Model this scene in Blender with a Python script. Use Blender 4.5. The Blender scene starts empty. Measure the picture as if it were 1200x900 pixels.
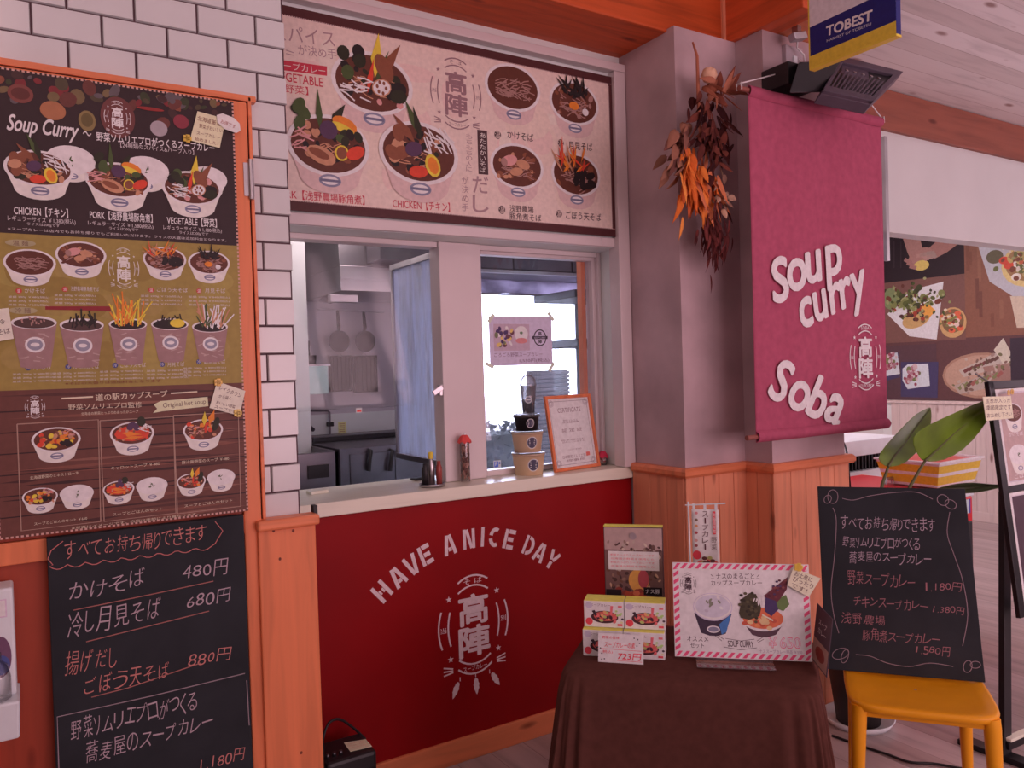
import bpy, bmesh, math, random
from mathutils import Vector, Matrix
S = bpy.context.scene
COL = S.collection
rnd = random.Random(7)

# ------------------------------------------------------------------ camera
CAM = Vector((0.0, 0.0, 1.5))
FPX = 917.8
YAW, PITCH, ROLL = (math.radians(a) for a in (31.92, -1.05, 1.75))
_f = Vector((math.sin(YAW)*math.cos(PITCH), math.cos(YAW)*math.cos(PITCH), math.sin(PITCH)))
_r = Vector((math.cos(YAW), -math.sin(YAW), 0)); _d = _f.cross(_r)
RGT = _r*math.cos(ROLL) + _d*math.sin(ROLL)
DWN = -_r*math.sin(ROLL) + _d*math.cos(ROLL)
cd = bpy.data.cameras.new('camera'); cam = bpy.data.objects.new('camera', cd); COL.objects.link(cam)
cd.sensor_fit = 'HORIZONTAL'; cd.sensor_width = 36; cd.lens = FPX/1200*36; cd.clip_start = 0.05; cd.clip_end = 200
m = Matrix((RGT, -DWN, -_f)).transposed().to_4x4(); m.translation = CAM; cam.matrix_world = m
S.camera = cam

# ------------------------------------------------------------------ light
S.view_settings.view_transform = 'Standard'; S.view_settings.look = 'None'
S.view_settings.exposure = 0.0; S.view_settings.gamma = 1.0; S.view_settings.use_curve_mapping = False
S.cycles.use_denoising = True
S.cycles.max_bounces = 8; S.cycles.transparent_max_bounces = 16
AMBIENT = (0.23, 0.135, 0.145)
SKYWHITE = (8.0, 8.6, 11.5)
W = bpy.data.worlds.new('world'); S.world = W; W.use_nodes = True
nt = W.node_tree; nt.nodes.clear()
tc = nt.nodes.new('ShaderNodeTexCoord'); sp = nt.nodes.new('ShaderNodeSeparateXYZ')
mr = nt.nodes.new('ShaderNodeMapRange'); mr.inputs[1].default_value = -0.05; mr.inputs[2].default_value = 0.35
mx = nt.nodes.new('ShaderNodeMix'); mx.data_type = 'RGBA'
mx.inputs[6].default_value = (*AMBIENT, 1); mx.inputs[7].default_value = (*SKYWHITE, 1)
bg = nt.nodes.new('ShaderNodeBackground'); wo = nt.nodes.new('ShaderNodeOutputWorld')
nt.links.new(tc.outputs['Generated'], sp.inputs[0]); nt.links.new(sp.outputs[1], mr.inputs[0])
nt.links.new(mr.outputs[0], mx.inputs[0]); nt.links.new(mx.outputs[2], bg.inputs[0]); nt.links.new(bg.outputs[0], wo.inputs[0])
def area(name, loc, target, sx, sy, power, color):
    l = bpy.data.lights.new(name, 'AREA'); l.shape = 'RECTANGLE'; l.size = sx; l.size_y = sy; l.energy = power; l.color = color
    o = bpy.data.objects.new(name, l); COL.objects.link(o); o.location = loc
    o.rotation_euler = (Vector(target)-Vector(loc)).to_track_quat('-Z', 'Y').to_euler()
    return o
area('daylight_shopfront', (2.7, -2.8, 1.5), (3.1, 2.2, 2.5), 4.5, 1.8, 106, (1.0, .64, .72))
area('ceiling_light_hall', (-0.6, 0.4, 3.3), (0.3, 2.4, 1.9), 1.4, 1.4, 14, (1.0, .62, .60))
area('ceiling_plank_fill', (7.2, 0.5, 1.75), (3.6, 1.9, 2.75), 2.6, 1.5, 25, (1.0, .70, .84))  # unseen fill lamp, added to brighten the ceiling planks
area('daylight_side_room', (5.2, 3.9, 2.7), (5.6, 3.9, 0), 2.0, 1.6, 34, (1.0, .66, .70))
area('kitchen_lamp', (1.5, 3.6, 2.42), (1.5, 3.6, 0), 1.2, 0.3, 9, (1.0, .76, .80))

# ------------------------------------------------------------------ colour
def lin(c):
    c /= 255.0
    return c/12.92 if c <= 0.04045 else ((c+0.055)/1.055)**2.4
WREF = [lin(v)/0.80 for v in (203, 168, 172)]
def ob0(r, g, b, k=1.0):
    return tuple(min(0.92, max(0.003, lin(v)/(w*k))) for v, w in zip((r, g, b), WREF))

def ob(r, g, b, k=1.0):                      # the camera's dark tones lean to red
    f = .74+.26*min(1, max(r, g, b)/200); s_ = (max(r, g, b)-min(r, g, b))/max(1, max(r, g, b))
    return ob0(r, g*f*(1-.07*s_), b*min(1, f+.03), k)
# ------------------------------------------------------------------ materials
def newmat(name):
    mt = bpy.data.materials.new(name); mt.use_nodes = True
    n = mt.node_tree; b = n.nodes['Principled BSDF']
    return mt, n, b
def N(n, t, **kw):
    x = n.nodes.new(t)
    for k, v in kw.items(): setattr(x, k, v)
    return x
def coords(n, scale=(1, 1, 1), rot=(0, 0, 0), loc=(0, 0, 0)):
    t = N(n, 'ShaderNodeTexCoord'); mp = N(n, 'ShaderNodeMapping')
    mp.inputs['Scale'].default_value = scale; mp.inputs['Rotation'].default_value = rot; mp.inputs['Location'].default_value = loc
    n.links.new(t.outputs['Object'], mp.inputs[0]); return mp.outputs[0]
def ramp(n, src, stops):
    r = N(n, 'ShaderNodeValToRGB'); e = r.color_ramp.elements
    while len(e) > len(stops): e.remove(e[-1])
    while len(e) < len(stops): e.new(0.5)
    for q, (p, c) in zip(e, stops): q.position = p; q.color = (*c, 1)
    n.links.new(src, r.inputs[0]); return r.outputs[0]
def mul(c, k): return tuple(min(.95, v*k) for v in c)
def plain(name, c, rough=0.5, metal=0.0, var=0.10, scale=14, spec=0.4, bump=0.0):
    mt, n, b = newmat(name)
    nz = N(n, 'ShaderNodeTexNoise'); nz.inputs['Scale'].default_value = scale; nz.inputs['Detail'].default_value = 5
    n.links.new(coords(n), nz.inputs['Vector'])
    n.links.new(ramp(n, nz.outputs[0], [(.3, mul(c, 1-var)), (.7, mul(c, 1+var))]), b.inputs['Base Color'])
    b.inputs['Roughness'].default_value = rough; b.inputs['Metallic'].default_value = metal
    b.inputs['Specular IOR Level'].default_value = spec
    if bump:
        bp = N(n, 'ShaderNodeBump'); bp.inputs['Strength'].default_value = bump; bp.inputs['Distance'].default_value = .004
        n.links.new(nz.outputs[0], bp.inputs['Height']); n.links.new(bp.outputs[0], b.inputs['Normal'])
    return mt
def wood(name, c, axis='Z', var=.22, rough=.45, scale=1.0, knots=True, board=0.0, baxis='X'):
    mt, n, b = newmat(name)
    sc = {'X': (1.2, 16, 16), 'Y': (16, 1.2, 16), 'Z': (16, 16, 1.2)}[axis]
    sc = tuple(v*scale for v in sc)
    nz = N(n, 'ShaderNodeTexNoise'); nz.inputs['Scale'].default_value = 1.6; nz.inputs['Detail'].default_value = 7; nz.inputs['Distortion'].default_value = .6
    n.links.new(coords(n, sc), nz.inputs['Vector'])
    out = ramp(n, nz.outputs[0], [(.28, mul(c, 1-var)), (.5, c), (.75, mul(c, 1+var*.6))])
    if board:      # boards differ a little from one to the next
        t = N(n, 'ShaderNodeTexCoord'); s = N(n, 'ShaderNodeSeparateXYZ'); n.links.new(t.outputs['Object'], s.inputs[0])
        d = N(n, 'ShaderNodeMath', operation='DIVIDE'); d.inputs[1].default_value = board; n.links.new(s.outputs['XYZ'.index(baxis)], d.inputs[0])
        fl = N(n, 'ShaderNodeMath', operation='FLOOR'); n.links.new(d.outputs[0], fl.inputs[0])
        wn = N(n, 'ShaderNodeTexWhiteNoise', noise_dimensions='1D'); n.links.new(fl.outputs[0], wn.inputs['W'])
        mxx = N(n, 'ShaderNodeMix', data_type='RGBA', blend_type='MULTIPLY'); mxx.inputs[0].default_value = 1
        n.links.new(out, mxx.inputs[6]); n.links.new(ramp(n, wn.outputs[0], [(0, (.78, .74, .72)), (1, (1.0, 1.0, 1.0))]), mxx.inputs[7])
        out = mxx.outputs[2]
        fr = N(n, 'ShaderNodeMath', operation='FRACT'); n.links.new(d.outputs[0], fr.inputs[0])
        mx2 = N(n, 'ShaderNodeMix', data_type='RGBA', blend_type='MULTIPLY'); mx2.inputs[0].default_value = 1
        n.links.new(out, mx2.inputs[6]); n.links.new(ramp(n, fr.outputs[0], [(0, (.45, .38, .36)), (.035, (1, 1, 1))]), mx2.inputs[7])
        out = mx2.outputs[2]
    if knots:
        vo = N(n, 'ShaderNodeTexVoronoi'); vo.inputs['Scale'].default_value = 1.0
        ks = {'X': (2.2, 7, 7), 'Y': (7, 2.2, 7), 'Z': (7, 7, 2.2)}[axis]
        n.links.new(coords(n, tuple(v*scale for v in ks)), vo.inputs['Vector'])
        mk = N(n, 'ShaderNodeMix', data_type='RGBA', blend_type='MULTIPLY'); mk.inputs[0].default_value = 1
        n.links.new(out, mk.inputs[6]); n.links.new(ramp(n, vo.outputs['Distance'], [(.05, (.42, .3, .28)), (.12, (1, 1, 1))]), mk.inputs[7])
        out = mk.outputs[2]
    n.links.new(out, b.inputs['Base Color']); b.inputs['Roughness'].default_value = rough; b.inputs['Specular IOR Level'].default_value = .35
    return mt
def inkmat(name, rough=.5, spec=.35, metal=0.0):
    mt, n, b = newmat(name)
    a = N(n, 'ShaderNodeAttribute', attribute_name='Col')
    nz = N(n, 'ShaderNodeTexNoise'); nz.inputs['Scale'].default_value = 60; nz.inputs['Detail'].default_value = 4
    n.links.new(coords(n), nz.inputs['Vector'])
    mk = N(n, 'ShaderNodeMix', data_type='RGBA', blend_type='MULTIPLY'); mk.inputs[0].default_value = 1
    n.links.new(a.outputs['Color'], mk.inputs[6]); n.links.new(ramp(n, nz.outputs[0], [(.3, (.86, .86, .86)), (.7, (1, 1, 1))]), mk.inputs[7])
    n.links.new(mk.outputs[2], b.inputs['Base Color']); b.inputs['Roughness'].default_value = rough; b.inputs['Specular IOR Level'].default_value = spec
    b.inputs['Metallic'].default_value = metal
    return mt
def glass(name, tint=(1, 1, 1), refl=.10, haze=0.0, hazecol=(.8, .8, .85), rough=.02, streak=False):
    mt, n, b = newmat(name); o = n.nodes['Material Output']; n.nodes.remove(b)
    tr = N(n, 'ShaderNodeBsdfTransparent'); tr.inputs[0].default_value = (*tint, 1)
    gl = N(n, 'ShaderNodeBsdfGlossy'); gl.inputs['Roughness'].default_value = rough
    fr = N(n, 'ShaderNodeFresnel'); fr.inputs[0].default_value = 1.35
    ad = N(n, 'ShaderNodeMath', operation='MULTIPLY_ADD'); ad.inputs[1].default_value = .8; ad.inputs[2].default_value = refl*.4
    n.links.new(fr.outputs[0], ad.inputs[0])
    m1 = N(n, 'ShaderNodeMixShader'); n.links.new(ad.outputs[0], m1.inputs[0]); n.links.new(tr.outputs[0], m1.inputs[1]); n.links.new(gl.outputs[0], m1.inputs[2])
    last = m1.outputs[0]
    if haze:
        df = N(n, 'ShaderNodeBsdfDiffuse'); df.inputs[0].default_value = (*hazecol, 1)
        tl = N(n, 'ShaderNodeBsdfTranslucent'); tl.inputs[0].default_value = (*hazecol, 1)
        a2 = N(n, 'ShaderNodeMixShader'); a2.inputs[0].default_value = .7
        n.links.new(df.outputs[0], a2.inputs[1]); n.links.new(tl.outputs[0], a2.inputs[2])
        nz = N(n, 'ShaderNodeTexNoise'); nz.inputs['Scale'].default_value = 2.2; nz.inputs['Detail'].default_value = 6
        n.links.new(coords(n, (6, 6, 1.0) if streak else (1.5, 1.5, 3)), nz.inputs['Vector'])
        mr_ = N(n, 'ShaderNodeMapRange'); mr_.inputs[1].default_value = .35; mr_.inputs[2].default_value = .75
        mr_.inputs[3].default_value = haze*.35; mr_.inputs[4].default_value = haze*1.5
        n.links.new(nz.outputs[0], mr_.inputs[0])
        m2 = N(n, 'ShaderNodeMixShader'); n.links.new(mr_.outputs[0], m2.inputs[0]); n.links.new(last, m2.inputs[1]); n.links.new(a2.outputs[0], m2.inputs[2]); last = m2.outputs[0]
    n.links.new(last, o.inputs[0])
    return mt

INK = inkmat('print_ink'); CHALK = inkmat('chalk', .95, .05); FABINK = inkmat('screen_print', .85, .1); GLOSSY = inkmat('coloured_plastic', .28, .5)

# ------------------------------------------------------------------ mesh building
def wloc(o):
    v = Vector((0, 0, 0))
    while o: v += Vector(o.location); o = o.parent
    return v
class MB:
    def __init__(s): s.v = []; s.f = []; s.c = []; s.mi = []; s.sm = []
    def add(s, vs, fs, col=None, mi=0, smooth=False):
        b = len(s.v); s.v += [Vector(p) for p in vs]
        for f in fs: s.f.append([b+i for i in f]); s.c.append(col); s.mi.append(mi); s.sm.append(smooth)
        return s
    def box(s, x0, x1, y0, y1, z0, z1, **k):
        x0, x1 = min(x0, x1), max(x0, x1); y0, y1 = min(y0, y1), max(y0, y1); z0, z1 = min(z0, z1), max(z0, z1)
        v = [(x, y, z) for z in (z0, z1) for y in (y0, y1) for x in (x0, x1)]
        return s.add(v, [(0, 2, 3, 1), (4, 5, 7, 6), (0, 1, 5, 4), (2, 6, 7, 3), (0, 4, 6, 2), (1, 3, 7, 5)], **k)
    def obox(s, c, a, b, d, **k):           # centre and three half vectors (right-handed)
        c, a, b, d = map(Vector, (c, a, b, d))
        v = [c+a*i+b*j+d*l for l in (-1, 1) for j in (-1, 1) for i in (-1, 1)]
        return s.add(v, [(0, 2, 3, 1), (4, 5, 7, 6), (0, 1, 5, 4), (2, 6, 7, 3), (0, 4, 6, 2), (1, 3, 7, 5)], **k)
    def hexa(s, bot, top, **k):             # two loops of four, counter-clockwise from above
        return s.add(list(bot)+list(top), [(3, 2, 1, 0), (4, 5, 6, 7), (0, 1, 5, 4), (1, 2, 6, 5), (2, 3, 7, 6), (3, 0, 4, 7)], **k)
    def tube(s, pts, r, n=8, **k):
        pts = [Vector(p) for p in pts]; rs = r if isinstance(r, (list, tuple)) else [r]*len(pts)
        vs = []; up = Vector((0, 0, 1)); prev = None
        for i, p in enumerate(pts):
            t = (pts[min(i+1, len(pts)-1)]-pts[max(i-1, 0)]).normalized()
            if prev is None: u = t.cross(up if abs(t.z) < .9 else Vector((1, 0, 0))).normalized()
            else: u = (prev-t*prev.dot(t)).normalized()
            prev = u; w = t.cross(u)
            vs += [p+(u*math.cos(2*math.pi*j/n)+w*math.sin(2*math.pi*j/n))*rs[i] for j in range(n)]
        fs = [(i*n+j, i*n+(j+1) % n, (i+1)*n+(j+1) % n, (i+1)*n+j) for i in range(len(pts)-1) for j in range(n)]
        k.setdefault('smooth', True); s.add(vs, fs, **k); k['smooth'] = False
        s.add(vs[:n], [tuple(range(n-1, -1, -1))], **k); s.add(vs[-n:], [tuple(range(n))], **k); return s
    def lathe(s, prof, c=(0, 0, 0), n=24, **k):
        c = Vector(c); vs = [c+Vector((r*math.cos(2*math.pi*j/n), r*math.sin(2*math.pi*j/n), z)) for r, z in prof for j in range(n)]
        fs = [(i*n+j, i*n+(j+1) % n, (i+1)*n+(j+1) % n, (i+1)*n+j) for i in range(len(prof)-1) for j in range(n)]
        k.setdefault('smooth', True); s.add(vs, fs, **k); return s
    def grid(s, fn, nu, nv, **k):
        vs = [fn(i/nu, j/nv) for j in range(nv+1) for i in range(nu+1)]
        fs = [(j*(nu+1)+i, j*(nu+1)+i+1, (j+1)*(nu+1)+i+1, (j+1)*(nu+1)+i) for j in range(nv) for i in range(nu)]
        k.setdefault('smooth', True); return s.add(vs, fs, **k)
    def build(s, name, mats, parent=None, bevel=0, solid=0, subsurf=0):
        off = wloc(parent) if parent else Vector((0, 0, 0))
        me = bpy.data.meshes.new(name); me.from_pydata([tuple(p-off) for p in s.v], [], s.f)
        if not isinstance(mats, (list, tuple)): mats = [mats]
        for mt in mats: me.materials.append(mt)
        me.polygons.foreach_set('material_index', s.mi); me.polygons.foreach_set('use_smooth', s.sm)
        if any(c is not None for c in s.c):
            at = me.color_attributes.new('Col', 'FLOAT_COLOR', 'CORNER'); d = []
            for f, c in zip(s.f, s.c): d += list((*(c or (.5, .5, .5)), 1.0))*len(f)
            at.data.foreach_set('color', d)
        me.update()
        o = bpy.data.objects.new(name, me); COL.objects.link(o)
        if parent: o.parent = parent
        if bevel:
            md = o.modifiers.new('bevel', 'BEVEL'); md.width = bevel; md.segments = 2; md.limit_method = 'ANGLE'; md.angle_limit = .6
        if solid:
            md = o.modifiers.new('solid', 'SOLIDIFY'); md.thickness = solid; md.offset = 0
        if subsurf:
            md = o.modifiers.new('sub', 'SUBSURF'); md.levels = subsurf; md.render_levels = subsurf
        return o
def tag(o, label=None, cat=None, group=None, kind=None):
    for k, v in (('label', label), ('category', cat), ('group', group), ('kind', kind)):
        if v: o[k] = v
    return o
def empty(name, loc=(0, 0, 0), label=None, cat=None, group=None, kind=None):
    o = bpy.data.objects.new(name, None); COL.objects.link(o); o.location = loc; o.empty_display_size = .05
    return tag(o, label, cat, group, kind)
def struct(o): o['kind'] = 'structure'; return o
def copy_tree(o, parent=None):
    c = o.copy(); COL.objects.link(c)
    if parent: c.parent = parent
    for ch in list(o.children): copy_tree(ch, c)
    return c

# ------------------------------------------------------------------ from a pixel of the photograph to a place in the room
def ray(x, y): return RGT*((x-600)/FPX) + DWN*((y-450)/FPX) + _f
def P(x, y, ax, v):
    i = 'xyz'.index(ax); d = ray(x, y); return CAM + d*((v-CAM[i])/d[i])
def smooth(pts, k=6):                        # a rounded line through the points
    q = [Vector(p) for p in pts]; out = []
    for i in range(len(q)-1):
        a, b, c, d = q[max(0, i-1)], q[i], q[i+1], q[min(len(q)-1, i+2)]
        for j in range(k):
            t = j/k; out.append(.5*((2*b)+(c-a)*t+(2*a-5*b+4*c-d)*t*t+(3*b-a-3*c+d)*t**3))
    return out+[q[-1]]
class Fr:                                    # a flat face: origin, right, up; n looks at the viewer
    def __init__(s, o, ex=(1, 0, 0), ey=(0, 0, 1)):
        s.o = Vector(o); s.ex = Vector(ex).normalized(); s.ey = Vector(ey).normalized(); s.n = s.ex.cross(s.ey).normalized()
    def at(s, u, v, w=0.0): return s.o + s.ex*u + s.ey*v + s.n*w
    def px(s, x, y):
        d = ray(x, y); t = (s.o-CAM).dot(s.n)/d.dot(s.n); q = CAM+d*t-s.o
        return q.dot(s.ex), q.dot(s.ey)
    def size(s, x0, y0, x1, y1):
        a = s.px(x0, (y0+y1)/2); b = s.px(x1, (y0+y1)/2); c = s.px((x0+x1)/2, y0); d = s.px((x0+x1)/2, y1)
        return math.dist(a, b), math.dist(c, d)
def wallY(y): return Fr((0, y, 0))
def lean_frame(a, b, lean):                  # a face standing on the edge a-b and leaning back
    a, b = Vector(a), Vector(b); b.z = a.z; ex = (b-a).normalized(); nh = ex.cross(Vector((0, 0, 1)))
    return Fr(a, ex, Vector((0, 0, 1))*math.cos(lean)-nh*math.sin(lean))

# ------------------------------------------------------------------ lettering
_gc = {}
def glyphs(s, bold=0.0, shear=0.0):
    k = (s, bold, shear)
    if k in _gc: return _gc[k]
    cu = bpy.data.curves.new('t', 'FONT'); cu.body = s; cu.size = 1; cu.offset = bold; cu.resolution_u = 4; cu.fill_mode = 'FRONT'; cu.shear = shear
    o = bpy.data.objects.new('t', cu)
    me = bpy.data.meshes.new_from_object(o)
    vs = [(v.co.x, v.co.y) for v in me.vertices]; fs = [list(p.vertices) for p in me.polygons]
    fs = [f[::-1] if sum(vs[f[i]][0]*vs[f[(i+1) % len(f)]][1]-vs[f[(i+1) % len(f)]][0]*vs[f[i]][1] for i in range(len(f))) < 0 else f for f in fs]
    bpy.data.objects.remove(o); bpy.data.curves.remove(cu); bpy.data.meshes.remove(me)
    if not vs: vs = [(0, 0), (1, 0), (1, 1)]; fs = []
    x0, x1 = min(v[0] for v in vs), max(v[0] for v in vs); y0, y1 = min(v[1] for v in vs), max(v[1] for v in vs)
    _gc[k] = ([(v[0]-(x0+x1)/2, v[1]-(y0+y1)/2) for v in vs], fs, max(1e-4, x1-x0), max(1e-4, y1-y0))
    return _gc[k]
class Ink(MB):                               # flat printing on a face
    def __init__(s, fr, w0=.0006, step=.00008):
        super().__init__(); s.fr = fr; s.w0 = w0; s.L = 0; s.step = step; s.q = 0
    def put(s, vs, fs, col):
        s.q = (s.q+1) % 40; w = s.w0+(s.L+s.q/44)*s.step; s.L += 1
        s.add([s.fr.at(u, v, w) for u, v in vs], fs, col=col)
    def poly(s, pts, col): s.put(pts, [tuple(range(len(pts)))], col)
    def pxpoly(s, pts, col): 
        q = [s.fr.px(*p) for p in pts]
        a = sum(q[i][0]*q[(i+1) % len(q)][1]-q[(i+1) % len(q)][0]*q[i][1] for i in range(len(q)))
        s.poly(q if a > 0 else q[::-1], col)
    def rect(s, x0, y0, x1, y1, col): s.poly([(x0, y0), (x1, y0), (x1, y1), (x0, y1)], col)
    def ell(s, cx, cy, rx, ry, col, n=28, rot=0, a0=0, a1=2*math.pi):
        p = []
        full = abs(a1-a0-2*math.pi) < 1e-6
        for i in range(n if full else n+1):
            a = a0+(a1-a0)*i/n; x, y = rx*math.cos(a), ry*math.sin(a)
            p.append((cx+x*math.cos(rot)-y*math.sin(rot), cy+x*math.sin(rot)+y*math.cos(rot)))
        s.poly(p, col)
    def line(s, pts, w, col):
        n = len(pts); vs = []
        for i in range(n):
            a = pts[max(i-1, 0)]; b = pts[min(i+1, n-1)]; dx, dy = b[0]-a[0], b[1]-a[1]; l = math.hypot(dx, dy) or 1
            ww = w[i] if isinstance(w, (list, tuple)) else w
            vs += [(pts[i][0]-dy/l*ww/2, pts[i][1]+dx/l*ww/2), (pts[i][0]+dy/l*ww/2, pts[i][1]-dx/l*ww/2)]
        s.put(vs, [(2*i, 2*i+1, 2*i+3, 2*i+2) for i in range(n-1)], col)
    def pxline(s, pts, w, col): s.line([s.fr.px(*p) for p in pts], w, col)
    def arc(s, cx, cy, rx, ry, a0, a1, w, col, n=16):
        s.line([(cx+rx*math.cos(a0+(a1-a0)*i/n), cy+ry*math.sin(a0+(a1-a0)*i/n)) for i in range(n+1)], w, col)
    def text(s, t, cx, cy, w, h, col, rot=0, bold=0.0, shear=0.0):
        vs, fs, gw, gh = glyphs(t, min(bold, 0), shear)
        sy = h/gh if h else w/gw; sx = w/gw if w else sy
        c, n = math.cos(rot), math.sin(rot); L0 = s.L
        sh = [(0, 0)] if bold <= 0 else [(bold*math.cos(a*.7854), bold*math.sin(a*.7854)) for a in range(8)]
        for dx, dy in sh:
            s.L = L0; s.put([(cx+(x+dx)*sx*c-(y+dy)*sy*n, cy+(x+dx)*sx*n+(y+dy)*sy*c) for x, y in vs], fs, col)
    def pxtext(s, t, x0, y0, x1, y1, col, **k):        # text filling that box of the photograph
        cx, cy = s.fr.px((x0+x1)/2, (y0+y1)/2); w, h = s.fr.size(x0, y0, x1, y1)
        s.text(t, cx, cy, w, h, col, **k)
    def pxslope(s, t, a, b, hpx, col, **k):            # text along a line of the photograph
        p, q = s.fr.px(*a), s.fr.px(*b); mx_, my = (a[0]+b[0])/2, (a[1]+b[1])/2
        h = math.dist(s.fr.px(mx_, my-hpx/2), s.fr.px(mx_, my+hpx/2))
        s.text(t, (p[0]+q[0])/2, (p[1]+q[1])/2, math.dist(p, q), h, col, rot=math.atan2(q[1]-p[1], q[0]-p[0]), **k)
    def hand(s, t, a, c, hpx, col, shear=.1, bold=-.008):      # uneven chalk handwriting, one character after the other
        wd = [.56 if ch in '0123456789' else .3 if ch in ',.' else .62 if ch in 'りしくソ' else 1.0 for ch in t]; tot = sum(wd); x = 0; r = random.Random(len(t)*7+int(a[0])); L0 = s.L
        p, q = s.fr.px(*a), s.fr.px(*c); rot = math.atan2(q[1]-p[1], q[0]-p[0]); W_ = math.dist(p, q); mx_, my = (a[0]+c[0])/2, (a[1]+c[1])/2
        h = math.dist(s.fr.px(mx_, my-hpx/2), s.fr.px(mx_, my+hpx/2)); full = glyphs('国', bold, shear)[3]
        for ch, w in zip(t, wd):
            f = (x+w/2)/tot; x += w; g = glyphs(ch, bold, shear); sz = r.uniform(.82, 1.12); dv = r.uniform(-.09, .09)*h
            hh = h*min(1, g[3]/full)*sz; ww = min(W_/tot*w*.92, hh*g[2]/g[3]*1.25)*r.uniform(.88, 1.06)
            cx, cy = p[0]+(q[0]-p[0])*f-dv*math.sin(rot), p[1]+(q[1]-p[1])*f+dv*math.cos(rot)
            if ch in ',.': cy -= h*.4; hh = h*.14; ww = hh*.6
            s.L = L0; s.text(ch, cx, cy, ww, hh, col, rot=rot+r.uniform(-.10, .10), bold=bold, shear=shear+r.uniform(-.05, .12))
    def vtext(s, t, x0, y0, x1, y1, col, **k):         # upright column of characters
        n = len(t)
        for i, ch in enumerate(t):
            ya, yb = y0+(y1-y0)*i/n, y0+(y1-y0)*(i+.86)/n
            s.L -= 1 if i else 0
            if ch == 'ー': 
                s.pxtext('｜', (x0+x1)/2-.8, ya, (x0+x1)/2+.8, yb, col)
            else: s.pxtext(ch, x0, ya, x1, yb, col, **k)
    def star(s, cx, cy, r, col):
        p = [(cx+(r if i % 2 == 0 else r*.42)*math.cos(math.pi/2+i*math.pi/5), cy+(r if i % 2 == 0 else r*.42)*math.sin(math.pi/2+i*math.pi/5)) for i in range(10)]
        s.q = (s.q+1) % 40; w = s.w0+(s.L+s.q/44)*s.step; s.L += 1
        s.add([s.fr.at(cx, cy, w)]+[s.fr.at(u, v, w) for u, v in p], [(0, 1+i, 1+(i+1) % 10) for i in range(10)], col=col)

def emblem(k, cx, cy, w, h, col, latin=False, feathers=False):
    """the shop's crest: two big characters inside a ring of arcs, stars and small words"""
    L0 = k.L; t = w*.022
    k.text('高', cx, cy+h*.155, w*.40, h*.30, col, bold=.028); k.L = L0
    k.text('陣', cx, cy-h*.165, w*.42, h*.30, col, bold=.028); k.L = L0
    for rx, ry in ((w*.49, h*.46), (w*.36, h*.42)):
        for c0 in (0, math.pi): k.arc(cx, cy, rx, ry, c0-.42, c0+.42, t, col, 8); k.L = L0
    k.text('当', cx-w*.425, cy, w*.08, h*.055, col); k.L = L0
    k.text('別', cx+w*.425, cy, w*.08, h*.055, col); k.L = L0
    for sx, sy in ((-.34, .30), (.34, .30), (-.34, -.30), (.34, -.30)): k.star(cx+w*sx, cy+h*sy, w*.042, col); k.L = L0
    k.arc(cx, cy, w*.45, h*.50, math.radians(62), math.radians(118), t, col, 8); k.L = L0
    k.arc(cx, cy, w*.40, h*.40, math.radians(58), math.radians(122), t, col, 8); k.L = L0
    k.arc(cx, cy, w*.45, h*.50, math.radians(238), math.radians(302), t, col, 8); k.L = L0
    k.arc(cx, cy, w*.40, h*.40, math.radians(236), math.radians(304), t, col, 8); k.L = L0
    k.text('SOBA' if latin else 'そ ば', cx, cy+h*.445, w*.26, h*.055, col); k.L = L0
    k.text('SOUPCURRY' if latin else '・スープカレー・', cx, cy-h*.437, w*.42, h*.05, col); k.L = L0
    for sg in (-1, 1):
        for a in (.0, .25, .5):
            k.line([(cx+sg*w*.31, cy-h*(.40+a*.07)), (cx+sg*w*.44, cy-h*(.37+a*.16))], t*.8, col); k.L = L0
    if feathers:
        for fx, ang in ((-.22, -.42), (.0, .04), (.2, .55)):
            bx, by = cx+w*fx, cy-h*.50
            k.line([(bx, by), (bx, by-h*.04)], t*.5, col); k.L = L0
            d = (math.sin(ang), -math.cos(ang)); q = (-d[1], d[0]); pts = []
            for sg in (1, -1):
                rr = range(9) if sg == 1 else range(8, -1, -1)
                for i in rr:
                    s_ = i/8; ww = h*.028*math.sin(math.pi*min(1, .12+s_*.88))*(1+.22*(i % 2))
                    l = h*.05+s_*h*.17
                    pts.append((bx+d[0]*l+q[0]*ww*sg, by+d[1]*l+q[1]*ww*sg))
            k.poly(pts, col); k.L = L0
    k.L = L0+2

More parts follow.
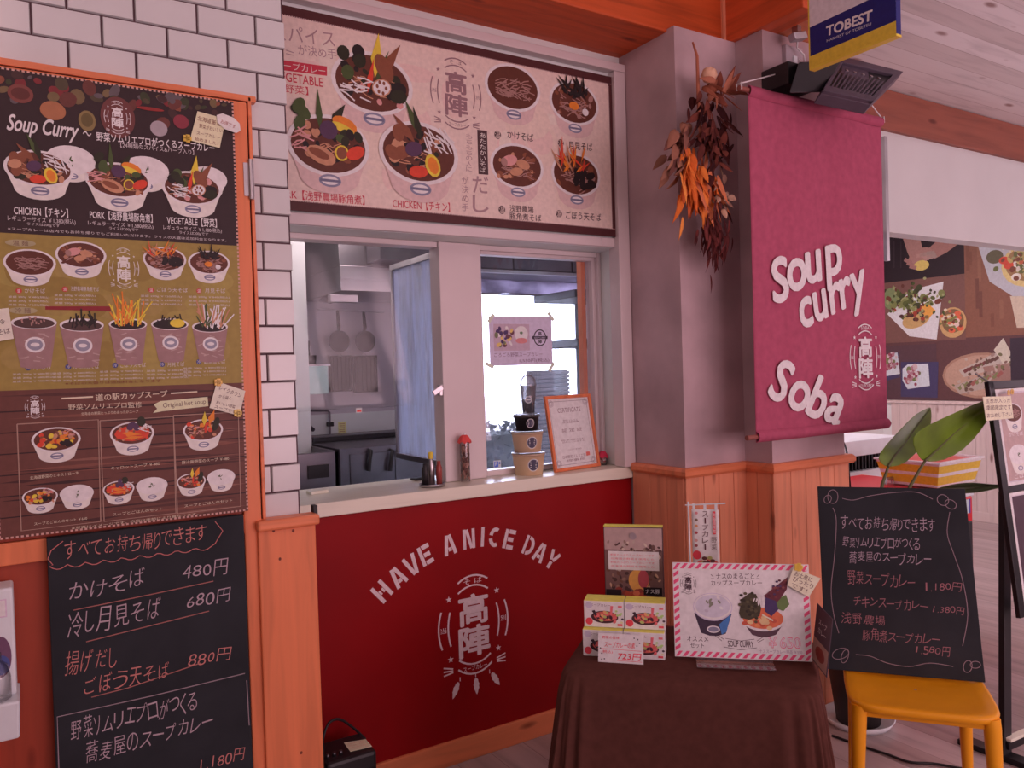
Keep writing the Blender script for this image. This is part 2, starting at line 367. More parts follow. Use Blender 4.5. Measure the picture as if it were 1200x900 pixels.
FOOD = dict(green=(62, 78, 38), dgreen=(38, 40, 24), orange=(205, 105, 35), yellow=(215, 160, 50), red=(190, 55, 35), brown=(120, 68, 45), tan=(175, 115, 85),
            purple=(75, 50, 75), black=(32, 24, 24), white=(215, 185, 180), pink=(190, 120, 115), noodle=(150, 105, 95), soup=(85, 45, 32), rice=(225, 200, 195))
def bowl(k, cx, cy, w, kind, kk=1.0, sq=.27, deep=.42, paper=(222, 185, 178), seed=1, lip=None, dark=False):
    """a printed picture of a paper bowl seen from above; cx, cy is the middle of its rim"""
    r = random.Random(seed); C = lambda n: ob(*FOOD[n], kk); L0 = k.L
    ry = w*sq; a = w/2; pts = [(cx-a, cy)]
    bw, bh = a*.74, w*deep
    for i in range(13):
        t = math.pi+math.pi*i/12; pts.append((cx+bw*math.cos(t), cy-bh+ry*.62*math.sin(t)))
    pts.append((cx+a, cy))
    k.poly(pts, ob(38, 36, 46, kk) if dark else ob(*mul2(paper, .93), kk))
    k.ell(cx, cy, a, ry, ob(*(lip or paper), kk)); k.ell(cx, cy, a*.90, ry*.88, C('rice') if kind == 'rice' else C('soup'))
    LT = k.L
    # little crest on the side
    k.ell(cx, cy-bh*.62-ry*.55, w*.135, w*.075, ob(120, 112, 130, kk)); k.ell(cx, cy-bh*.62-ry*.55, w*.105, w*.05, ob(205, 185, 190, kk)); k.line([(cx-w*.12, cy-bh*.62-ry*.55), (cx+w*.12, cy-bh*.62-ry*.55)], w*.03, ob(100, 95, 115, kk))
    k.L = LT
    def blob(u, v, rx, ryy, c, rot=0, n=12):
        k.ell(cx+u*a, cy+v*ry, rx*a, ryy*a, C(c), n, rot)
    def leaf(u, v, l, ww, ang, c):
        x, y = cx+u*a, cy+v*ry; d = (math.cos(ang), math.sin(ang)); q = (-d[1], d[0])
        k.poly([(x, y), (x+d[0]*l*a*.4-q[0]*ww*a, y+d[1]*l*a*.4-q[1]*ww*a), (x+d[0]*l*a, y+d[1]*l*a), (x+d[0]*l*a*.4+q[0]*ww*a, y+d[1]*l*a*.4+q[1]*ww*a)], C(c))
    def strands(u, v, n, spread, c, wd=.035, up=0):
        for i in range(n):
            x, y = cx+(u+r.uniform(-spread, spread))*a, cy+(v+r.uniform(-.35, .35))*ry; an = r.uniform(-.6, .6)+up
            l = a*r.uniform(.22, .42)
            k.line([(x-l/2*math.cos(an), y-l/2*math.sin(an)), (x, y+a*.05*r.uniform(-1, 1)), (x+l/2*math.cos(an), y+l/2*math.sin(an))], a*wd, C(c))
    if kind not in ('noodle', 'rice'):
        for i in range(26): blob(r.uniform(-.72, .72), r.uniform(-.6, .6), r.uniform(.05, .13), r.uniform(.05, .12), r.choice(dict(veg=['brown', 'dgreen', 'pink', 'black'], pork=['brown', 'tan', 'black'], chicken=['brown', 'tan', 'dgreen', 'black'], meat=['brown', 'soup', 'tan'], nori=['noodle', 'brown', 'soup'], gobo=['noodle', 'brown', 'soup']).get(kind, ['brown', 'tan', 'red', 'orange'])), r.random()*3, 8); k.L = LT+i % 6
    if kind in ('noodle', 'nori', 'gobo', 'meat'): strands(0, -.05, 26, .5, 'noodle', .028); 
    if kind in ('veg', 'pork', 'chicken'): strands(-.1, -.2, 10, .6, 'tan', .022)
    if kind == 'veg':
        for i in range(5): blob(-.5+r.uniform(-.2, .2), .5+r.uniform(-.3, .5), .17, .15, r.choice(['dgreen', 'black', 'green']), r.random()*3)
        leaf(.05, .2, 1.05, .14, 1.45, 'yellow'); leaf(.2, .3, .95, .12, 1.0, 'brown'); leaf(.05, .0, .9, .07, 1.15, 'green')
        blob(.28, .55, .2, .34, 'brown', .5); leaf(-.15, -.35, .85, .07, 1.35, 'red')
        strands(-.42, -.25, 14, .3, 'white')
        blob(.55, -.15, .30, .2, 'black', .5); blob(.62, -.3, .22, .16, 'dgreen', .2)
        blob(.2, -.1, .25, .2, 'tan', .4); blob(.2, -.1, .22, .17, 'white', .4)
        for i in range(6): blob(.2+.11*math.cos(i), -.1+.18*math.sin(i), .035, .045, 'brown')
    elif kind == 'pork':
        for i in range(5): blob(-.55+r.uniform(-.2, .2), .65+r.uniform(-.2, .6), .2, .13, r.choice(['green', 'dgreen']), r.random()*3)
        leaf(-.2, .4, 1.0, .08, 1.6, 'green'); leaf(.05, .6, .7, .12, 1.0, 'dgreen')
        blob(.4, .75, .32, .17, 'orange', -.35); blob(.35, .62, .3, .1, 'yellow', -.35); blob(.0, .5, .22, .22, 'purple')
        for i in range(5): blob(.5+r.uniform(-.25, .25), .25+r.uniform(-.2, .2), .14, .1, r.choice(['dgreen', 'green', 'black']), r.random()*3)
        strands(-.68, .1, 10, .15, 'pink'); blob(-.2, -.35, .36, .2, 'tan', -.35); blob(-.25, -.3, .26, .1, 'brown', -.35)
        blob(.3, -.2, .17, .19, 'yellow', -.3); blob(.3, -.2, .13, .15, 'brown', -.3); blob(.64, -.15, .25, .15, 'red', .5)
    elif kind == 'chicken':
        leaf(.05, .5, .9, .1, 2.0, 'green'); leaf(.05, .4, .8, .09, 1.8, 'dgreen'); leaf(-.1, .3, .8, .11, 2.3, 'brown')
        for i in range(5): blob(-.6+r.uniform(-.15, .15), .2+r.uniform(-.4, .4), .2, .15, r.choice(['tan', 'brown', 'brown']), r.random()*3)
        strands(.5, .35, 20, .32, 'white', up=-.7)
        blob(-.15, .1, .22, .17, 'purple', .3); blob(-.05, -.6, .24, .14, 'red', .1); blob(.32, -.35, .19, .27, 'yellow', .3); blob(.33, -.35, .13, .2, 'orange', .3)
    elif kind == 'noodle': strands(.05, -.05, 26, .55, 'noodle')
    elif kind == 'meat':
        strands(.1, -.1, 16, .5, 'brown'); blob(-.3, .2, .3, .17, 'pink', .3); blob(.2, .1, .26, .15, 'tan', -.2); blob(-.05, -.25, .25, .13, 'tan', .2); blob(-.5, .1, .12, .14, 'noodle', .4)
    elif kind == 'nori':
        strands(.1, -.35, 12, .4, 'noodle')
        for i in range(26):
            leaf(r.uniform(-.4, .5), r.uniform(.2, .6), r.uniform(.25, .7), .05, r.uniform(.2, 2.9), 'black')
        blob(-.05, -.15, .2, .13, 'orange'); blob(.4, -.35, .13, .12, 'white')
    elif kind == 'gobo':
        strands(.0, -.5, 10, .35, 'noodle')
        for i in range(8): blob(.3+r.uniform(-.35, .35), -.15+r.uniform(-.3, .3), .2, .12, 'black', r.random()*3)
        for i in range(26): leaf(r.uniform(-.7, .3), r.uniform(.0, .6), r.uniform(.4, .8), .04, r.uniform(.5, 2.9), r.choice(['orange', 'tan', 'red']))
    elif kind == 'rice':
        for i in range(5): blob(r.uniform(-.5, .5), r.uniform(-.5, .5), .14, .09, 'white')
        for i in range(6): leaf(r.uniform(-.12, .1), r.uniform(-.3, .3), .18, .03, r.uniform(0, 6), 'green')
    elif kind == 'soup1':
        for i in range(16): blob(r.uniform(-.7, .6), r.uniform(-.5, .5), .13, .1, r.choice(['orange', 'tan', 'red', 'yellow']), r.random()*3)
        for i in range(6): blob(-.2+r.uniform(-.15, .15), -.45+r.uniform(-.15, .15), .1, .07, 'yellow')
        for i in range(5): blob(.4+r.uniform(-.2, .2), -.25+r.uniform(-.2, .2), .14, .1, 'black', r.random()*3)
        strands(.45, .6, 6, .2, 'pink')
    elif kind == 'soup2':
        blob(0, 0, .8, .38, 'red')
        leaf(-.5, .1, .95, .11, -.15, 'orange'); leaf(-.4, -.4, .9, .1, .05, 'orange')
        for i in range(5): blob(.05+r.uniform(-.2, .2), .7+r.uniform(-.3, .3), .15, .13, 'purple', r.random()*3)
        blob(.42, 1.0, .2, .25, 'dgreen'); strands(.6, .3, 8, .16, 'white')
    elif kind == 'soup3':
        strands(-.3, .1, 12, .35, 'pink'); strands(-.2, .0, 8, .35, 'brown')
        blob(.65, .5, .16, .38, 'dgreen', -.3); leaf(.05, .4, .75, .13, 1.5, 'yellow'); leaf(.3, .5, .8, .17, 1.2, 'orange'); leaf(.1, -.3, .6, .08, 1.5, 'red')
    k.L += 1
def mul2(c, f): return tuple(min(255, v*f) for v in c)
def cup(k, cx, cy, w, h, top, kk=1.0, seed=1):
    r = random.Random(seed); C = lambda n: ob(*FOOD[n], kk); a = w/2
    k.poly([(cx-a, cy), (cx-a*.66, cy-h), (cx-a*.3, cy-h*1.04), (cx+a*.3, cy-h*1.04), (cx+a*.66, cy-h), (cx+a, cy)], ob(140, 102, 98, kk))
    k.ell(cx, cy, a, w*.17, ob(205, 178, 178, kk)); k.ell(cx, cy-w*.02, a*.9, w*.13, ob(70, 50, 46, kk))
    for i in range(12):
        x = cx+r.uniform(-.6, .6)*a; y = cy-h*r.uniform(.25, .9); k.line([(x-a*.15, y), (x+a*.15, y+a*r.uniform(-.15, .15))], a*.05, ob(165, 128, 120, kk)); k.L -= 1
    k.L += 1
    k.ell(cx, cy-h*.5, w*.22, w*.2, ob(205, 190, 192, kk)); k.ell(cx, cy-h*.5, w*.17, w*.145, ob(130, 120, 132, kk)); k.ell(cx, cy-h*.5, w*.1, w*.05, ob(200, 185, 188, kk))
    names = dict(noodle=['noodle'], nori=['black', 'dgreen'], gobo=['orange', 'orange', 'yellow'], egg=['black', 'black', 'dgreen'], greens=['green', 'tan', 'white'])[top]
    n = dict(noodle=14, nori=24, gobo=30, egg=16, greens=34)[top]; up = dict(noodle=.1, nori=.35, gobo=.95, egg=.35, greens=.75)[top]
    if top in ('gobo', 'greens', 'egg'): k.ell(cx, cy+w*.0, a*.86, w*.13, C('black'))
    for i in range(n):
        x = cx+r.uniform(-.65, .65)*a; y = cy+r.uniform(-.08, .12)*w; an = r.uniform(.5, 2.6); l = w*up*r.uniform(.4, 1)
        k.line([(x, y), (x+l*math.cos(an)*.6, y+l*math.sin(an))], a*.07, C(r.choice(names))); k.L -= 1
    k.L += 1
    if top == 'egg': k.ell(cx+a*.4, cy+w*.03, a*.4, w*.12, C('yellow'))
    k.L += 1
# ------------------------------------------------------------------ materials of the place
M_wall = plain('white_paint', ob0(208, 178, 180), .6, var=.03, scale=3)
M_header = plain('header_paint', ob0(196, 166, 168), .6, var=.03, scale=3)
M_frame = plain('white_gloss_paint', ob0(200, 158, 162), .35, var=.03, scale=5)
M_tile = plain('white_glazed_tile', ob0(194, 163, 167), .16, var=.03, scale=6, spec=.6)
M_grout = plain('dark_grout', ob(80, 58, 62), .9)
M_conc = plain('concrete', ob0(170, 124, 130, .95), .85, var=.20, scale=3.5, bump=.3)
M_orange = wood('pine_varnished', ob0(199, 94, 63, .9), 'Z', .20, .4)
M_orangeX = wood('pine_varnished_rail', ob0(199, 96, 66, .9), 'X', .20, .4)
M_door = wood('pine_door', ob0(140, 46, 31, .9), 'Z', .2, .4)
M_wains = wood('pine_boards', ob0(212, 116, 90, 1), 'Z', .18, .5)
M_wains2 = wood('pine_boards_side_room', ob0(196, 153, 152, 1), 'Z', .12, .5)
M_beamH = wood('header_timber', ob0(132, 62, 50, .95), 'X', .25, .5)
M_beam = wood('beam_timber', ob0(172, 60, 27, .95), 'X', .30, .5)
M_beamY = wood('beam_timber_across', ob0(192, 70, 38, .95), 'Y', .30, .5)
M_plank = wood('ceiling_planks', ob0(238, 205, 208, 1), 'X', .22, .38, board=.10, baxis='Y')
M_floor = wood('floor_planks', ob0(156, 120, 122, .85), 'Y', .30, .32, scale=.55, knots=False, board=.15, baxis='X')
M_red = plain('red_paint', ob0(105, 4, 7, .62), .5, var=.06, scale=4, spec=.18)
M_count = wood('pale_counter_laminate', ob0(238, 190, 160, .9), 'X', .08, .3, knots=False)
M_steel = plain('brushed_steel', (.52, .50, .52), .32, 1.0, .12, 5)
M_steeld = plain('dark_steel', (.16, .15, .17), .38, .9, .15, 5)
M_iron = plain('black_iron', (.025, .024, .027), .45, .4)
M_black = plain('black_plastic', (.018, .017, .02), .42)
M_blackm = plain('black_metal', (.02, .018, .022), .35, .3)
M_kwall = plain('kitchen_wall_panel', ob(165, 140, 142, .88), .35, var=.06, scale=3)
M_white = plain('white_plastic', ob(205, 178, 185), .35, var=.03)
M_board = plain('chalkboard', ob0(29, 24, 28, .62), .7, var=.25, scale=5, spec=.2)
M_banner = plain('maroon_cloth', ob0(147, 58, 78, .85), .9, var=.10, scale=30, spec=.1)
M_cloth = plain('brown_grey_cloth', ob0(60, 28, 25, .55), .95, var=.10, scale=40, spec=.05)
M_yellow = plain('yellow_plastic', ob0(222, 106, 13, .75), .38, var=.03)
M_redpl = plain('red_enamel', ob(176, 22, 28, .8), .3, var=.04)
M_paper = plain('paper', ob(208, 178, 180, .9), .8, var=.02)
M_glass = glass('window_glass', (.97, .97, .98), .05, .03, (.6, .62, .75))
M_glass2 = glass('casement_glass', (.92, .94, .99), .10, .95, (.80, .86, 1.0), .05, True)
M_film = glass('clear_vinyl', (.97, .97, .97), .01, .022, (.8, .75, .78), .15, True)
M_clear = glass('clear_plastic', (.95, .94, .95), .15, .12, (.85, .8, .82), .08)
M_jar = glass('jar_glass', (.95, .93, .93), .15, .04, (.8, .75, .75), .03)
M_cord = plain('white_cord', ob(225, 190, 185), .8)

# ------------------------------------------------------------------ floor, ceilings, walls
struct(MB().box(-4, 7.4, -4.5, 5.8, -.1, 0).build('floor', M_floor))
b = MB(); b.add([(2.64, 2.40, 2.872), (7.35, 2.40, 2.872), (7.35, 1.60, 2.985), (2.64, 1.60, 2.985)], [(3, 2, 1, 0)])
b.add([(2.64, 2.40, 2.93), (7.35, 2.40, 2.93), (7.35, 1.60, 3.045), (2.64, 1.60, 3.045)], [(0, 1, 2, 3)])
struct(b.build('ceiling_planks', M_plank))
struct(MB().box(2.64, 7.4, -4.5, 1.60, 2.985, 3.06).build('ceiling', M_wall))
struct(MB().box(-4, 2.64, -4.5, 2.42, 3.42, 3.5).build('ceiling_hall', M_wall))
struct(MB().box(2.60, 2.64, -4.5, 1.96, 2.98, 3.45).build('trim_1', M_wall))
struct(MB().box(7.31, 7.45, -4.5, 5.8, 0, 3.1).build('wall_right', M_wall))
struct(MB().box(3.62, 7.31, 4.70, 4.78, 0, 3.0).box(3.56, 3.62, 4.5, 4.78, 0, 3.0).build('wall_side_room', M_wall))
struct(MB().box(3.42, 7.31, 2.52, 4.70, 2.90, 2.96).build('ceiling_side_room', M_wall))

struct(MB().box(-4.1, -4, -4.5, 2.42, 0, 3.42).build('wall_light_block', M_wall))  # unseen wall added to keep sky light off the tiles

# tiled wall on the left
WL = struct(MB().box(-4, .712, 2.408, 2.80, 0, 3.42).build('wall_left', M_grout))
b = MB(); tw, th, gr = .165, .0845, .0022
ref = P(160, 80, 'y', 2.4); zl = P(340, 317.5, 'y', 2.4).z
r0 = int((1.06-zl)//th)
for r in range(r0, 20):
    z0 = zl+r*th; z1 = z0+th
    rr = math.floor((ref.z-zl)/th)
    off = ref.x + (0 if (r-rr) % 2 == 0 else tw/2)
    for c in range(-14, 9):
        x0 = off+c*tw; x1 = x0+tw
        if x0 > .715 or x1 < -1.6: continue
        x1 = min(x1, .717); a0, a1, c0, c1 = x0+gr, x1-gr, z0+gr, z1-gr
        if x1 >= .716: a1 = .715
        if a1-a0 < .004 or c0 < 1.02: continue
        e = .002
        v = [(a0, 2.408, c0), (a1, 2.408, c0), (a1, 2.408, c1), (a0, 2.408, c1), (a0+e, 2.40, c0+e), (a1-e, 2.40, c0+e), (a1-e, 2.40, c1-e), (a0+e, 2.40, c1-e)]
        b.add(v, [(4, 5, 6, 7), (0, 1, 5, 4), (1, 2, 6, 5), (2, 3, 7, 6), (3, 0, 4, 7)])
b.build('tiles', M_tile, WL)

# wall with the serving hatch
ZW = P(540, 285, 'y', 2.80).z
WB = struct(MB().box(.712, 2.27, 2.675, 2.88, ZW, 2.86).build('wall_back', M_wall))
struct(MB().box(.712, 2.27, 2.675, 2.88, .0, 1.008).build('wall_back_below', M_wall)); struct(MB().box(.712, .79, 2.675, 2.88, 1.060, ZW).build('trim_10', M_wall)); struct(MB().box(2.235, 2.27, 2.70, 2.88, 1.060, ZW).build('trim_11', M_wall))
struct(MB().box(.735, 2.266, 2.664, 2.676, .085, 1.005).build('wall_back_red_panel', M_red))
struct(MB().box(.735, 2.262, 2.650, 2.665, 0, .092).build('baseboard_back', M_orangeX, bevel=.003))

# pillar of concrete with pine boarding
fp = [(2.27, 2.80), (2.27, 2.33), (2.622, 2.33), (2.622, 2.185), (3.10, 2.185), (3.10, 2.80)]
b = MB(); n = len(fp)
b.add([(x, y, 0) for x, y in fp]+[(x, y, 2.865) for x, y in fp], [(i, (i+1) % n, n+(i+1) % n, n+i) for i in range(n)]+[tuple(range(n, 2*n))])
WP = struct(b.build('wall_pillar', M_conc))
pl = [(2.27, 2.63), (2.27, 2.33), (2.622, 2.33), (2.622, 2.185), (3.10, 2.185), (3.10, 2.80)]
b = MB()
for (x0, y0), (x1, y1) in zip(pl[:-1], pl[1:]):
    L = math.hypot(x1-x0, y1-y0); dx, dy = (x1-x0)/L, (y1-y0)/L; nx, ny = dy, -dx
    nb = max(1, round(L/.092)); wdt = L/nb
    for i in range(nb):
        s0, s1 = i*wdt+.0012, (i+1)*wdt-.0012
        if i == 0 : s0 -= .013
        if i == nb-1: s1 += .0
        c = Vector((x0+dx*(s0+s1)/2+nx*.007, y0+dy*(s0+s1)/2+ny*.007, .525))
        b.obox(c, Vector((dx, dy, 0))*(s1-s0)/2, Vector((-nx, -ny, 0))*.0065, (0, 0, .525))
b.build('wainscot', M_wains, WP, bevel=.0025)
b = MB(); ofs = .034
def offs(p, k):
    out = []
    for i in range(len(p)):
        dn = []
        for a, c in ((i-1, i), (i, i+1)):
            if a < 0 or c >= len(p): continue
            L = math.hypot(p[c][0]-p[a][0], p[c][1]-p[a][1]); dn.append(((p[c][1]-p[a][1])/L, -(p[c][0]-p[a][0])/L))
        out.append((p[i][0]+k*sum(d[0] for d in dn), p[i][1]+k*sum(d[1] for d in dn)))
    return out
A = offs(pl, .0); Bo = offs(pl, ofs); z0, z1 = 1.040, 1.078
prof = [(0, z0), (ofs*.8, z0), (ofs, z0+.01), (ofs, z1-.012), (ofs*.7, z1), (0, z1)]
rows = [[(x, y, z) for (x, y) in offs(pl, k)] for k, z in prof]; vs = [p for r in rows for p in r]; n = len(pl)
fs = [(j*n+i, j*n+i+1, (j+1)*n+i+1, (j+1)*n+i) for j in range(len(prof)-1) for i in range(n-1)]
fs.append(tuple(j*n for j in range(len(prof)))); fs.append(tuple(j*n+n-1 for j in range(len(prof)-1, -1, -1)))
b.add(vs, fs); b.build('cap_rail', M_orangeX, WP)

# timber over the hatch, side header, header of the side room
struct(MB().box(.716, 2.601, 2.37, 2.68, 2.855, 3.42).build('beam_over_hatch', M_beam, bevel=.006))
struct(MB().box(2.602, 2.72, 1.97, 2.372, 2.865, 2.985).box(2.602, 2.62, 1.97, 2.372, 2.98, 3.42).build('beam_across', M_beamY, bevel=.004))
struct(MB().box(2.585, 2.606, 2.358, 2.372, 2.86, 3.42).build('trim_9', M_wains))
struct(MB().box(2.722, 3.12, 1.97, 2.40, 2.868, 2.885).build('trim_2', M_orangeX))
struct(MB().box(3.10, 7.31, 2.40, 2.50, 2.15, 2.69).build('wall_header', M_header))
struct(MB().box(3.10, 7.31, 2.375, 2.52, 2.665, 2.87).build('beam_over_header', M_beamH, bevel=.004))
q0 = P(1034, 160, 'y', 2.39); q1 = P(1040.5, 306, 'y', 2.39)
struct(MB().box(q0.x, q1.x, 2.378, 2.398, q1.z, q0.z).build('trim_3', M_steel))

# wainscot, rail and baseboard of the side room
b = MB()
y = 2.0
while y < 4.60:
    b.box(7.296, 7.31, y+.001, y+.089, .08, 1.06); y += .09
W2 = struct(b.build('wall_right_boards', M_wains2, bevel=.002))
struct(MB().box(7.275, 7.31, 2.0, 4.70, 1.055, 1.085).build('trim_4', M_wains2, bevel=.006))
struct(MB().box(7.288, 7.31, 2.0, 4.70, 0, .085).build('baseboard_right', M_wains2, bevel=.003))

# ------------------------------------------------------------------ serving hatch: white frames, panes, casement
YF = 2.80
WIN = empty('window_1', (1.5, 2.8, 1.06)); struct(WIN)
b = MB()
xl0, xl1, xr0, xr1 = .79, P(516, 400, 'y', YF).x, P(564, 400, 'y', YF).x, P(702, 400, 'y', YF).x
zt_ = ZW-.001; zb_ = 1.059
b.box(.791, xl1, YF, 2.87, zt_-.022, zt_).box(xr0, xr1, YF, 2.87, zt_-.022, zt_).box(xl1, xr0, YF-.012, 2.875, zb_, zt_).box(xr1, 2.234, YF-.004, 2.87, zb_, zt_)
b.build('frame', M_frame, WIN, bevel=.003)
b = MB(); b.box(2.205, 2.266, 2.630, 2.70, 1.060, 2.775).box(.716, 2.268, 2.630, 2.673, 2.776, 2.81).box(2.13, 2.204, 2.655, 2.674, ZW+.001, 2.058).box(.716, 2.13, 2.655, 2.674, ZW+.001, 2.058); b.build('casing', M_frame, WIN, bevel=.003)
b = MB(); e = .018
b.box(xr0, xr0+e, 2.815, 2.865, zb_, zt_-.022).box(xr1-e, xr1, 2.815, 2.865, zb_, zt_-.022).box(xr0+e, xr1-e, 2.815, 2.865, zt_-.036, zt_-.022).box(xr0+e, xr1-e, 2.815, 2.865, zb_, zb_+.024)
b.build('pane_bead', M_frame, WIN, bevel=.002)
MB().box(xr1-.040, xr1-.018, 2.868, 2.90, 1.10, zt_-.03).build('inner_stop', M_orange, WIN)
YP = 2.842
MB().box(xr0+e, xr1-e, YP, YP+.004, zb_+.024, zt_-.036).build('glass_pane', M_glass, WIN)
# casement folded into the kitchen
cx = P(517, 400, 'y', 2.88).x+.012; y0_, y1_ = 2.885, 3.385
cs = MB(); cs.box(cx-.011, cx+.011, y0_, y0_+.02, 1.13, 1.975).box(cx-.011, cx+.011, y1_-.02, y1_, 1.13, 1.975).box(cx-.013, cx+.013, y0_, y1_, 1.975, 2.0).box(cx-.013, cx+.013, y0_, y1_, 1.105, 1.13)
CAS = cs.build('casement', M_steel, WIN, bevel=.002)
MB().box(cx-.002, cx+.002, y0_+.02, y1_-.02, 1.13, 1.975).build('casement_glass', M_glass2, CAS)
p = P(514, 457, 'y', 2.785)
MB().obox(p+Vector((.0, -.012, 0)), (.007, 0, 0), (0, .012, 0), (0, 0, .022)).obox(p+Vector((-.016, -.026, .0)), (.021, 0, .012), (0, .004, 0), (-.005, 0, .009)).build('latch', M_steel, WIN, bevel=.002)

# worktop
CT = MB().box(.716, 2.262, 2.645, 3.02, 1.009, 1.058).build('countertop', M_count, bevel=.004)
tag(CT, 'pale wood-look serving counter ledge running below the hatch windows above the red panel', 'counter')

# clear sheet hanging behind the open half of the hatch
b = MB()
r_ = random.Random(3); fo = [(r_.uniform(0, 6.3), r_.uniform(3, 9), r_.uniform(.004, .012)) for i in range(5)]
b.grid(lambda u, v: Vector((.76+u*.66, 3.06+sum(a*math.sin(ph+fr*u*3+v*(1.7+fr*.5)) for ph, fr, a in fo)*.55, 1.36+v*.70)), 40, 40)
SH = b.build('vinyl_sheet', M_film, solid=.0006)
tag(SH, 'wrinkled clear plastic sheet hanging behind the open left half of the serving hatch', 'plastic sheet')
MB().tube([(.70, 3.06, 2.07), (1.425, 3.06, 2.07)], .006).build('curtain_rod', M_steel, SH)

# ------------------------------------------------------------------ kitchen behind
YK = 4.4
kb = wallY(YK)
wx0, wx1 = P(498, 400, 'y', YK).x, P(680, 400, 'y', YK).x
wz0, wz1 = P(610, 553, 'y', YK).z, P(620, 316, 'y', YK).z
struct(MB().box(-.6, wx0, YK, YK+.1, 0, 2.5).box(wx0, wx1, YK, YK+.1, 0, wz0).box(wx0, wx1, YK, YK+.1, wz1, 2.5).box(wx1, 3.42, YK, YK+.1, 0, 2.5).build('wall_kitchen', M_kwall))
struct(MB().box(3.36, 3.42, 2.89, YK, 0, 2.5).build('wall_kitchen_right', M_kwall))
struct(MB().box(-.7, -.6, 2.89, YK, 0, 2.5).build('wall_kitchen_left', M_kwall))
struct(MB().box(-.7, 3.42, 2.89, YK+.1, 2.5, 2.6).build('ceiling_kitchen', M_kwall))
W2 = empty('window_2', ((wx0+wx1)/2, YK, wz0)); struct(W2)
f_ = .03
MB().box(wx0, wx1, YK-.01, YK+.08, wz0, wz0+f_).box(wx0, wx1, YK-.01, YK+.08, wz1-f_, wz1).box(wx0, wx0+f_, YK-.01, YK+.08, wz0, wz1).box(wx1-f_, wx1, YK-.01, YK+.08, wz0, wz1).build('frame', M_steel, W2)
MB().box(wx0+f_, wx1-f_, YK+.04, YK+.045, wz0+f_, wz1-f_).build('glass_pane', M_glass, W2)

# outside: ground, hedge, slatted panel
M_ground = plain('pale_paving', (.55, .52, .5), .9, var=.1); M_hedge = plain('hedge_leaves', (.014, .018, .014), .9, var=.5, scale=30)
struct(MB().box(-8, 22, 4.55, 40, -.25, -.1).build('ground', M_ground))
b = MB(); r_ = random.Random(5); hz = P(600, 503, 'y', 7.5).z
b.box(1.5, 8.5, 7.55, 8.1, -.1, hz-.06)
for i in range(2600):
    c = Vector((r_.uniform(1.5, 8.5), r_.uniform(7.42, 7.62), r_.uniform(-.08, hz))); 
    if r_.random() < .3: c.z = hz+r_.uniform(-.08, .05); c.y = r_.uniform(7.45, 8.1)
    a = Vector((r_.uniform(-1, 1), r_.uniform(-1, 1), r_.uniform(-1, 1))).normalized()*.05; d = a.cross(Vector((r_.uniform(-1, 1), r_.uniform(-1, 1), r_.uniform(-1, 1)))).normalized()*.025
    b.add([c-a, c+d, c+a, c-d], [(0, 1, 2, 3)])
tag(b.build('hedge', M_hedge), 'dark clipped hedge outside the kitchen window', 'hedge')
b = MB(); p0, p1 = P(621, 434, 'y', 5.4), P(668, 434, 'y', 5.4); zt = P(640, 434, 'y', 5.4).z
b.box(p0.x, p1.x, 5.43, 5.46, -.1, zt); zz = -.08
while zz < zt-.03: b.box(p0.x, p1.x, 5.405, 5.432, zz, zz+.026); zz += .034
tag(b.build('slatted_panel', plain('brown_slats', (.034, .018, .015), .8), bevel=.002), 'brown panel of fine horizontal slats standing outside the kitchen window', 'panel')

# overhead cabinet and blind in front of the window
c0, c1 = P(560, 290, 'y', 3.9).x, P(700, 300, 'y', 3.9).x
CB = empty('wall_cabinet', (2.6, 4.1, 2.1), 'dark overhead kitchen cabinet seen at the top of the right hatch pane', 'cabinet')
zb = P(630, 320, 'y', 3.95).z
MB().box(2.05, 3.34, 3.95, YK-.01, zb, 2.49).build('body', M_steeld, CB)
for i in range(3): MB().box(2.06+i*.43, 2.06+i*.43+.42, 3.93, 3.95, zb+.012, 2.48).build('door', M_steeld, CB, bevel=.004)
MB().box(2.05, 3.34, 3.925, 3.955, zb-.012, zb+.006).build('edge_strip', M_steel, CB)
b = MB(); zl = P(630, 345, 'y', 4.33).z
b.grid(lambda u, v: Vector((wx0-.02+u*(wx1-wx0+.02), 4.33+.012*math.sin(u*37)+.008*math.sin(u*11+v*5), zl+v*(zb+.1-zl))), 60, 6)
BL = b.build('window_blind', glass('grey_blind_cloth', (.05, .045, .06), .02, .85, (.78, .70, .82), .3), solid=.004)
tag(BL, 'short grey mottled blind gathered across the top of the kitchen window', 'blind')
MB().box(wx0-.02, wx1, 4.322, 4.338, zl-.012, zl).build('bottom_bar', M_steel, BL)
b = MB(); x0, x1 = P(680, 400, 'y', 4.28).x-.02, P(699, 400, 'y', 4.28).x+.1
b.grid(lambda u, v: Vector((x0+u*(min(x1, 3.35)-x0), 4.30+.016*math.sin(u*26), 1.05+v*.95)), 40, 4)
tag(b.build('curtain', plain('pale_curtain_cloth', ob(175, 160, 190, .7), .85), solid=.003), 'pale lavender curtain hanging at the side of the kitchen window', 'curtain')
b = None
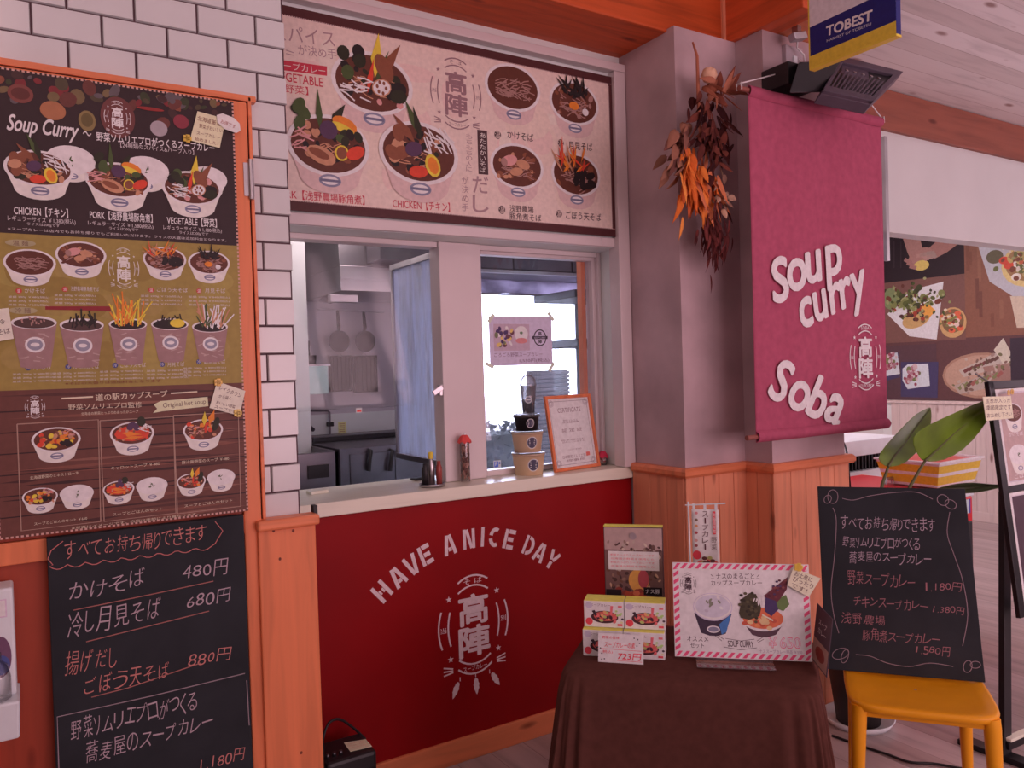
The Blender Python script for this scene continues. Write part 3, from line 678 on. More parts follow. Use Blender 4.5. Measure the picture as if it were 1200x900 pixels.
for i, (ya, yb, xx, lab) in enumerate(((348, 337, 674, 'topmost of the three dark wall shelves beside the kitchen window curtain'), (406, 394, 678, 'middle one of the three dark wall shelves beside the kitchen window curtain'), (488, 470, 697, 'lowest of the three dark wall shelves, beside the framed certificate'))):
    s0 = P(xx, ya, 'y', 3.62)
    SB = MB().box(s0.x, 3.36, 3.62, 4.05, s0.z, s0.z+.045).build('wall_shelf', M_black, bevel=.004)
    tag(SB, lab, 'shelf', 'dark shelves on the kitchen wall')
    MB().hexa([(3.335, 3.66, s0.z-.13), (3.36, 3.66, s0.z-.13), (3.36, 3.69, s0.z-.13), (3.335, 3.69, s0.z-.13)], [(s0.x+.06, 3.66, s0.z), (3.36, 3.66, s0.z), (3.36, 3.69, s0.z), (s0.x+.06, 3.69, s0.z)]).build('bracket', M_black, SB)

# steel hood with duct
HD = empty('range_hood', (1.7, 4.1, 1.85), 'wide stainless steel range hood above the hanging pans', 'range hood')
h0, h1 = P(398, 300, 'y', 3.8), P(545, 300, 'y', 3.8); zt, zm, zbm = P(450, 285, 'y', 3.8).z, P(450, 313, 'y', 3.8).z, P(450, 342, 'y', 3.8).z
b = MB(); b.box(h0.x, h1.x, 3.8, YK-.01, zbm, zm)
b.hexa([(h0.x, 3.8, zm), (h1.x, 3.8, zm), (h1.x, YK-.01, zm), (h0.x, YK-.01, zm)], [(h0.x, 3.86, 2.5), (h1.x, 3.86, 2.5), (h1.x, YK-.01, 2.5), (h0.x, YK-.01, 2.5)])
b.build('canopy', M_steel, HD, bevel=.003)
MB().box(h0.x, h1.x, 3.79, 3.80, (zbm+zm)/2-.004, (zbm+zm)/2+.004).box(h0.x-.003, h1.x, 3.785, 3.80, zbm, zbm+.014).build('lip', M_steel, HD)
d0 = P(437, 260, 'y', 3.7)
MB().box(d0.x, h1.x, 3.62, 3.80, P(440, 306, 'y', 3.7).z, 2.5).build('front_duct', M_steeld, HD)
p = P(393, 352, 'y', 3.85)
LT = MB().box(h0.x-.05, h0.x+.10, 3.82, 3.86, p.z-.012, p.z+.030).build('hood_lamp', M_steel, HD, bevel=.004)
MB().tube([P(388, 352, 'y', 4.0), P(381, 351, 'y', 4.15), P(376, 350, 'y', 4.38)], .018).build('lamp_arm', M_steeld, HD)

# pale column at the left of the kitchen
k0 = P(338, 400, 'y', 3.9).x; k1 = P(361, 400, 'y', 3.9).x
struct(MB().box(k0-.3, k1, 3.9, YK-.001, 0, 2.49).build('trim_5', M_wall))
# pans and trays on the wall
RL = MB().tube([P(372, 362, 'y', 4.36), P(450, 366, 'y', 4.36)], .005).build('hanging_rail', M_steel)
for xx in (380, 444): pass
tag(RL, 'thin steel rail on the kitchen wall that carries the two pans', 'rail')
for xx in (376, 446):
    q = P(xx, 362+(xx-372)*.05, 'y', 4.36); MB().tube([q, q+Vector((0, .04, 0))], .004, 6).build('rail_bracket', M_steel, RL)
M_pan = plain('dark_pan_metal', (.06, .05, .06), .55, .1, .3, 20, spec=.2)
def pan(px, top, cyy, rad, lab):
    c = P(px, cyy, 'y', 4.34); t = P(px-2, top, 'y', 4.34)
    e_ = empty('frying_pan', c, lab, 'frying pan', 'frying pans hanging on the kitchen wall')
    b = MB(); n = 28; pr = [(.001, .0), (rad*.78, .0), (rad, -.035), (rad*.975, -.035), (rad*.76, -.004), (.001, -.004)]
    vs = [Vector((c.x+r*math.cos(2*math.pi*j/n), c.y+.025+z, c.z+r*math.sin(2*math.pi*j/n))) for r, z in pr for j in range(n)]
    b.add(vs, [(i*n+j, i*n+(j+1) % n, (i+1)*n+(j+1) % n, (i+1)*n+j) for i in range(len(pr)-1) for j in range(n)], smooth=True)
    b.build('body', M_pan, e_)
    MB().tube([c+Vector((0, .0, rad*.98)), c+Vector((-.002, -.015, rad*1.3)), Vector((t.x, t.y-.005, t.z))], [.008, .011, .009]).build('handle', M_iron, e_)
pan(397, 364, 400, .062, 'frying pan nearer the tiled wall of the two hanging under the hood')
pan(427.5, 366, 400, .062, 'frying pan nearer the folded casement of the two hanging under the hood')
M_tray = plain('dark_mesh_steel', (.03, .025, .03), .6, .1, .4, 40, spec=.15)
for (x0, y0, x1, y1, lab) in ((387, 417, 412, 458, 'dark hanging tray below the left frying pan'), (415, 417, 442, 459, 'dark hanging tray below the right frying pan')):
    a = P(x0, y0, 'y', 4.35); c = P(x1, y1, 'y', 4.35); a2 = P(x1, y0, 'y', 4.35)
    b = MB(); b.box(a.x, c.x, 4.37, 4.38, c.z, a.z).box(a.x, a.x+.008, 4.335, 4.37, c.z, a.z).box(c.x-.008, c.x, 4.335, 4.37, c.z, a.z).box(a.x, c.x, 4.335, 4.37, c.z, c.z+.008).box(a.x, c.x, 4.335, 4.37, a.z-.008, a.z)
    for i in range(1, 5): xx = a.x+(c.x-a.x)*i/5; b.box(xx-.002, xx+.002, 4.362, 4.37, c.z, a.z)
    T = b.build('wire_tray', M_tray); tag(T, lab, 'tray', 'dark trays hanging below the pans')
    MB().tube([((a.x+c.x)/2-.015, 4.36, a.z), ((a.x+c.x)/2, 4.36, a.z+.02), ((a.x+c.x)/2+.015, 4.36, a.z)], .003, 6).build('hanging_loop', M_steel, T)
# shelf with pot, chopping board
s0, s1 = P(336, 428, 'y', 4.2), P(377, 427, 'y', 4.2)
SHF = MB().box(s0.x, s1.x, 4.05, YK-.001, s0.z-.012, s0.z).build('small_shelf', M_steel, bevel=.002)
tag(SHF, 'small steel shelf beside the tiled wall under a dark pot', 'shelf')
c = P(361, 427, 'y', 4.2); PT = empty('saucepan', (c.x, 4.2, s0.z), 'dark saucepan with upright handle on the small steel shelf', 'saucepan')
MB().lathe([(.001, .002), (.042, .002), (.046, .05), (.043, .05), (.040, .006), (.001, .006)], (c.x, 4.2, s0.z)).build('body', M_iron, PT)
MB().tube([(c.x+.01, 4.2, s0.z+.04), (c.x+.006, 4.2, s0.z+.09), (c.x+.004, 4.2, s0.z+.13)], [.006, .008, .010]).build('handle', M_iron, PT)
a = P(349, 430, 'y', 4.18); c = P(375, 461, 'y', 4.18)
tag(MB().box(a.x, c.x, 4.03, 4.045, c.z, a.z).build('chopping_board', plain('pale_green_plastic', ob(165, 172, 160, .8), .4), bevel=.004), 'pale green chopping board hanging from the small steel shelf', 'chopping board')
# counters
zc = P(440, 509, 'y', 4.1).z
struct(MB().box(1.22, 2.3, YK-.012, YK-.001, P(440, 508, 'y', YK).z, P(440, 482, 'y', YK).z).build('trim_6', M_wall))
ST = empty('noodle_boiler', (1.75, 3.95, 0), 'steel noodle boiler with black lever handles at the back of the kitchen', 'cooker')
a0, a1 = P(398, 540, 'y', 3.7).x, P(520, 540, 'y', 3.7).x+.25
zt = P(450, 522, 'y', 3.7).z
MB().box(a0, a1, 3.7, YK-.08, .08, zt).build('body', M_steeld, ST, bevel=.004)
MB().box(a0, a1, 4.18, YK-.08, zt, P(450, 506, 'y', 4.2).z).build('splashback', M_steeld, ST)
MB().box(a0+.02, a1, 4.16, 4.18, P(450, 512, 'y', 4.18).z, P(450, 507, 'y', 4.18).z).build('dark_slot', M_black, ST)
for xx in (433, 458):
    q = P(xx, 527, 'y', 3.69); q2 = P(xx-1, 552, 'y', 3.67)
    MB().tube([q+Vector((0, .02, 0)), q+Vector((0, -.02, -.002)), q2], [.008, .010, .012]).build('lever_handle', M_black, ST)
for s_ in (a0+.03, a1-.03):
    for yy in (3.74, 4.3): MB().box(s_-.015, s_+.015, yy-.015, yy+.015, 0, .085).build('leg', M_steeld, ST)
for i in range(2):
    x0 = a0+.05+i*.24; MB().box(x0, x0+.2, 3.694, 3.70, zt-.2, zt-.03).build('front_panel', M_steeld, ST, bevel=.003)
SK = empty('sink_unit', (1.2, 3.6, 0), 'steel sink unit with dark openings beside the tiled wall', 'sink')
x0, x1 = P(344, 540, 'y', 3.55).x-.25, P(397, 540, 'y', 3.55).x; zt2 = P(370, 531, 'y', 3.55).z
MB().box(x0, x1, 3.55, 3.585, .1, zt2).box(x0, x1, 4.28, 4.30, .1, zt2).box(x0, x0+.02, 3.55, 4.3, .1, zt2).box(x1-.02, x1, 3.55, 4.3, .1, zt2).box(x0, x1, 3.55, 4.3, zt2-.25, zt2-.23).box(x0, x1, 4.18, 4.30, zt2-.02, zt2).build('basin', M_steeld, SK, bevel=.002)
a = P(361, 546, 'y', 3.54); c = P(386, 559, 'y', 3.54); MB().box(a.x, c.x, 3.54, 3.55, c.z, a.z).build('vent_opening', M_black, SK)
for s_ in (x0+.03, x1-.03):
    for yy in (3.58, 4.27): MB().box(s_-.014, s_+.014, yy-.014, yy+.014, 0, .1).build('leg', M_steel, SK)
fq = P(360, 531, 'y', 4.0); 
FC = empty('faucet', (fq.x, 4.0, zt2), 'dark swan-neck faucet over the steel sink', 'faucet')
b = MB(); b.lathe([(.001, .001), (.02, .001), (.02, .012), (.001, .012)], (fq.x, 4.24, zt2)); b.tube([(fq.x, 4.24, zt2+.002), (fq.x, 4.24, zt2+.07), (fq.x+.015, 4.2, zt2+.10), (fq.x+.035, 4.1, zt2+.10), (fq.x+.045, 4.03, zt2+.075)], .011); b.build('spout', M_steeld, FC)
MB().tube([(fq.x, 4.22, zt2+.06), (fq.x-.02, 4.19, zt2+.11)], .009).tube([(fq.x+.02, 4.21, zt2+.075), (fq.x+.045, 4.18, zt2+.105)], .008).build('lever', M_black, FC)
# pipe with valve on the wall
a = P(352, 481, 'y', 4.36); c = P(386, 481, 'y', 4.36); d = P(387, 530, 'y', 4.36)
PP = MB().tube([a, P(384, 481, 'y', 4.36), c+Vector((0, 0, -.01)), d], .007).build('water_pipe', M_steeld); tag(PP, 'thin bent water pipe with a valve on the kitchen wall', 'pipe')
q = P(386.5, 497, 'y', 4.36); MB().box(q.x-.016, q.x+.016, 4.335, 4.375, q.z-.012, q.z+.012).build('valve', M_black, PP, bevel=.003)
k_ = wallY(4.385)
NT = Ink(k_, .001); c = k_.px(401, 501); NT.rect(c[0]-.024, c[1]-.034, c[0]+.024, c[1]+.034, ob(205, 165, 110, .7))
for i in range(5): NT.rect(c[0]-.018, c[1]+.02-i*.011, c[0]+.016, c[1]+.023-i*.011, ob(150, 100, 80, .7)); NT.L -= 1
tag(NT.build('wall_note', INK, solid=.0008), 'yellowed paper note stuck on the kitchen wall above the boiler', 'note')
NT = Ink(wallY(3.035), .001); c = NT.fr.px(420.5, 481); NT.rect(c[0]-.013, c[1]-.010, c[0]+.013, c[1]+.010, ob(215, 190, 190, .8)); NT.rect(c[0]-.009, c[1]-.006, c[0]+.010, c[1]+.003, ob(190, 50, 45, .8))
tag(NT.build('sticker', INK, solid=.0008), 'small red and white sticker on the clear plastic sheet', 'sticker')
NT = Ink(wallY(4.40), .003); c = NT.fr.px(582, 544)
# electric blue sign sticker low in the right pane
# ------------------------------------------------------------------ wooden door, post, menu poster (left)
YD = 2.365
dk = wallY(YD)
dl, dt = -.14, dk.px(296, 121)[1]; dr = dk.px(299, 400)[0]
DOOR = empty('door_1', (dr, 2.40, 0)); struct(DOOR)
b = MB(); sw = .05
b.box(dl+sw, dr-sw, YD, 2.399, dt-sw*.8, dt).box(dr-sw, dr, YD, 2.399, .0, dt).box(dl, dl+sw, YD, 2.399, 0, dt).box(dl+sw, dr-sw, YD, 2.399, 1.041, 1.099)
b.build('frame', M_orange, DOOR, bevel=.003)
MB().box(dl+sw, dr-sw, YD+.014, 2.399, .0, 1.04).box(dl+sw, dr-sw, YD+.014, 2.399, 1.1, dt-.03).build('panel', M_door, DOOR)
MB().box(dr+.001, dr+.006, 2.380, 2.399, 0, dt+.004).box(dl, dr+.004, 2.380, 2.399, dt+.001, dt+.006).build('gap', plain('dark_gap', (.03, .015, .012), .9), DOOR)
MB().box(dl-.04, dr+.030, YD+.008, 2.399, dt+.006, dt+.024).box(dr+.006, dr+.016, YD+.008, 2.399, 1.07, dt+.02).build('jamb', M_orangeX, DOOR, bevel=.002)
a = P(289, 187, 'y', YD); c = P(292, 234, 'y', YD)
HG = MB().tube([(dr+.004, YD-.006, c.z), (dr+.004, YD-.006, a.z)], .0075, 10).box(dr-.016, dr+.014, YD-.003, YD+.006, c.z+.01, a.z-.01).build('hinge', M_steel, DOOR)

px0 = P(308, 800, 'y', 2.36).x
POST = MB().box(px0, .742, 2.352, 2.40, 0, 1.046).build('post_boards', M_orange, bevel=.004)
struct(POST); POST.name = 'trim_7'
MB().box(px0-.004, .752, 2.335, 2.40, 1.046, 1.078).build('cap', M_orangeX, POST, bevel=.008)
b = Ink(wallY(2.352), .001)
for x, y in ((320.5, 622), (343.5, 622), (353, 882), (328, 655)): c = b.fr.px(x, y); b.ell(c[0], c[1], .004, .005, ob(90, 40, 25, .6), 10); b.L = 0
b.build('knots', INK, POST)
MB().box(.742, .757, 2.372, 2.398, 1.066, 1.10).build('corner_stop', M_black, POST, bevel=.003)

M_back = plain('poster_sheet', ob(70, 48, 46, .8), .6)
pk = wallY(2.358)
u0 = -.068; u1, vb = pk.px(291, 600)[0], pk.px(150, 615)[1]; vt = pk.px(150, 101)[1]
PO = empty('menu_poster', (.25, 2.36, vb), 'tall three-part food menu poster covering the wooden door on the left', 'poster')
MB().box(u0, u1, 2.358, 2.3645, vb, vt).build('sheet', M_back, PO)
k = Ink(pk, .0008); KP = .85
v1 = pk.px(150, 281)[1]; v2 = pk.px(150, 453)[1]
k.rect(u0, v1, u1, vt, ob(44, 30, 32, KP)); k.L = 0
k.rect(u0, v2, u1, v1, ob(138, 114, 54, KP)); k.L = 0
k.rect(u0, vb, u1, v2, ob(92, 54, 44, KP)); k.L = 1
r_ = random.Random(11)
for i in range(34):                           # cloudy green ground
    k.ell(r_.uniform(u0+.06, u1-.06), r_.uniform(v2+.06, v1-.06), r_.uniform(.02, .055), r_.uniform(.02, .05), ob(*r_.choice([(146, 122, 60), (130, 106, 48), (142, 116, 60)]), KP), 14); k.L = 1+i % 5
for i in range(46):                           # printed timber
    y = vb+(v2-vb)*r_.random(); x = r_.uniform(u0, u1-.1); l = r_.uniform(.08, .4); x1 = min(u1, x+l)
    k.poly([(x, y), ((x+x1)/2, y-.004), (x1, y+.001), ((x+x1)/2, y+.004)], ob(*r_.choice([(62, 34, 30), (112, 66, 52), (120, 76, 62), (74, 42, 36), (50, 28, 26)]), KP)); k.L = 1+i % 6
for i in range(1, 7): k.rect(u0, vb+(v2-vb)*i/7-.0015, u1, vb+(v2-vb)*i/7+.0015, ob(46, 26, 25, KP)); k.L = 7
k.L = 8
for i in range(60):                           # spices along the top
    x = r_.uniform(u0+.02, u1-.02); y = vt-.012-abs(r_.gauss(0, .028)); s_ = r_.uniform(.006, .022)
    if vt-y > .1 : continue
    y = min(y, vt-s_)
    k.ell(x, y, s_, s_*r_.uniform(.5, .9), ob(*r_.choice([(92, 50, 42), (120, 66, 46), (70, 62, 44), (52, 58, 36), (110, 38, 40), (86, 76, 78), (60, 40, 38), (104, 86, 56)]), KP), 12, r_.random()*3); k.L = 8+i % 10
k.L = 20
for x, y, rx, ry, c in ((24, 110, 15, 11, (110, 58, 50)), (24, 110, 11, 7, (84, 42, 36)), (62, 130, 15, 11, (150, 92, 60)), (102, 142, 10, 12, (120, 100, 60)), (102, 141, 7, 8, (90, 78, 44)), (186, 151, 10, 9, (150, 128, 130)), (138, 138, 20, 24, (96, 52, 48)), (212, 143, 9, 8, (120, 44, 52)), (176, 128, 16, 2, (130, 40, 36))):
    p = pk.px(x, y); q = pk.size(x-rx, y-ry, x+rx, y+ry); k.ell(p[0], p[1], q[0]/2, q[1]/2, ob(*c, KP))
WH = ob(205, 175, 175, KP); WH2 = ob(190, 158, 158, KP)
def emb_px(k, x0, y0, x1, y1, col, **kw):
    c = k.fr.px((x0+x1)/2, (y0+y1)/2); w, h = k.fr.size(x0, y0, x1, y1); emblem(k, c[0], c[1], w, h, col, **kw)
k.L = 32; emb_px(k, 122, 119, 153, 157, WH)
k.L = 32; k.pxslope('Soup Curry', (8, 146), (92, 157), 24, WH, bold=.02, shear=.35)
k.pxslope('〜', (97, 156), (107, 158), 5, WH)
k.L = 32; k.pxslope('野菜ソムリエプロがつくるスープカレー', (113, 160), (251, 174), 10, WH, bold=.012)
k.L = 32; k.pxslope('【24種類のスパイス&ハーブ入り】', (141, 170), (227, 179), 6, WH2)
def bpx(k, x, y, wpx, kind, **kw):
    c = k.fr.px(x, y); w = k.fr.size(x-wpx/2, y-5, x+wpx/2, y+5)[0]; bowl(k, c[0], c[1], w, kind, KP, **kw)
for x, y, w in ((83, 188, 58), (171, 200, 54), (243, 210, 46)): k.L = 32; bpx(k, x, y, w, 'rice', sq=.33, deep=.3, seed=int(x))
for x, y, w, kd in ((46, 198, 82, 'chicken'), (139, 212, 77, 'pork'), (225, 221, 70, 'veg')): k.L = 44; bpx(k, x, y, w, kd, seed=int(x), sq=.30, deep=.33)
k.L = 33
for t, x0, y0, x1, y1 in (('CHICKEN【チキン】', 17, 243, 80, 254), ('PORK【浅野農場豚角煮】', 106, 249, 179, 259), ('VEGETABLE【野菜】', 196, 255, 254, 265)):
    k.pxtext(t, x0, y0, x1, y1, WH, bold=.012); k.L = 33
for t, x0, y0, x1, y1 in (('レギュラーサイズ ￥1,380(税込)', 10, 255, 89, 262), ('ライスは200gです', 32, 262, 70, 266), ('レギュラーサイズ ￥1,580(税込)', 104, 261, 180, 267), ('ライスは200gです', 128, 267, 162, 271), ('レギュラーサイズ ￥1,180(税込)', 192, 266, 260, 272), ('ライスは200gです', 210, 272, 244, 276)):
    k.pxtext(t, x0, y0, x1, y1, WH2); k.L = 33
k.pxslope('※スープカレーは店内でもお持ち帰りでもご利用いただけます。ライスの大盛は追加料金となります。', (9, 268), (265, 282), 3.4, WH2)
# soba rows
k.L = 16
for x, y, w, kd in ((35, 308, 62, 'noodle'), (95, 299, 60, 'meat'), (193, 304, 51, 'gobo'), (245, 308, 49, 'nori')): k.L = 16; bpx(k, x, y, w, kd, seed=int(x), sq=.30, deep=.33)
k.L = 16; emb_px(k, 127, 291, 163, 338, ob(200, 178, 165, KP))
for x, y, w, h, tp, sd in ((40, 378, 54, 52, 'noodle', 1), (96, 381, 52, 48, 'nori', 2), (150, 380, 45, 46, 'gobo', 3), (199, 380, 44, 43, 'egg', 4), (246, 383, 42, 40, 'greens', 5)):
    k.L = 18; c = pk.px(x, y); ww, hh = pk.size(x-w/2, y, x+w/2, y+h); cup(k, c[0], c[1], ww, hh, tp, KP, sd)
k.L = 16
k.pxpoly([(53, 359), (129, 359), (130, 364.5), (53, 363)], ob(122, 32, 36, KP)); k.L = 16
for x, y, w in ((24, 285, 36), (27, 364, 34)):
    c = pk.px(x, y); q = pk.size(x-w/2, y-4, x+w/2, y+4); k.ell(c[0], c[1], q[0]/2, q[1]/2, ob(150, 130, 96, KP)); k.L = 17; k.pxtext('温 麺' if y < 300 else '冷 麺', x-9, y-3, x+9, y+3, ob(100, 70, 56, KP)); k.L = 16
for i, (x, t, y) in enumerate(((22, 'かけそば', 341), (76, '浅野農場豚角煮そば', 339), (177, 'ごぼう天そば', 340), (233, '月見そば', 341))):
    c = pk.px(x, y); k.ell(c[0], c[1], .007, .007, ob(170, 50, 44, KP)); k.L = 17; k.pxtext('温', x-2, y-2, x+2, y+2, WH); k.L = 16
    k.pxtext(t, x+7, y-3, x+7+6*len(t) if len(t) < 7 else x+40, y+2.5, WH2); k.L = 16
    for j in range(3): k.pxtext('並盛 200g ￥%d0(税込)' % (48+i*12+j*10), x-12, y+6+j*4.6, x+36, y+8.8+j*4.6, WH2); k.L = 16
for i, (x, t, y) in enumerate(((33, '冷 もり', 431), (80, '冷し月見そば', 430), (135, 'ごぼう天そば', 428), (190, '月見そば', 427), (233, '豚角煮そば', 424))):
    c = pk.px(x, y); k.ell(c[0], c[1], .007, .007, ob(60, 62, 110, KP)); k.L = 17; k.pxtext('冷', x-2, y-2, x+2, y+2, WH); k.L = 16
    k.pxtext(t, x+6, y-3, x+6+5*len(t), y+2.5, WH2); k.L = 16
    for j in range(3): k.pxtext('並盛 200g ￥%d0(税込)' % (58+i*10+j*10), x-18, y+6+j*4.2, x+32, y+8.6+j*4.2, WH2); k.L = 16
k.pxtext('※そばの大盛りは追加料金となります', 78, 446, 190, 449.5, ob(110, 50, 34, KP)); k.L = 16
# cup soups on timber
CR = ob(196, 160, 140, KP)
emb_px(k, 29, 464, 53, 490, WH); k.L = 16
k.pxslope('道の駅カップスープ', (112, 466), (196, 461), 8, CR, bold=.01); k.L = 16
k.pxslope('野菜ソムリエプロ監修', (80, 477), (166, 474), 7, CR); k.L = 16
k.pxslope('北海道の野菜たっぷりのあったかスープ', (95, 485), (162, 482), 3.5, CR); k.L = 16
k.pxline([(72, 467), (109, 465)], .004, CR); k.L = 16; k.pxline([(200, 461), (231, 459)], .004, CR); k.L = 16
k.pxpoly([(188, 470), (243, 465), (244, 476), (190, 482), (179, 484), (184, 479), (180, 474)], ob(190, 166, 136, KP)); k.pxslope('Original hot soup', (191, 476), (241, 471), 7, ob(84, 58, 48, KP)); k.L = 16
for x0, x1, ya, yb in ((20, 115, 497, 622), (117, 203, 493, 611), (203, 279, 487, 602)):
    s_ = -4/85*1.0
    k.pxline([(x0, ya), (x1, ya-(x1-x0)*.055), (x1+3, yb-(x1-x0)*.115), (x0+5, yb), (x0, ya)], .0028, ob(150, 112, 96, KP)); k.L = 16
for x, y, w, kd in ((66, 515, 58, 'soup1'), (155, 508, 52, 'soup2'), (238, 504, 47, 'soup3'), (47, 582, 42, 'soup1'), (90, 578, 40, 'rice'), (139, 573, 37, 'soup2'), (178, 569, 37, 'rice'), (224, 564, 34, 'soup3'), (259, 559, 33, 'rice')):
    k.L = 18; bpx(k, x, y, w, kd, seed=int(x+w), sq=.29, deep=.36)
k.L = 17
for t, a, c, h in (('北海道野菜のミネストローネ', (35, 560), (92, 554), 4), ('キャロットスープ ￥480', (130, 549), (187, 543), 4), ('豚汁風野菜のスープ ￥480', (213, 542), (268, 537), 4), ('スープとごはんのセット ￥650', (40, 614), (102, 607), 3.5), ('スープとごはんのセット', (132, 603), (190, 596), 3.5), ('スープとごはんのセット', (216, 593), (272, 586), 3.5), ('※写真はイメージです。内容は季節により異なります。', (84, 619), (232, 602), 3)):
    k.pxslope(t, a, c, h, CR); k.L = 17
# knurled edge of the sheet
k.L = 6
for i in range(int((vt-vb)/.011)):
    y = vb+.004+i*.011
    for x in (u0, u1-.005): k.rect(x, y, x+.005, y+.006, ob(186, 128, 116, KP)); k.L = 6
for i in range(int((u1-u0)/.011)):
    x = u0+.004+i*.011
    for y in (vb, vt-.005): k.rect(x, y, x+.006, y+.005, ob(186, 128, 116, KP)); k.L = 6
k.build('print', INK, PO)

def note(name, fr, pts, base, col, lines, label, ink=(70, 45, 40), w=.006, clip=None, kk=.85, cat='note', group=None):
    """a small paper card: outline in photo pixels, writing as text lines, an optional star or flower pin"""
    q = [fr.px(*p) for p in pts]; b = MB(); n = len(q)
    a = sum(q[i][0]*q[(i+1) % n][1]-q[(i+1) % n][0]*q[i][1] for i in range(n))
    if a < 0: q = q[::-1]
    b.add([fr.at(x, y, w) for x, y in q]+[fr.at(x, y, w-.0015) for x, y in q], [tuple(range(n)), tuple(range(2*n-1, n-1, -1))]+[(i, n+i, n+(i+1) % n, (i+1) % n) for i in range(n)], col=ob(*col, kk))
    E_ = empty(name, fr.at(q[0][0], q[0][1], 0), label, cat, group); b.build('card', INK, E_)
    if lines:
        kx = Ink(fr, w+.0005)
        for t, a_, c_, h in lines: kx.pxslope(t, a_, c_, h, ob(*ink, kk)); kx.L = 0
        kx.build('writing', INK, E_)
    if clip:
        for cx_, cy_, cc in clip:
            c = fr.px(cx_, cy_); kb_ = MB()
            for i in range(5):
                an = i*1.2566; x, y = c[0]+.006*math.cos(an), c[1]+.006*math.sin(an)
                kb_.obox(fr.at(x, y, w+.0015), fr.ex*.0055, fr.ey*.0055, fr.n*.0015, col=ob(*cc, kk))
            kb_.build('pin', GLOSSY, E_, bevel=.001)
    return E_
nf = wallY(2.357)
note('note_card', nf, [(231, 131), (264, 140), (257, 174), (222, 165)], 0, (206, 172, 142), [('北海道厳選', (231, 139), (258, 146), 6), ('野菜がおいしい', (233, 148), (260, 154), 5), ('スープカレー', (230, 156), (257, 162), 4), ('始めました！', (228, 163), (255, 169), 4)], 'cream handwritten card pinned at the top right of the tall menu poster', (110, 60, 45), clip=[(219, 163, (206, 150, 60))])
note('note_tag', nf, [(253, 136), (260, 134), (273, 139), (280, 146), (281, 154), (276, 157), (262, 152), (254, 144)], 0, (214, 180, 168), [('お得です', (258, 143), (275, 150), 5)], 'pale rounded paper tag on the upper right corner of the tall menu poster', (150, 90, 80), w=.0095)
note('note_card', nf, [(-6, 363), (10, 361), (16, 397), (-6, 401)], 0, (208, 178, 158), [('冷', (-3, 378), (6, 377), 6), ('そば', (-3, 390), (12, 387), 6)], 'cream card cut by the photo edge on the green part of the menu poster')
note('note_card', nf, [(254, 447), (287, 458), (280, 487), (245, 478)], 0, (206, 174, 156), [('レイクタウン', (257, 454), (282, 464), 5), ('から届く', (256, 464), (270, 467), 4), ('おいしい野菜', (253, 471), (275, 477), 4), ('スープです', (251, 476), (276, 483), 4)], 'tilted cream handwritten card pinned over the wood-coloured part of the menu poster', (80, 50, 46), clip=[(255, 448, (212, 140, 50)), (278, 484, (212, 150, 60))])

# chalkboard on the door
ck = wallY(2.335)
a = ck.px(53, 633); c = ck.px(282, 603); e2 = ck.px(66, 900); f2 = ck.px(300, 900)
x0, x1, zt, = a[0]+.003, (c[0]+f2[0])/2, (a[1]+c[1])/2
CBO = empty('chalkboard', ((x0+x1)/2, 2.345, .35), 'tall black chalkboard price list hung on the wooden door below the menu poster', 'chalkboard')
MB().box(x0, x1, 2.335, 2.364, .30, zt).build('slate', M_board, CBO, bevel=.002)
k = Ink(ck, .0008); PKc = ob(150, 90, 82, .62); WC = ob(140, 114, 118, .62)
def chalk(t, a, c, h, col, **kw): k.hand(t, a, c, h*1.05, col, **kw); k.L = 0
chalk('すべてお持ち帰りできます', (75, 646), (243, 624), 21, PKc, shear=.15)
sc = [(58+i*4.2, 664-i*.55+4.5*abs(math.sin(i*.62))) for i in range(45)]
k.pxline([(74, 634), (60, 645), (56, 655), (62, 662)]+sc+[(252, 637), (261, 622), (252, 611)], .0022, ob(150, 84, 78, .62)); k.L = 0
for t, a, c, h, col in (('かけそば', (80, 695), (172, 676), 22, WC), ('480円', (213, 672), (269, 663), 17, WC), ('冷し月見そば', (77, 733), (190, 710), 25, WC), ('680円', (217, 707), (272, 696), 16, WC), ('揚げだし', (76, 780), (137, 769), 24, PKc), ('ごぼう天そば', (97, 806), (200, 782), 20, PKc), ('880円', (220, 775), (272, 766), 15, PKc),
                        ('野菜ソムリエプロがつくる', (82, 858), (231, 820), 23, WC), ('蕎麦屋のスープカレー', (100, 884), (250, 843), 22, WC), ('1,180円', (231, 898), (288, 882), 15, PKc)):
    chalk(t, a, c, h, col, shear=.12)
for pts, col in (([(86, 715), (170, 698), (250, 681)], PKc), ([(101, 752), (245, 716)], PKc), ([(107, 817), (150, 806), (235, 777)], PKc), ([(69, 903), (67, 840), (180, 815), (287, 789)], WC), ([(289, 797), (292, 850)], WC)):
    k.pxline(pts, .0026, mul(col, .7)); k.L = 0
k.build('chalk_writing', CHALK, CBO)

# ------------------------------------------------------------------ billboard above the hatch
bk = wallY(2.650); KB = .85
x1 = bk.px(722, 180)[0]; zt = bk.px(526, 48.5)[1]; zb = bk.px(533, 262)[1]; x0 = .718
BB = empty('menu_board', (1.5, 2.65, zb), 'wide pink menu board with bowls of curry and noodles above the serving hatch', 'menu board')
MB().box(x0, x1, 2.650, 2.654, zb, zt).build('panel', M_back, BB)
k = Ink(bk, .0008); bw = .034
k.rect(x0, zb, x1, zt, ob(70, 34, 34, KB)); k.rect(x0, zb+bw, x1-bw, zt-bw, ob(212, 158, 150, KB))
r_ = random.Random(2)
for i in range(30): k.ell(r_.uniform(x0+.12, x1-.2), r_.uniform(zb+.14, zt-.14), r_.uniform(.03, .1), r_.uniform(.02, .09), ob(*r_.choice([(216, 163, 154), (207, 152, 146), (210, 158, 148)]), KB), 14); k.L = 2+i % 4
k.L = 6
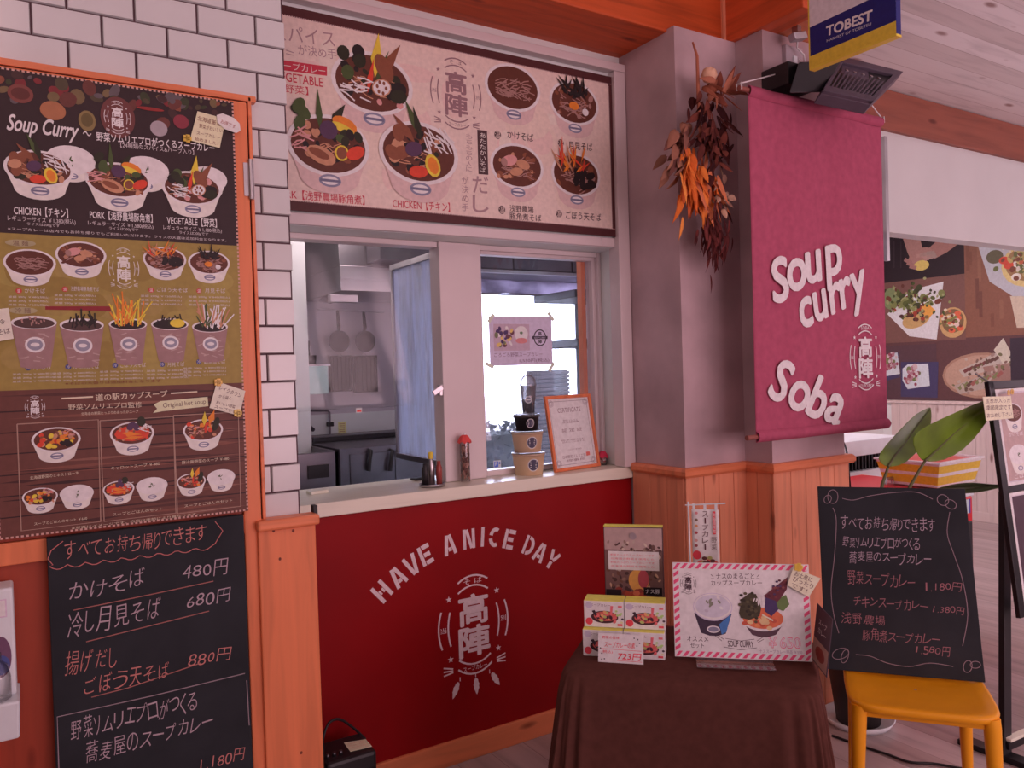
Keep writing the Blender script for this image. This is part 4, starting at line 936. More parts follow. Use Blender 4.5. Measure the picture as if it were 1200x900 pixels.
GY = ob(150, 112, 112, KB); RD = ob(172, 44, 56, KB); BK = ob(66, 44, 46, KB)
for i in range(int((x1-x0)/.008)): 
    for y in (zb+bw-.003, zt-bw): k.rect(x0+i*.008, y, x0+i*.008+.004, y+.003, ob(190, 140, 136, KB)); k.L = 6
for i in range(int((zt-zb-2*bw)/.008)): k.rect(x1-bw, zb+bw+i*.008, x1-bw+.003, zb+bw+i*.008+.004, ob(190, 140, 136, KB)); k.L = 6
k.L = 8
k.pxslope('スパイス', (318, 37), (392, 46), 18, GY); k.L = 8
k.pxslope('が決め手', (349, 58), (394, 64), 12, GY); k.L = 8
for d_ in ((335, 59, 344, 62), (335, 63, 344, 65), (397, 60, 405, 57), (398, 64, 406, 62)): k.pxline([d_[:2], d_[2:]], .003, GY); k.L = 8
k.pxpoly([(320, 69), (383, 78), (383, 89), (320, 81)], RD); k.pxslope('スープカレー', (322, 75), (381, 83.5), 8, ob(214, 165, 160, KB)); k.L = 8
k.pxslope('VEGETABLE', (322, 88), (378, 97), 10.5, RD, bold=.01); k.L = 8; k.pxslope('【野菜】', (328, 103), (361, 107), 10, RD); k.L = 8
KP = KB
for x, y, w, kd, sd in ((437, 98, 94, 'veg', 3),): k.L = 9; bpx(k, x, y, w, kd, seed=sd, sq=.36, deep=.34, paper=(206, 156, 152), lip=(222, 176, 170))
for x, y, w, kd, sd in ((385, 171, 96, 'pork', 5), (491, 180, 92, 'chicken', 6)): k.L = 50; bpx(k, x, y, w, kd, seed=sd, sq=.36, deep=.34, paper=(206, 156, 152), lip=(222, 176, 170))
for x, y, w, kd, sd in ((601, 103, 64, 'noodle', 7), (673, 121, 57, 'nori', 8), (606, 195, 62, 'meat', 9), (675, 205, 57, 'gobo', 10)): k.L = 9; bpx(k, x, y, w, kd, seed=sd, sq=.36, deep=.34, paper=(206, 156, 152), lip=(226, 182, 178))
k.L = 8
k.pxslope('PORK【浅野農場豚角煮】', (322, 226), (427, 235), 11, RD, bold=.008); k.L = 8
k.pxslope('CHICKEN【チキン】', (460, 238), (527, 243), 11, RD, bold=.008); k.L = 8
emb_px(k, 505, 69, 564, 151, ob(132, 96, 98, KB)); k.L = 8
for t, lines, cx_, cy_ in ((0, [('かけそば', (594, 157), (625, 162), 9)], 583, 158), (0, [('月見そば', (666, 170), (694, 173), 9)], 657, 168), (0, [('浅野農場', (597, 244), (625, 246), 8), ('豚角煮そば', (597, 253), (634, 256), 8)], 588, 246), (0, [('ごぼう天そば', (663, 252), (704, 255), 9)], 655, 251)):
    c = bk.px(cx_, cy_); k.ell(c[0], c[1], .0155, .0165, BK); k.pxtext('温', cx_-3.5, cy_-4, cx_+3.5, cy_+4, ob(212, 158, 150, KB)); k.L = 8
    for tt, a, c2, h in lines: k.pxslope(tt, a, c2, h, BK, bold=.008); k.L = 8
k.pxpoly([(559, 152), (570.5, 153.5), (572, 205), (560.5, 204)], BK); k.vtext('あたたかいそば', 562, 156, 569, 203, ob(216, 170, 164, KB)); k.L = 8
k.vtext('もちもちの人に', 546, 157, 553, 202, GY); k.L = 8
k.vtext('だし', 554, 207, 572, 252, GY, bold=.01); k.L = 8; k.vtext('が決め手', 541, 207, 549, 249, GY); k.L = 8
k.build('print', INK, BB)

# ------------------------------------------------------------------ white lettering on the red panel
rk = wallY(2.664); k = Ink(rk, .0006); LW = ob(190, 138, 140, .62)
LET = dict(                                    # stencil capitals: bars (x0,y0,x1,y1,width) in a 1 x 1 box
    H=[(.12, 0, .12, 1, .24), (.88, 0, .88, 1, .24), (.28, .5, .44, .5, .22), (.56, .5, .72, .5, .22)],
    A=[(.10, 0, .40, 1, .24), (.90, 0, .60, 1, .24), (.36, .28, .64, .28, .18)],
    V=[(.10, 1, .42, 0, .24), (.90, 1, .58, 0, .24)],
    E=[(.14, 0, .14, 1, .24), (.34, .90, .95, .90, .20), (.34, .5, .85, .5, .20), (.34, .10, .95, .10, .20)],
    N=[(.12, 0, .12, 1, .22), (.88, 0, .88, 1, .22), (.30, .98, .70, .02, .22)],
    I=[(.5, 0, .5, 1, .5)], C=None, D=None,
    Y=[(.08, 1, .40, .48, .24), (.92, 1, .60, .48, .24), (.5, 0, .5, .40, .26)])
def stencil(k, ch, cx, cy, w, h, ang, col):
    c, s_ = math.cos(ang), math.sin(ang)
    def T(x, y): x = (x-.5)*w; y = (y-.5)*h; return (cx+x*c-y*s_, cy+x*s_+y*c)
    L0 = k.L
    if ch == 'C':
        for a0, a1 in ((60, 168), (192, 300)):
            pts = [(.52+.40*math.cos(math.radians(a)), .5+.40*math.sin(math.radians(a))) for a in range(a0, a1+1, 12)]
            k.line([T(*p) for p in pts], h*.2, col); k.L = L0
    elif ch == 'D':
        k.line([T(.14, 0), T(.14, 1)], w*.24, col); k.L = L0
        pts = [(.36+.48*math.cos(math.radians(a)), .5+.41*math.sin(math.radians(a))) for a in range(-90, 91, 12)]
        k.line([T(*p) for p in pts], h*.19, col); k.L = L0
    else:
        for x0, y0, x1, y1, t in LET[ch]:
            k.line([T(x0, y0), T(x1, y1)], t*1.15*(w if abs(y1-y0) > .3 else h*.95), col); k.L = L0
pos = [('H', 447.5, 693), ('A', 466, 676), ('V', 482.5, 662), ('E', 499, 650), ('A', 526.5, 638.5), ('N', 549.5, 631.5), ('I', 565.5, 629), ('C', 580, 629.5), ('E', 597, 632), ('D', 620, 639.5), ('A', 633, 647.5), ('Y', 647, 656)]
uv = [rk.px(x, y) for _, x, y in pos]
# circle through the first, middle and last letter
(ax, ay), (bx, by), (cx_, cy_) = uv[0], uv[5], uv[-1]
dd = 2*(ax*(by-cy_)+bx*(cy_-ay)+cx_*(ay-by))
ox = ((ax*ax+ay*ay)*(by-cy_)+(bx*bx+by*by)*(cy_-ay)+(cx_*cx_+cy_*cy_)*(ay-by))/dd
oy = ((ax*ax+ay*ay)*(cx_-bx)+(bx*bx+by*by)*(ax-cx_)+(cx_*cx_+cy_*cy_)*(bx-ax))/dd
for (ch, _, _), (u, v) in zip(pos, uv): stencil(k, ch, u, v, .024 if ch == 'I' else .052, .077, math.atan2(v-oy, u-ox)-math.pi/2, LW)
c = rk.px(555.5, 731.5); w_, h_ = rk.size(516, 676, 595, 786); emblem(k, c[0], c[1], w_*1.03, h_*1.05, LW, feathers=True)
LETT = k.build('trim_8_lettering', INK); struct(LETT); LETT.name = 'trim_8'

# ------------------------------------------------------------------ mural of food photographs on the side wall
mk = Fr((7.305, 5.2, 0), (0, -1, 0), (0, 0, 1))
MU = empty('mural', (7.305, 4.0, 1.09), 'large collage of food photographs on the far wall above the pine boarding', 'mural')
M0, M1 = mk.px(1036, 300)[0], mk.px(1200, 300)[0]+1.2
KM = .98; zt = 2.85
MB().box(7.3, 7.306, 5.2-M1, 5.2-M0, 1.087, zt).build('sheet', M_back, MU)
k = Ink(Fr((7.30, 5.2, 0), (0, -1, 0), (0, 0, 1)), .0015, .0001); mk = k.fr
k.rect(M0, 1.087, M1, zt, ob(92, 62, 60, KM))
a = mk.px(1130, 300)[0]; h1 = mk.px(1085, 326)[1]; h2 = mk.px(1085, 400)[1]
k.rect(M0, h1, a, zt, ob(40, 30, 36, KM)); k.L = 1
k.rect(M0, h2, a, h1, ob(116, 80, 70, KM)); k.L = 1
r_ = random.Random(21)
k.rect(a, mk.px(1165, 394)[1], M1, zt, ob(128, 84, 64, KM)); k.L = 2
for i in range(40):
    x = r_.uniform(a, M1-.06); y = r_.uniform(mk.px(1165, 394)[1], zt-.3); k.rect(x, y, x+.03, min(zt, y+r_.uniform(.1, .3)), ob(*r_.choice([(118, 76, 58), (138, 92, 70), (108, 70, 56)]), KM)); k.L = 2+i % 3
k.L = 6
def E_(x, y, rx, ry, c, rot=0):
    p = mk.px(x, y); q = mk.size(x-rx, y-ry, x+rx, y+ry); k.ell(p[0], p[1], q[0]/2, q[1]/2, ob(*c, KM), 18, rot)
# hands round a yellow fruit
k.pxline([(1066, 272), (1072, 292), (1076, 304)], [.16, .15, .13], ob(170, 118, 106, KM)); k.L = 6
k.pxline([(1120, 276), (1105, 288), (1092, 297)], [.16, .15, .12], ob(160, 108, 96, KM)); k.L = 8
E_(1078, 301, 15, 9, (168, 116, 104), .4); E_(1080, 311, 9, 6, (205, 165, 90))
for i in range(4): k.pxline([(1074+i*4, 300-i), (1082+i*4, 299-i), (1086+i*3.5, 305-i)], .035, ob(176-6*i, 124, 112, KM))
for i in range(3): k.pxline([(1060+i*3, 304+i*4), (1068+i*3, 308+i*3)], .035, ob(160, 108, 98, KM))
for x in (1048, 1056): k.pxline([(x, 283), (x, 314)], .012, ob(58, 46, 52, KM))
# salad wrap on paper
k.L = 30
k.pxpoly([(1040, 368), (1068, 340), (1106, 330), (1098, 398), (1066, 394)], ob(206, 180, 186, KM))
E_(1045, 350, 10, 13, (120, 130, 86))
for i in range(46):
    x, y = 1072+r_.gauss(0, 15), 354+r_.gauss(0, 8)
    E_(x, y, r_.uniform(2, 5), r_.uniform(2, 4), r_.choice([(86, 96, 48), (120, 124, 70), (64, 72, 40), (140, 136, 84), (110, 60, 44)]), r_.random()*3); k.L = 34+i % 12
k.L = 48
E_(1074, 374, 17, 10, (186, 140, 88), .3)
for i in range(20): E_(1073+r_.gauss(0, 8), 370+r_.gauss(0, 4), 2.6, 2.2, r_.choice([(92, 52, 40), (150, 60, 44), (120, 96, 58), (70, 44, 40)])); k.L = 49+i % 8
k.pxpoly([(1078, 362), (1086, 354), (1097, 364), (1088, 374)], ob(216, 140, 62, KM)); k.L = 58
E_(1117, 378, 16, 18, (190, 140, 92)); E_(1117, 376, 13, 14, (120, 92, 60))
for i in range(14): E_(1117+r_.gauss(0, 6), 376+r_.gauss(0, 6), 4, 3, r_.choice([(206, 90, 60), (190, 140, 80), (120, 120, 60), (220, 170, 160)])); k.L = 60+i % 6
# big bowl upper right
k.L = 30
k.pxpoly([(1145, 284), (1170, 288), (1200, 292), (1260, 300), (1260, 350), (1190, 349), (1160, 330)], ob(178, 160, 162, KM))
E_(1205, 310, 32, 26, (206, 166, 110)); E_(1205, 308, 27, 21, (150, 110, 70))
for i in range(26): E_(1200+r_.gauss(0, 11), 305+r_.gauss(0, 8), 6, 4.5, r_.choice([(210, 96, 60), (180, 150, 96), (110, 116, 64), (222, 180, 170), (200, 70, 50)])); k.L = 34+i % 8
E_(1166, 301, 10, 8, (96, 92, 68)); k.L = 44
k.pxpoly([(1184, 347), (1240, 347), (1240, 384), (1192, 384)], ob(196, 160, 140, KM))
# wraps on blue paper and sandwiches on a board
k.L = 30
k.rect(M0, 1.087, mk.px(1098, 430)[0], mk.px(1070, 404)[1], ob(84, 60, 64, KM))
k.pxpoly([(1056, 424), (1100, 424), (1099, 466), (1056, 465)], ob(66, 60, 92, KM)); k.pxpoly([(1040, 416), (1053, 412), (1055, 442), (1040, 446)], ob(66, 60, 92, KM)); k.L = 34
for x in (1044, 1072):
    k.L = 34; k.pxpoly([(x-14, 432), (x-8, 427), (x+16, 426), (x+18, 452), (x-8, 456), (x-14, 446)] if x > 1060 else [(1038, 416), (1052, 413), (1055, 438), (1038, 441)], ob(196, 176, 184, KM))
    for i in range(12): E_(x-3+r_.gauss(0, 3), (440 if x > 1060 else 424)+r_.gauss(0, 4), 3, 4, r_.choice([(150, 70, 84), (170, 110, 110), (110, 120, 70), (190, 150, 150)])); k.L = 36+i % 6
k.L = 44
E_(1150, 440, 47, 27, (160, 116, 94)); E_(1150, 440, 44, 24, (176, 132, 110))
k.pxpoly([(1118, 452), (1170, 434), (1178, 450), (1125, 462)], ob(168, 140, 126, KM)); k.pxpoly([(1124, 434), (1170, 412), (1184, 428), (1130, 442)], ob(178, 150, 136, KM)); k.pxpoly([(1165, 410), (1176, 396), (1200, 440), (1190, 448)], ob(196, 166, 150, KM)); k.pxpoly([(1152, 430), (1190, 424), (1196, 450), (1160, 448)], ob(150, 110, 96, KM))
for i in range(10): 
    k.pxline([(1124+i*5, 456-i*1.6), (1130+i*5, 450-i*1.6)], .03, ob(*r_.choice([(96, 70, 60), (120, 120, 76), (150, 86, 76)]), KM)); k.L = 54
for i in range(8): k.pxline([(1130+i*5, 436-i*2), (1136+i*5, 432-i*2)], .03, ob(*r_.choice([(96, 70, 60), (110, 60, 56)]), KM)); k.L = 54
for i in range(70):                            # crumbs, leaves and fillings
    x, y = r_.choice([(1145, 448), (1155, 427), (1180, 436)]); x += r_.gauss(0, 13); y += r_.gauss(0, 5)-(x-1150)*.25
    E_(x, y, r_.uniform(1.2, 3), r_.uniform(1, 2), r_.choice([(120, 92, 78), (176, 146, 130), (96, 76, 60), (150, 118, 104), (110, 104, 70)]), r_.random()*3); k.L = 56+i % 6
for i in range(90):
    x, y = 1070+r_.gauss(0, 17), 352+r_.gauss(0, 9); E_(x, y, r_.uniform(1.2, 2.6), r_.uniform(1, 2), r_.choice([(70, 84, 40), (130, 136, 80), (56, 62, 36), (150, 144, 96), (96, 56, 44)]), r_.random()*3); k.L = 62+i % 6
for i in range(60):
    x, y = 1196+r_.gauss(0, 13), 303+r_.gauss(0, 9); E_(x, y, r_.uniform(1.5, 4), r_.uniform(1.2, 3), r_.choice([(190, 90, 60), (150, 140, 90), (100, 106, 60), (206, 170, 160), (120, 70, 50), (186, 150, 90)]), r_.random()*3); k.L = 68+i % 6
for i in range(26):
    x, y = 1117+r_.gauss(0, 6), 376+r_.gauss(0, 6); E_(x, y, 2, 1.6, r_.choice([(190, 90, 60), (120, 116, 66), (206, 170, 150), (110, 60, 46)])); k.L = 74+i % 4
for x0_ in (1046, 1072):
    for i in range(24): E_(x0_-1+r_.gauss(0, 4), (441 if x0_ > 1060 else 424)+r_.gauss(0, 5), 1.6, 2, r_.choice([(140, 66, 78), (166, 110, 116), (196, 160, 160), (110, 112, 74)])); k.L = 74+i % 4
k.L = 80
k.rect(mk.px(1185, 430)[0], mk.px(1190, 455)[1], mk.px(1230, 430)[0], mk.px(1190, 396)[1], ob(56, 46, 56, KM))
k.build('print', INK, MU)
# ------------------------------------------------------------------ things on the serving counter
ZC = 1.0585
c = P(545.5, 559, 'y', 2.752); h = P(546, 508, 'y', c.y).z-ZC
J = empty('spice_bottle', (c.x, c.y, ZC), 'tall narrow glass jar with brown contents and red cloth lid before the window mullion', 'jar')
r = .0195
MB().lathe([(r*.9, 0), (r, .004), (r, h*.84), (r*.8, h*.90), (r*.72, h*.90), (r*.92, h*.82), (r*.92, .006), (.001, .006)], (c.x, c.y, ZC)).build('glass_body', M_jar, J)
b = MB(); r_ = random.Random(4)
for i in range(150):
    an, rr, z = r_.uniform(0, 6.28), r*.7*math.sqrt(r_.random()), .01+h*.70*r_.random()
    b.obox((c.x+rr*math.cos(an), c.y+rr*math.sin(an), ZC+z), (.004, r_.uniform(-.003, .003), 0), (r_.uniform(-.003, .003), .004, .001), (0, -.001, .005), col=ob(*r_.choice([(110, 62, 48), (150, 96, 78), (84, 46, 38), (170, 120, 105)]), .7))
tag(b.build('dried_contents', INK, J), kind='stuff')
b = MB(); b.grid(lambda u, v: Vector((c.x, c.y, ZC+h*.86))+Vector((math.cos(u*6.2832)*(.004+v*.024), math.sin(u*6.2832)*(.004+v*.024), .022-v*v*.030+.004*math.sin(u*6.2832*7)*v)), 42, 6)
b.build('cloth_lid', plain('red_cloth', ob(186, 60, 56, .8), .9), J, solid=.001)
MB().lathe([(.001, .022), (.006, .022), (.006, .014)], (c.x, c.y, ZC+h*.9)).build('ribbon_knot', M_cord, J)

c = P(506, 561, 'y', 2.735)
K = empty('condiment_stand', (c.x, c.y, ZC), 'small steel condiment stand with bottles at the edge of the open hatch', 'condiment stand')
MB().lathe([(.001, .004), (.045, .004), (.048, .0), (.05, .012), (.047, .012), (.044, .006), (.001, .006)], (c.x, c.y, ZC)).build('tray', M_steel, K)
for dx, dy, rr, hh, mt, nm in ((-.028, .0, .013, .085, M_black, 'black_bottle'), (.004, .012, .014, .105, M_steel, 'steel_shaker'), (.03, -.004, .012, .09, plain('brown_sauce', ob(120, 50, 44, .7), .2), 'sauce_bottle')):
    MB().lathe([(.001, 0), (rr, 0), (rr, hh*.72), (rr*.6, hh*.86), (rr*.6, hh), (.001, hh)], (c.x+dx, c.y+dy, ZC+.006), 16).build(nm, mt, K)
MB().lathe([(.009, .1), (.0095, .125), (.001, .127)], (c.x+.004, c.y+.012, ZC+.006), 14).build('yellow_cap', plain('yellow_cap', ob(210, 150, 50, .8), .4), K)
a = P(500, 561, 'z', ZC+.002)
tag(MB().obox(a+Vector((-.035, .0, .004)), (.030, .004, 0), (-.003, .018, 0), (0, 0, .004)).build('bottle_opener', M_black, bevel=.002), 'flat black object lying on the counter ledge beside the condiment stand', 'opener')
a = P(372, 578, 'z', ZC)
tag(MB().obox(a+Vector((0, 0, .006)), (.035, .006, 0), (-.004, .02, 0), (0, 0, .006)).build('wooden_block', M_count, bevel=.002), 'pale wooden block lying at the tiled end of the counter ledge', 'wooden block')

def takeaway_bowl(px, py, wpx, htop, lab, z, mat, lidmat, yy=None):
    c = P(px, py, 'z', z) if yy is None else P(px, py, 'y', yy)
    if yy is not None: c.z = z
    dist = (c-CAM).dot(_f); r1 = wpx/FPX*dist/2
    return c, r1
M_kraft = plain('kraft_paper', ob0(224, 150, 126, .9), .7, var=.05); M_bblack = plain('black_paper', (.02, .018, .022), .5)
def paper_bowl(c, r, h, mat, lab, lid=True):
    e_ = empty('paper_bowl', c, lab, 'takeaway bowl', 'paper bowls stacked on the counter')
    MB().lathe([(.001, .003), (r*.80, .003), (r*.80, 0), (r*.82, 0), (r*.985, h), (r*1.0, h), (r*1.0, h-.004)], c, 36).build('bowl', mat, e_)
    MB().lathe([(r*1.01, h-.009), (r*1.035, h-.008), (r*1.035, h+.001), (r*1.0, h+.004), (r*.94, h+.0045), (r*.92, h+.001), (.001, h+.001)], c, 36).build('lid', M_clear if lid else M_clear, e_)
    to = (CAM-Vector(c)); to.z = 0; to.normalize(); an0 = math.atan2(to.y, to.x)+.32
    rm = r*.9+.0012; b = Ink(Fr((0, 0, 0)), 0)
    def wrap(u, v, w=0): a = an0-(-u)/r; rr = r*(.82+.165*(h*.5+v)/h)+.0008+w; return Vector((c[0]+rr*math.cos(a), c[1]+rr*math.sin(a), c[2]+h*.5+v))
    for rad, col, w in ((.30, (210, 195, 198), 0), (.26, (70, 66, 84), .0003)):
        n = 24; b.add([wrap(0, 0, w)]+[wrap(h*rad*math.cos(6.2832*i/n), h*rad*math.sin(6.2832*i/n), w) for i in range(n)], [(0, 1+i, 1+(i+1) % n) for i in range(n)], col=ob(*col, .9))
    for v in (-.12, -.02, .08, .15):
        b.add([wrap(-h*.17, h*v, .0006), wrap(h*.17, h*v, .0006), wrap(h*.17, h*(v+.035), .0006), wrap(-h*.17, h*(v+.035), .0006)], [(0, 1, 2, 3)], col=ob(205, 190, 195, .9))
    b.build('crest_sticker', INK, e_)
    return e_
c0 = P(623, 556, 'z', ZC); c0 = Vector((c0.x, c0.y+.02, ZC)); dist = (c0-CAM).dot(_f); kx = dist/FPX
r1 = 19.5*kx; h1 = P(623, 533, 'y', c0.y-r1).z-ZC
paper_bowl(c0, r1, h1, M_kraft, 'kraft paper bowl with clear lid at the bottom of the counter stack')
z2 = ZC+h1+.006; paper_bowl(c0+Vector((-.003, 0, h1+.006)), r1*.96, h1*.95, M_kraft, 'kraft paper bowl with clear lid in the middle of the counter stack')
z3 = h1+.006+h1*.95+.006; c3 = c0+Vector((-.004, 0, z3)); paper_bowl(c3, r1*.78, h1*.72, M_bblack, 'small black paper bowl with clear lid on top of the two kraft bowls')
z4 = z3+h1*.72+.0055; c4 = c0+Vector((.008, 0, z4)); rc = 9.5*kx; hc = 33*kx
CU = empty('plastic_cup', c4, 'clear plastic cup with domed lid standing on the black paper bowl', 'plastic cup')
MB().lathe([(.001, .002), (rc*.70, .002), (rc*.72, 0), (rc, hc), (rc*.97, hc), (rc*.69, .004), (.001, .004)], c4, 28).build('cup', M_clear, CU)
MB().lathe([(rc*1.05, hc-.003), (rc*1.06, hc+.003), (rc*.95, hc+rc*.7), (rc*.55, hc+rc*1.3), (rc*.3, hc+rc*1.35)], c4, 28).build('dome_lid', M_clear, CU)
to = (CAM-c4); to.z = 0; to.normalize(); fr = Fr(c4+to*(rc*.9)+Vector((0, 0, hc*.5)), Vector((0, 0, 1)).cross(to), (0, 0, 1))
b = Ink(fr, .001); b.ell(0, 0, rc*.42, rc*.42, ob(200, 185, 190, .9)); b.ell(0, 0, rc*.34, rc*.34, ob(120, 112, 125, .9)); b.rect(-rc*.3, -.002, rc*.3, .002, ob(200, 185, 190, .9)); b.build('crest_sticker', INK, CU)

# framed certificate leaning on the window
A_ = P(650, 554, 'z', ZC); B_ = P(703, 546, 'z', ZC)
fr = lean_frame(A_, B_, .16); tl = fr.px(636, 464); tr = fr.px(689, 462); wF = math.dist((A_.x, A_.y), (B_.x, B_.y)); hF = (tl[1]+tr[1])/2
CE = empty('certificate_frame', A_, 'orange wooden frame with a certificate leaning on the right hatch window', 'picture frame')
b = MB(); t = .014
for u0_, u1_, v0_, v1_ in ((0, wF, 0, t), (0, wF, hF-t, hF), (0, t, t, hF-t), (wF-t, wF, t, hF-t)):
    b.obox(fr.at((u0_+u1_)/2, (v0_+v1_)/2, 0), fr.ex*(u1_-u0_)/2, fr.ey*(v1_-v0_)/2, fr.n*.007)
b.build('frame', M_orange, CE, bevel=.002)
k = Ink(fr, -.002); k.rect(t*.8, t*.8, wF-t*.8, hF-t*.8, ob(206, 178, 180, .92))
k.L = 2; m_ = t+.012; gl = ob(120, 104, 112, .9)
for p in (((m_, m_), (wF-m_, m_)), ((m_, hF-m_), (wF-m_, hF-m_)), ((m_, m_), (m_, hF-m_)), ((wF-m_, m_), (wF-m_, hF-m_))): k.line(p, .0016, gl); k.L = 2
for x, y in ((m_, m_), (wF-m_, m_), (m_, hF-m_), (wF-m_, hF-m_)):
    for i in range(3): k.arc(x+(.008 if x < wF/2 else -.008), y+(.008 if y < hF/2 else -.008), .008+.004*i, .006+.004*i, 0, 6.28, .0012, gl, 14); k.L = 2
cx = wF/2
for t_, y, w_, h_ in (('CERTIFICATE', .80, .50, .020), ('野菜ソムリエ', .66, .32, .008), ('認定証明書', .635, .36, .008), ('認 定 証', .53, .44, .016), ('野菜に関する知識を有する者と', .40, .52, .007), ('認めここに証する', .375, .48, .007), ('二〇二〇年 四月', .27, .3, .006), ('日本野菜ソムリエ協会', .18, .56, .014), ('理事長', .13, .4, .010)):
    k.text(t_, cx, hF*y, wF*w_, h_, ob(130, 100, 104, .9)); k.L = 2
k.rect(wF*.74, hF*.165, wF*.82, hF*.215, ob(200, 90, 80, .9)); k.build('certificate', INK, CE)
b = MB(); b.obox(fr.at(wF/2, hF*.45, -.010), fr.ex*wF*.46, fr.ey*hF*.44, fr.n*.003); b.build('back_board', M_back, CE)

c = P(709, 545, 'z', ZC); c.y += .015
CJ = empty('candy_jar', (c.x, c.y, ZC), 'small round glass jar of sweets with red cloth top beside the certificate', 'jar')
rj = .021
MB().lathe([(.001, 0), (rj*.8, 0), (rj, .012), (rj, .03), (rj*.7, .042), (rj*.66, .042), (rj*.9, .03), (rj*.9, .013), (.001, .004)], (c.x, c.y, ZC), 24).build('glass_body', M_jar, CJ)
b = MB(); r_ = random.Random(9)
for i in range(24):
    an, rr = r_.uniform(0, 6.28), rj*.6*math.sqrt(r_.random()); b.obox((c.x+rr*math.cos(an), c.y+rr*math.sin(an), ZC+.008+.022*r_.random()), (.004, .001, 0), (-.001, .004, 0), (0, 0, .003), col=ob(*r_.choice([(200, 150, 140), (190, 60, 70), (210, 180, 170)]), .8))
tag(b.build('sweets', INK, CJ), kind='stuff')
b = MB(); b.grid(lambda u, v: Vector((c.x, c.y, ZC+.042))+Vector((math.cos(u*6.2832)*(.003+v*.022), math.sin(u*6.2832)*(.003+v*.022), .020-v*v*.028+.003*math.sin(u*6.2832*6)*v)), 36, 6)
b.build('cloth_top', plain('crimson_cloth', ob(176, 40, 60, .8), .9), CJ, solid=.001)

# sheet taped to the glass
gk = wallY(2.834); A_ = gk.px(574, 429); u1, v1 = gk.px(646, 371); v0 = A_[1]; u0 = A_[0]
TP = empty('taped_notice', gk.at(u0, v0), 'white soup curry notice taped at its corners to the right hatch window', 'notice')
b = Ink(wallY(2.833), .0); k = b
kk = .92
b.rect(u0, v0, u1, v1, ob(190, 158, 176, kk))
b.L = 4; b.rect(u0+(u1-u0)*.07, v0+(v1-v0)*.30, u0+(u1-u0)*.63, v0+(v1-v0)*.84, ob(178, 140, 150, kk))
r_ = random.Random(8)
for i in range(26):
    x = u0+(u1-u0)*r_.uniform(.11, .36); y = v0+(v1-v0)*r_.uniform(.40, .76); k.ell(x, y, r_.uniform(.006, .014), r_.uniform(.005, .012), ob(*r_.choice([(70, 50, 90), (206, 160, 90), (214, 190, 180), (110, 110, 80), (96, 56, 66)]), kk), 10, r_.random()*3); k.L = 6+i % 6
k.L = 8; k.ell(u0+(u1-u0)*.50, v0+(v1-v0)*.64, .034, .034, ob(206, 182, 188, kk)); k.ell(u0+(u1-u0)*.50, v0+(v1-v0)*.50, .03, .012, ob(196, 110, 110, kk)); k.ell(u0+(u1-u0)*.5, v0+(v1-v0)*.66, .008, .006, ob(100, 120, 90, kk))
cx_, cy_ = u0+(u1-u0)*.80, v0+(v1-v0)*.56; DK = ob(52, 44, 58, kk)
k.L = 6; k.arc(cx_, cy_, .031, .034, 0, 6.2832, .005, DK, 28); k.L = 7; k.rect(cx_-.040, cy_-.006, cx_+.040, cy_+.007, DK)
k.text('高', cx_, cy_+.018, .018, .016, DK, bold=.02); k.L = 8; k.text('陣', cx_, cy_-.017, .018, .016, DK, bold=.02); k.L = 9; k.text('SOUP CURRY', cx_, cy_, .06, .007, ob(190, 158, 176, kk))
k.L = 7; k.text('ごろごろ野菜スープカレー', u0+(u1-u0)*.45, v0+(v1-v0)*.22, (u1-u0)*.76, .018, ob(120, 90, 112, kk)); k.L = 7; k.text('1,550円(税込)', u0+(u1-u0)*.70, v0+(v1-v0)*.09, (u1-u0)*.48, .018, ob(120, 90, 112, kk))
k.build('sheet', INK, TP, )
for (x, y, an) in ((575, 373, .9), (645, 371, -.9), (573, 428, -.5), (646, 430, .95)):
    q = gk.px(x, y); d = (math.cos(an), math.sin(an)); b = MB()
    b.obox(gk.at(q[0], q[1], .003), (gk.ex*d[0]+gk.ey*d[1])*.022, (gk.ex*-d[1]+gk.ey*d[0])*.0075, gk.n*.0006, col=ob(196, 178, 160, .9)); b.build('tape', INK, TP)
k = Ink(gk, .0); a = k.fr.px(582.5, 544); k.rect(a[0]-.017, a[1]-.015, a[0]+.019, a[1]+.016, ob(190, 170, 190, .9)); k.rect(a[0]-.014, a[1]-.012, a[0]+.006, a[1]+.012, ob(50, 90, 170, .9)); k.text('P', a[0]-.004, a[1]+.001, .010, .016, ob(200, 180, 190, .9), bold=.02); k.ell(a[0]+.012, a[1]+.004, .004, .005, ob(60, 90, 160, .9))
tag(k.build('window_sticker', INK, solid=.0008), 'small blue and white sticker low on the right hatch window', 'sticker')

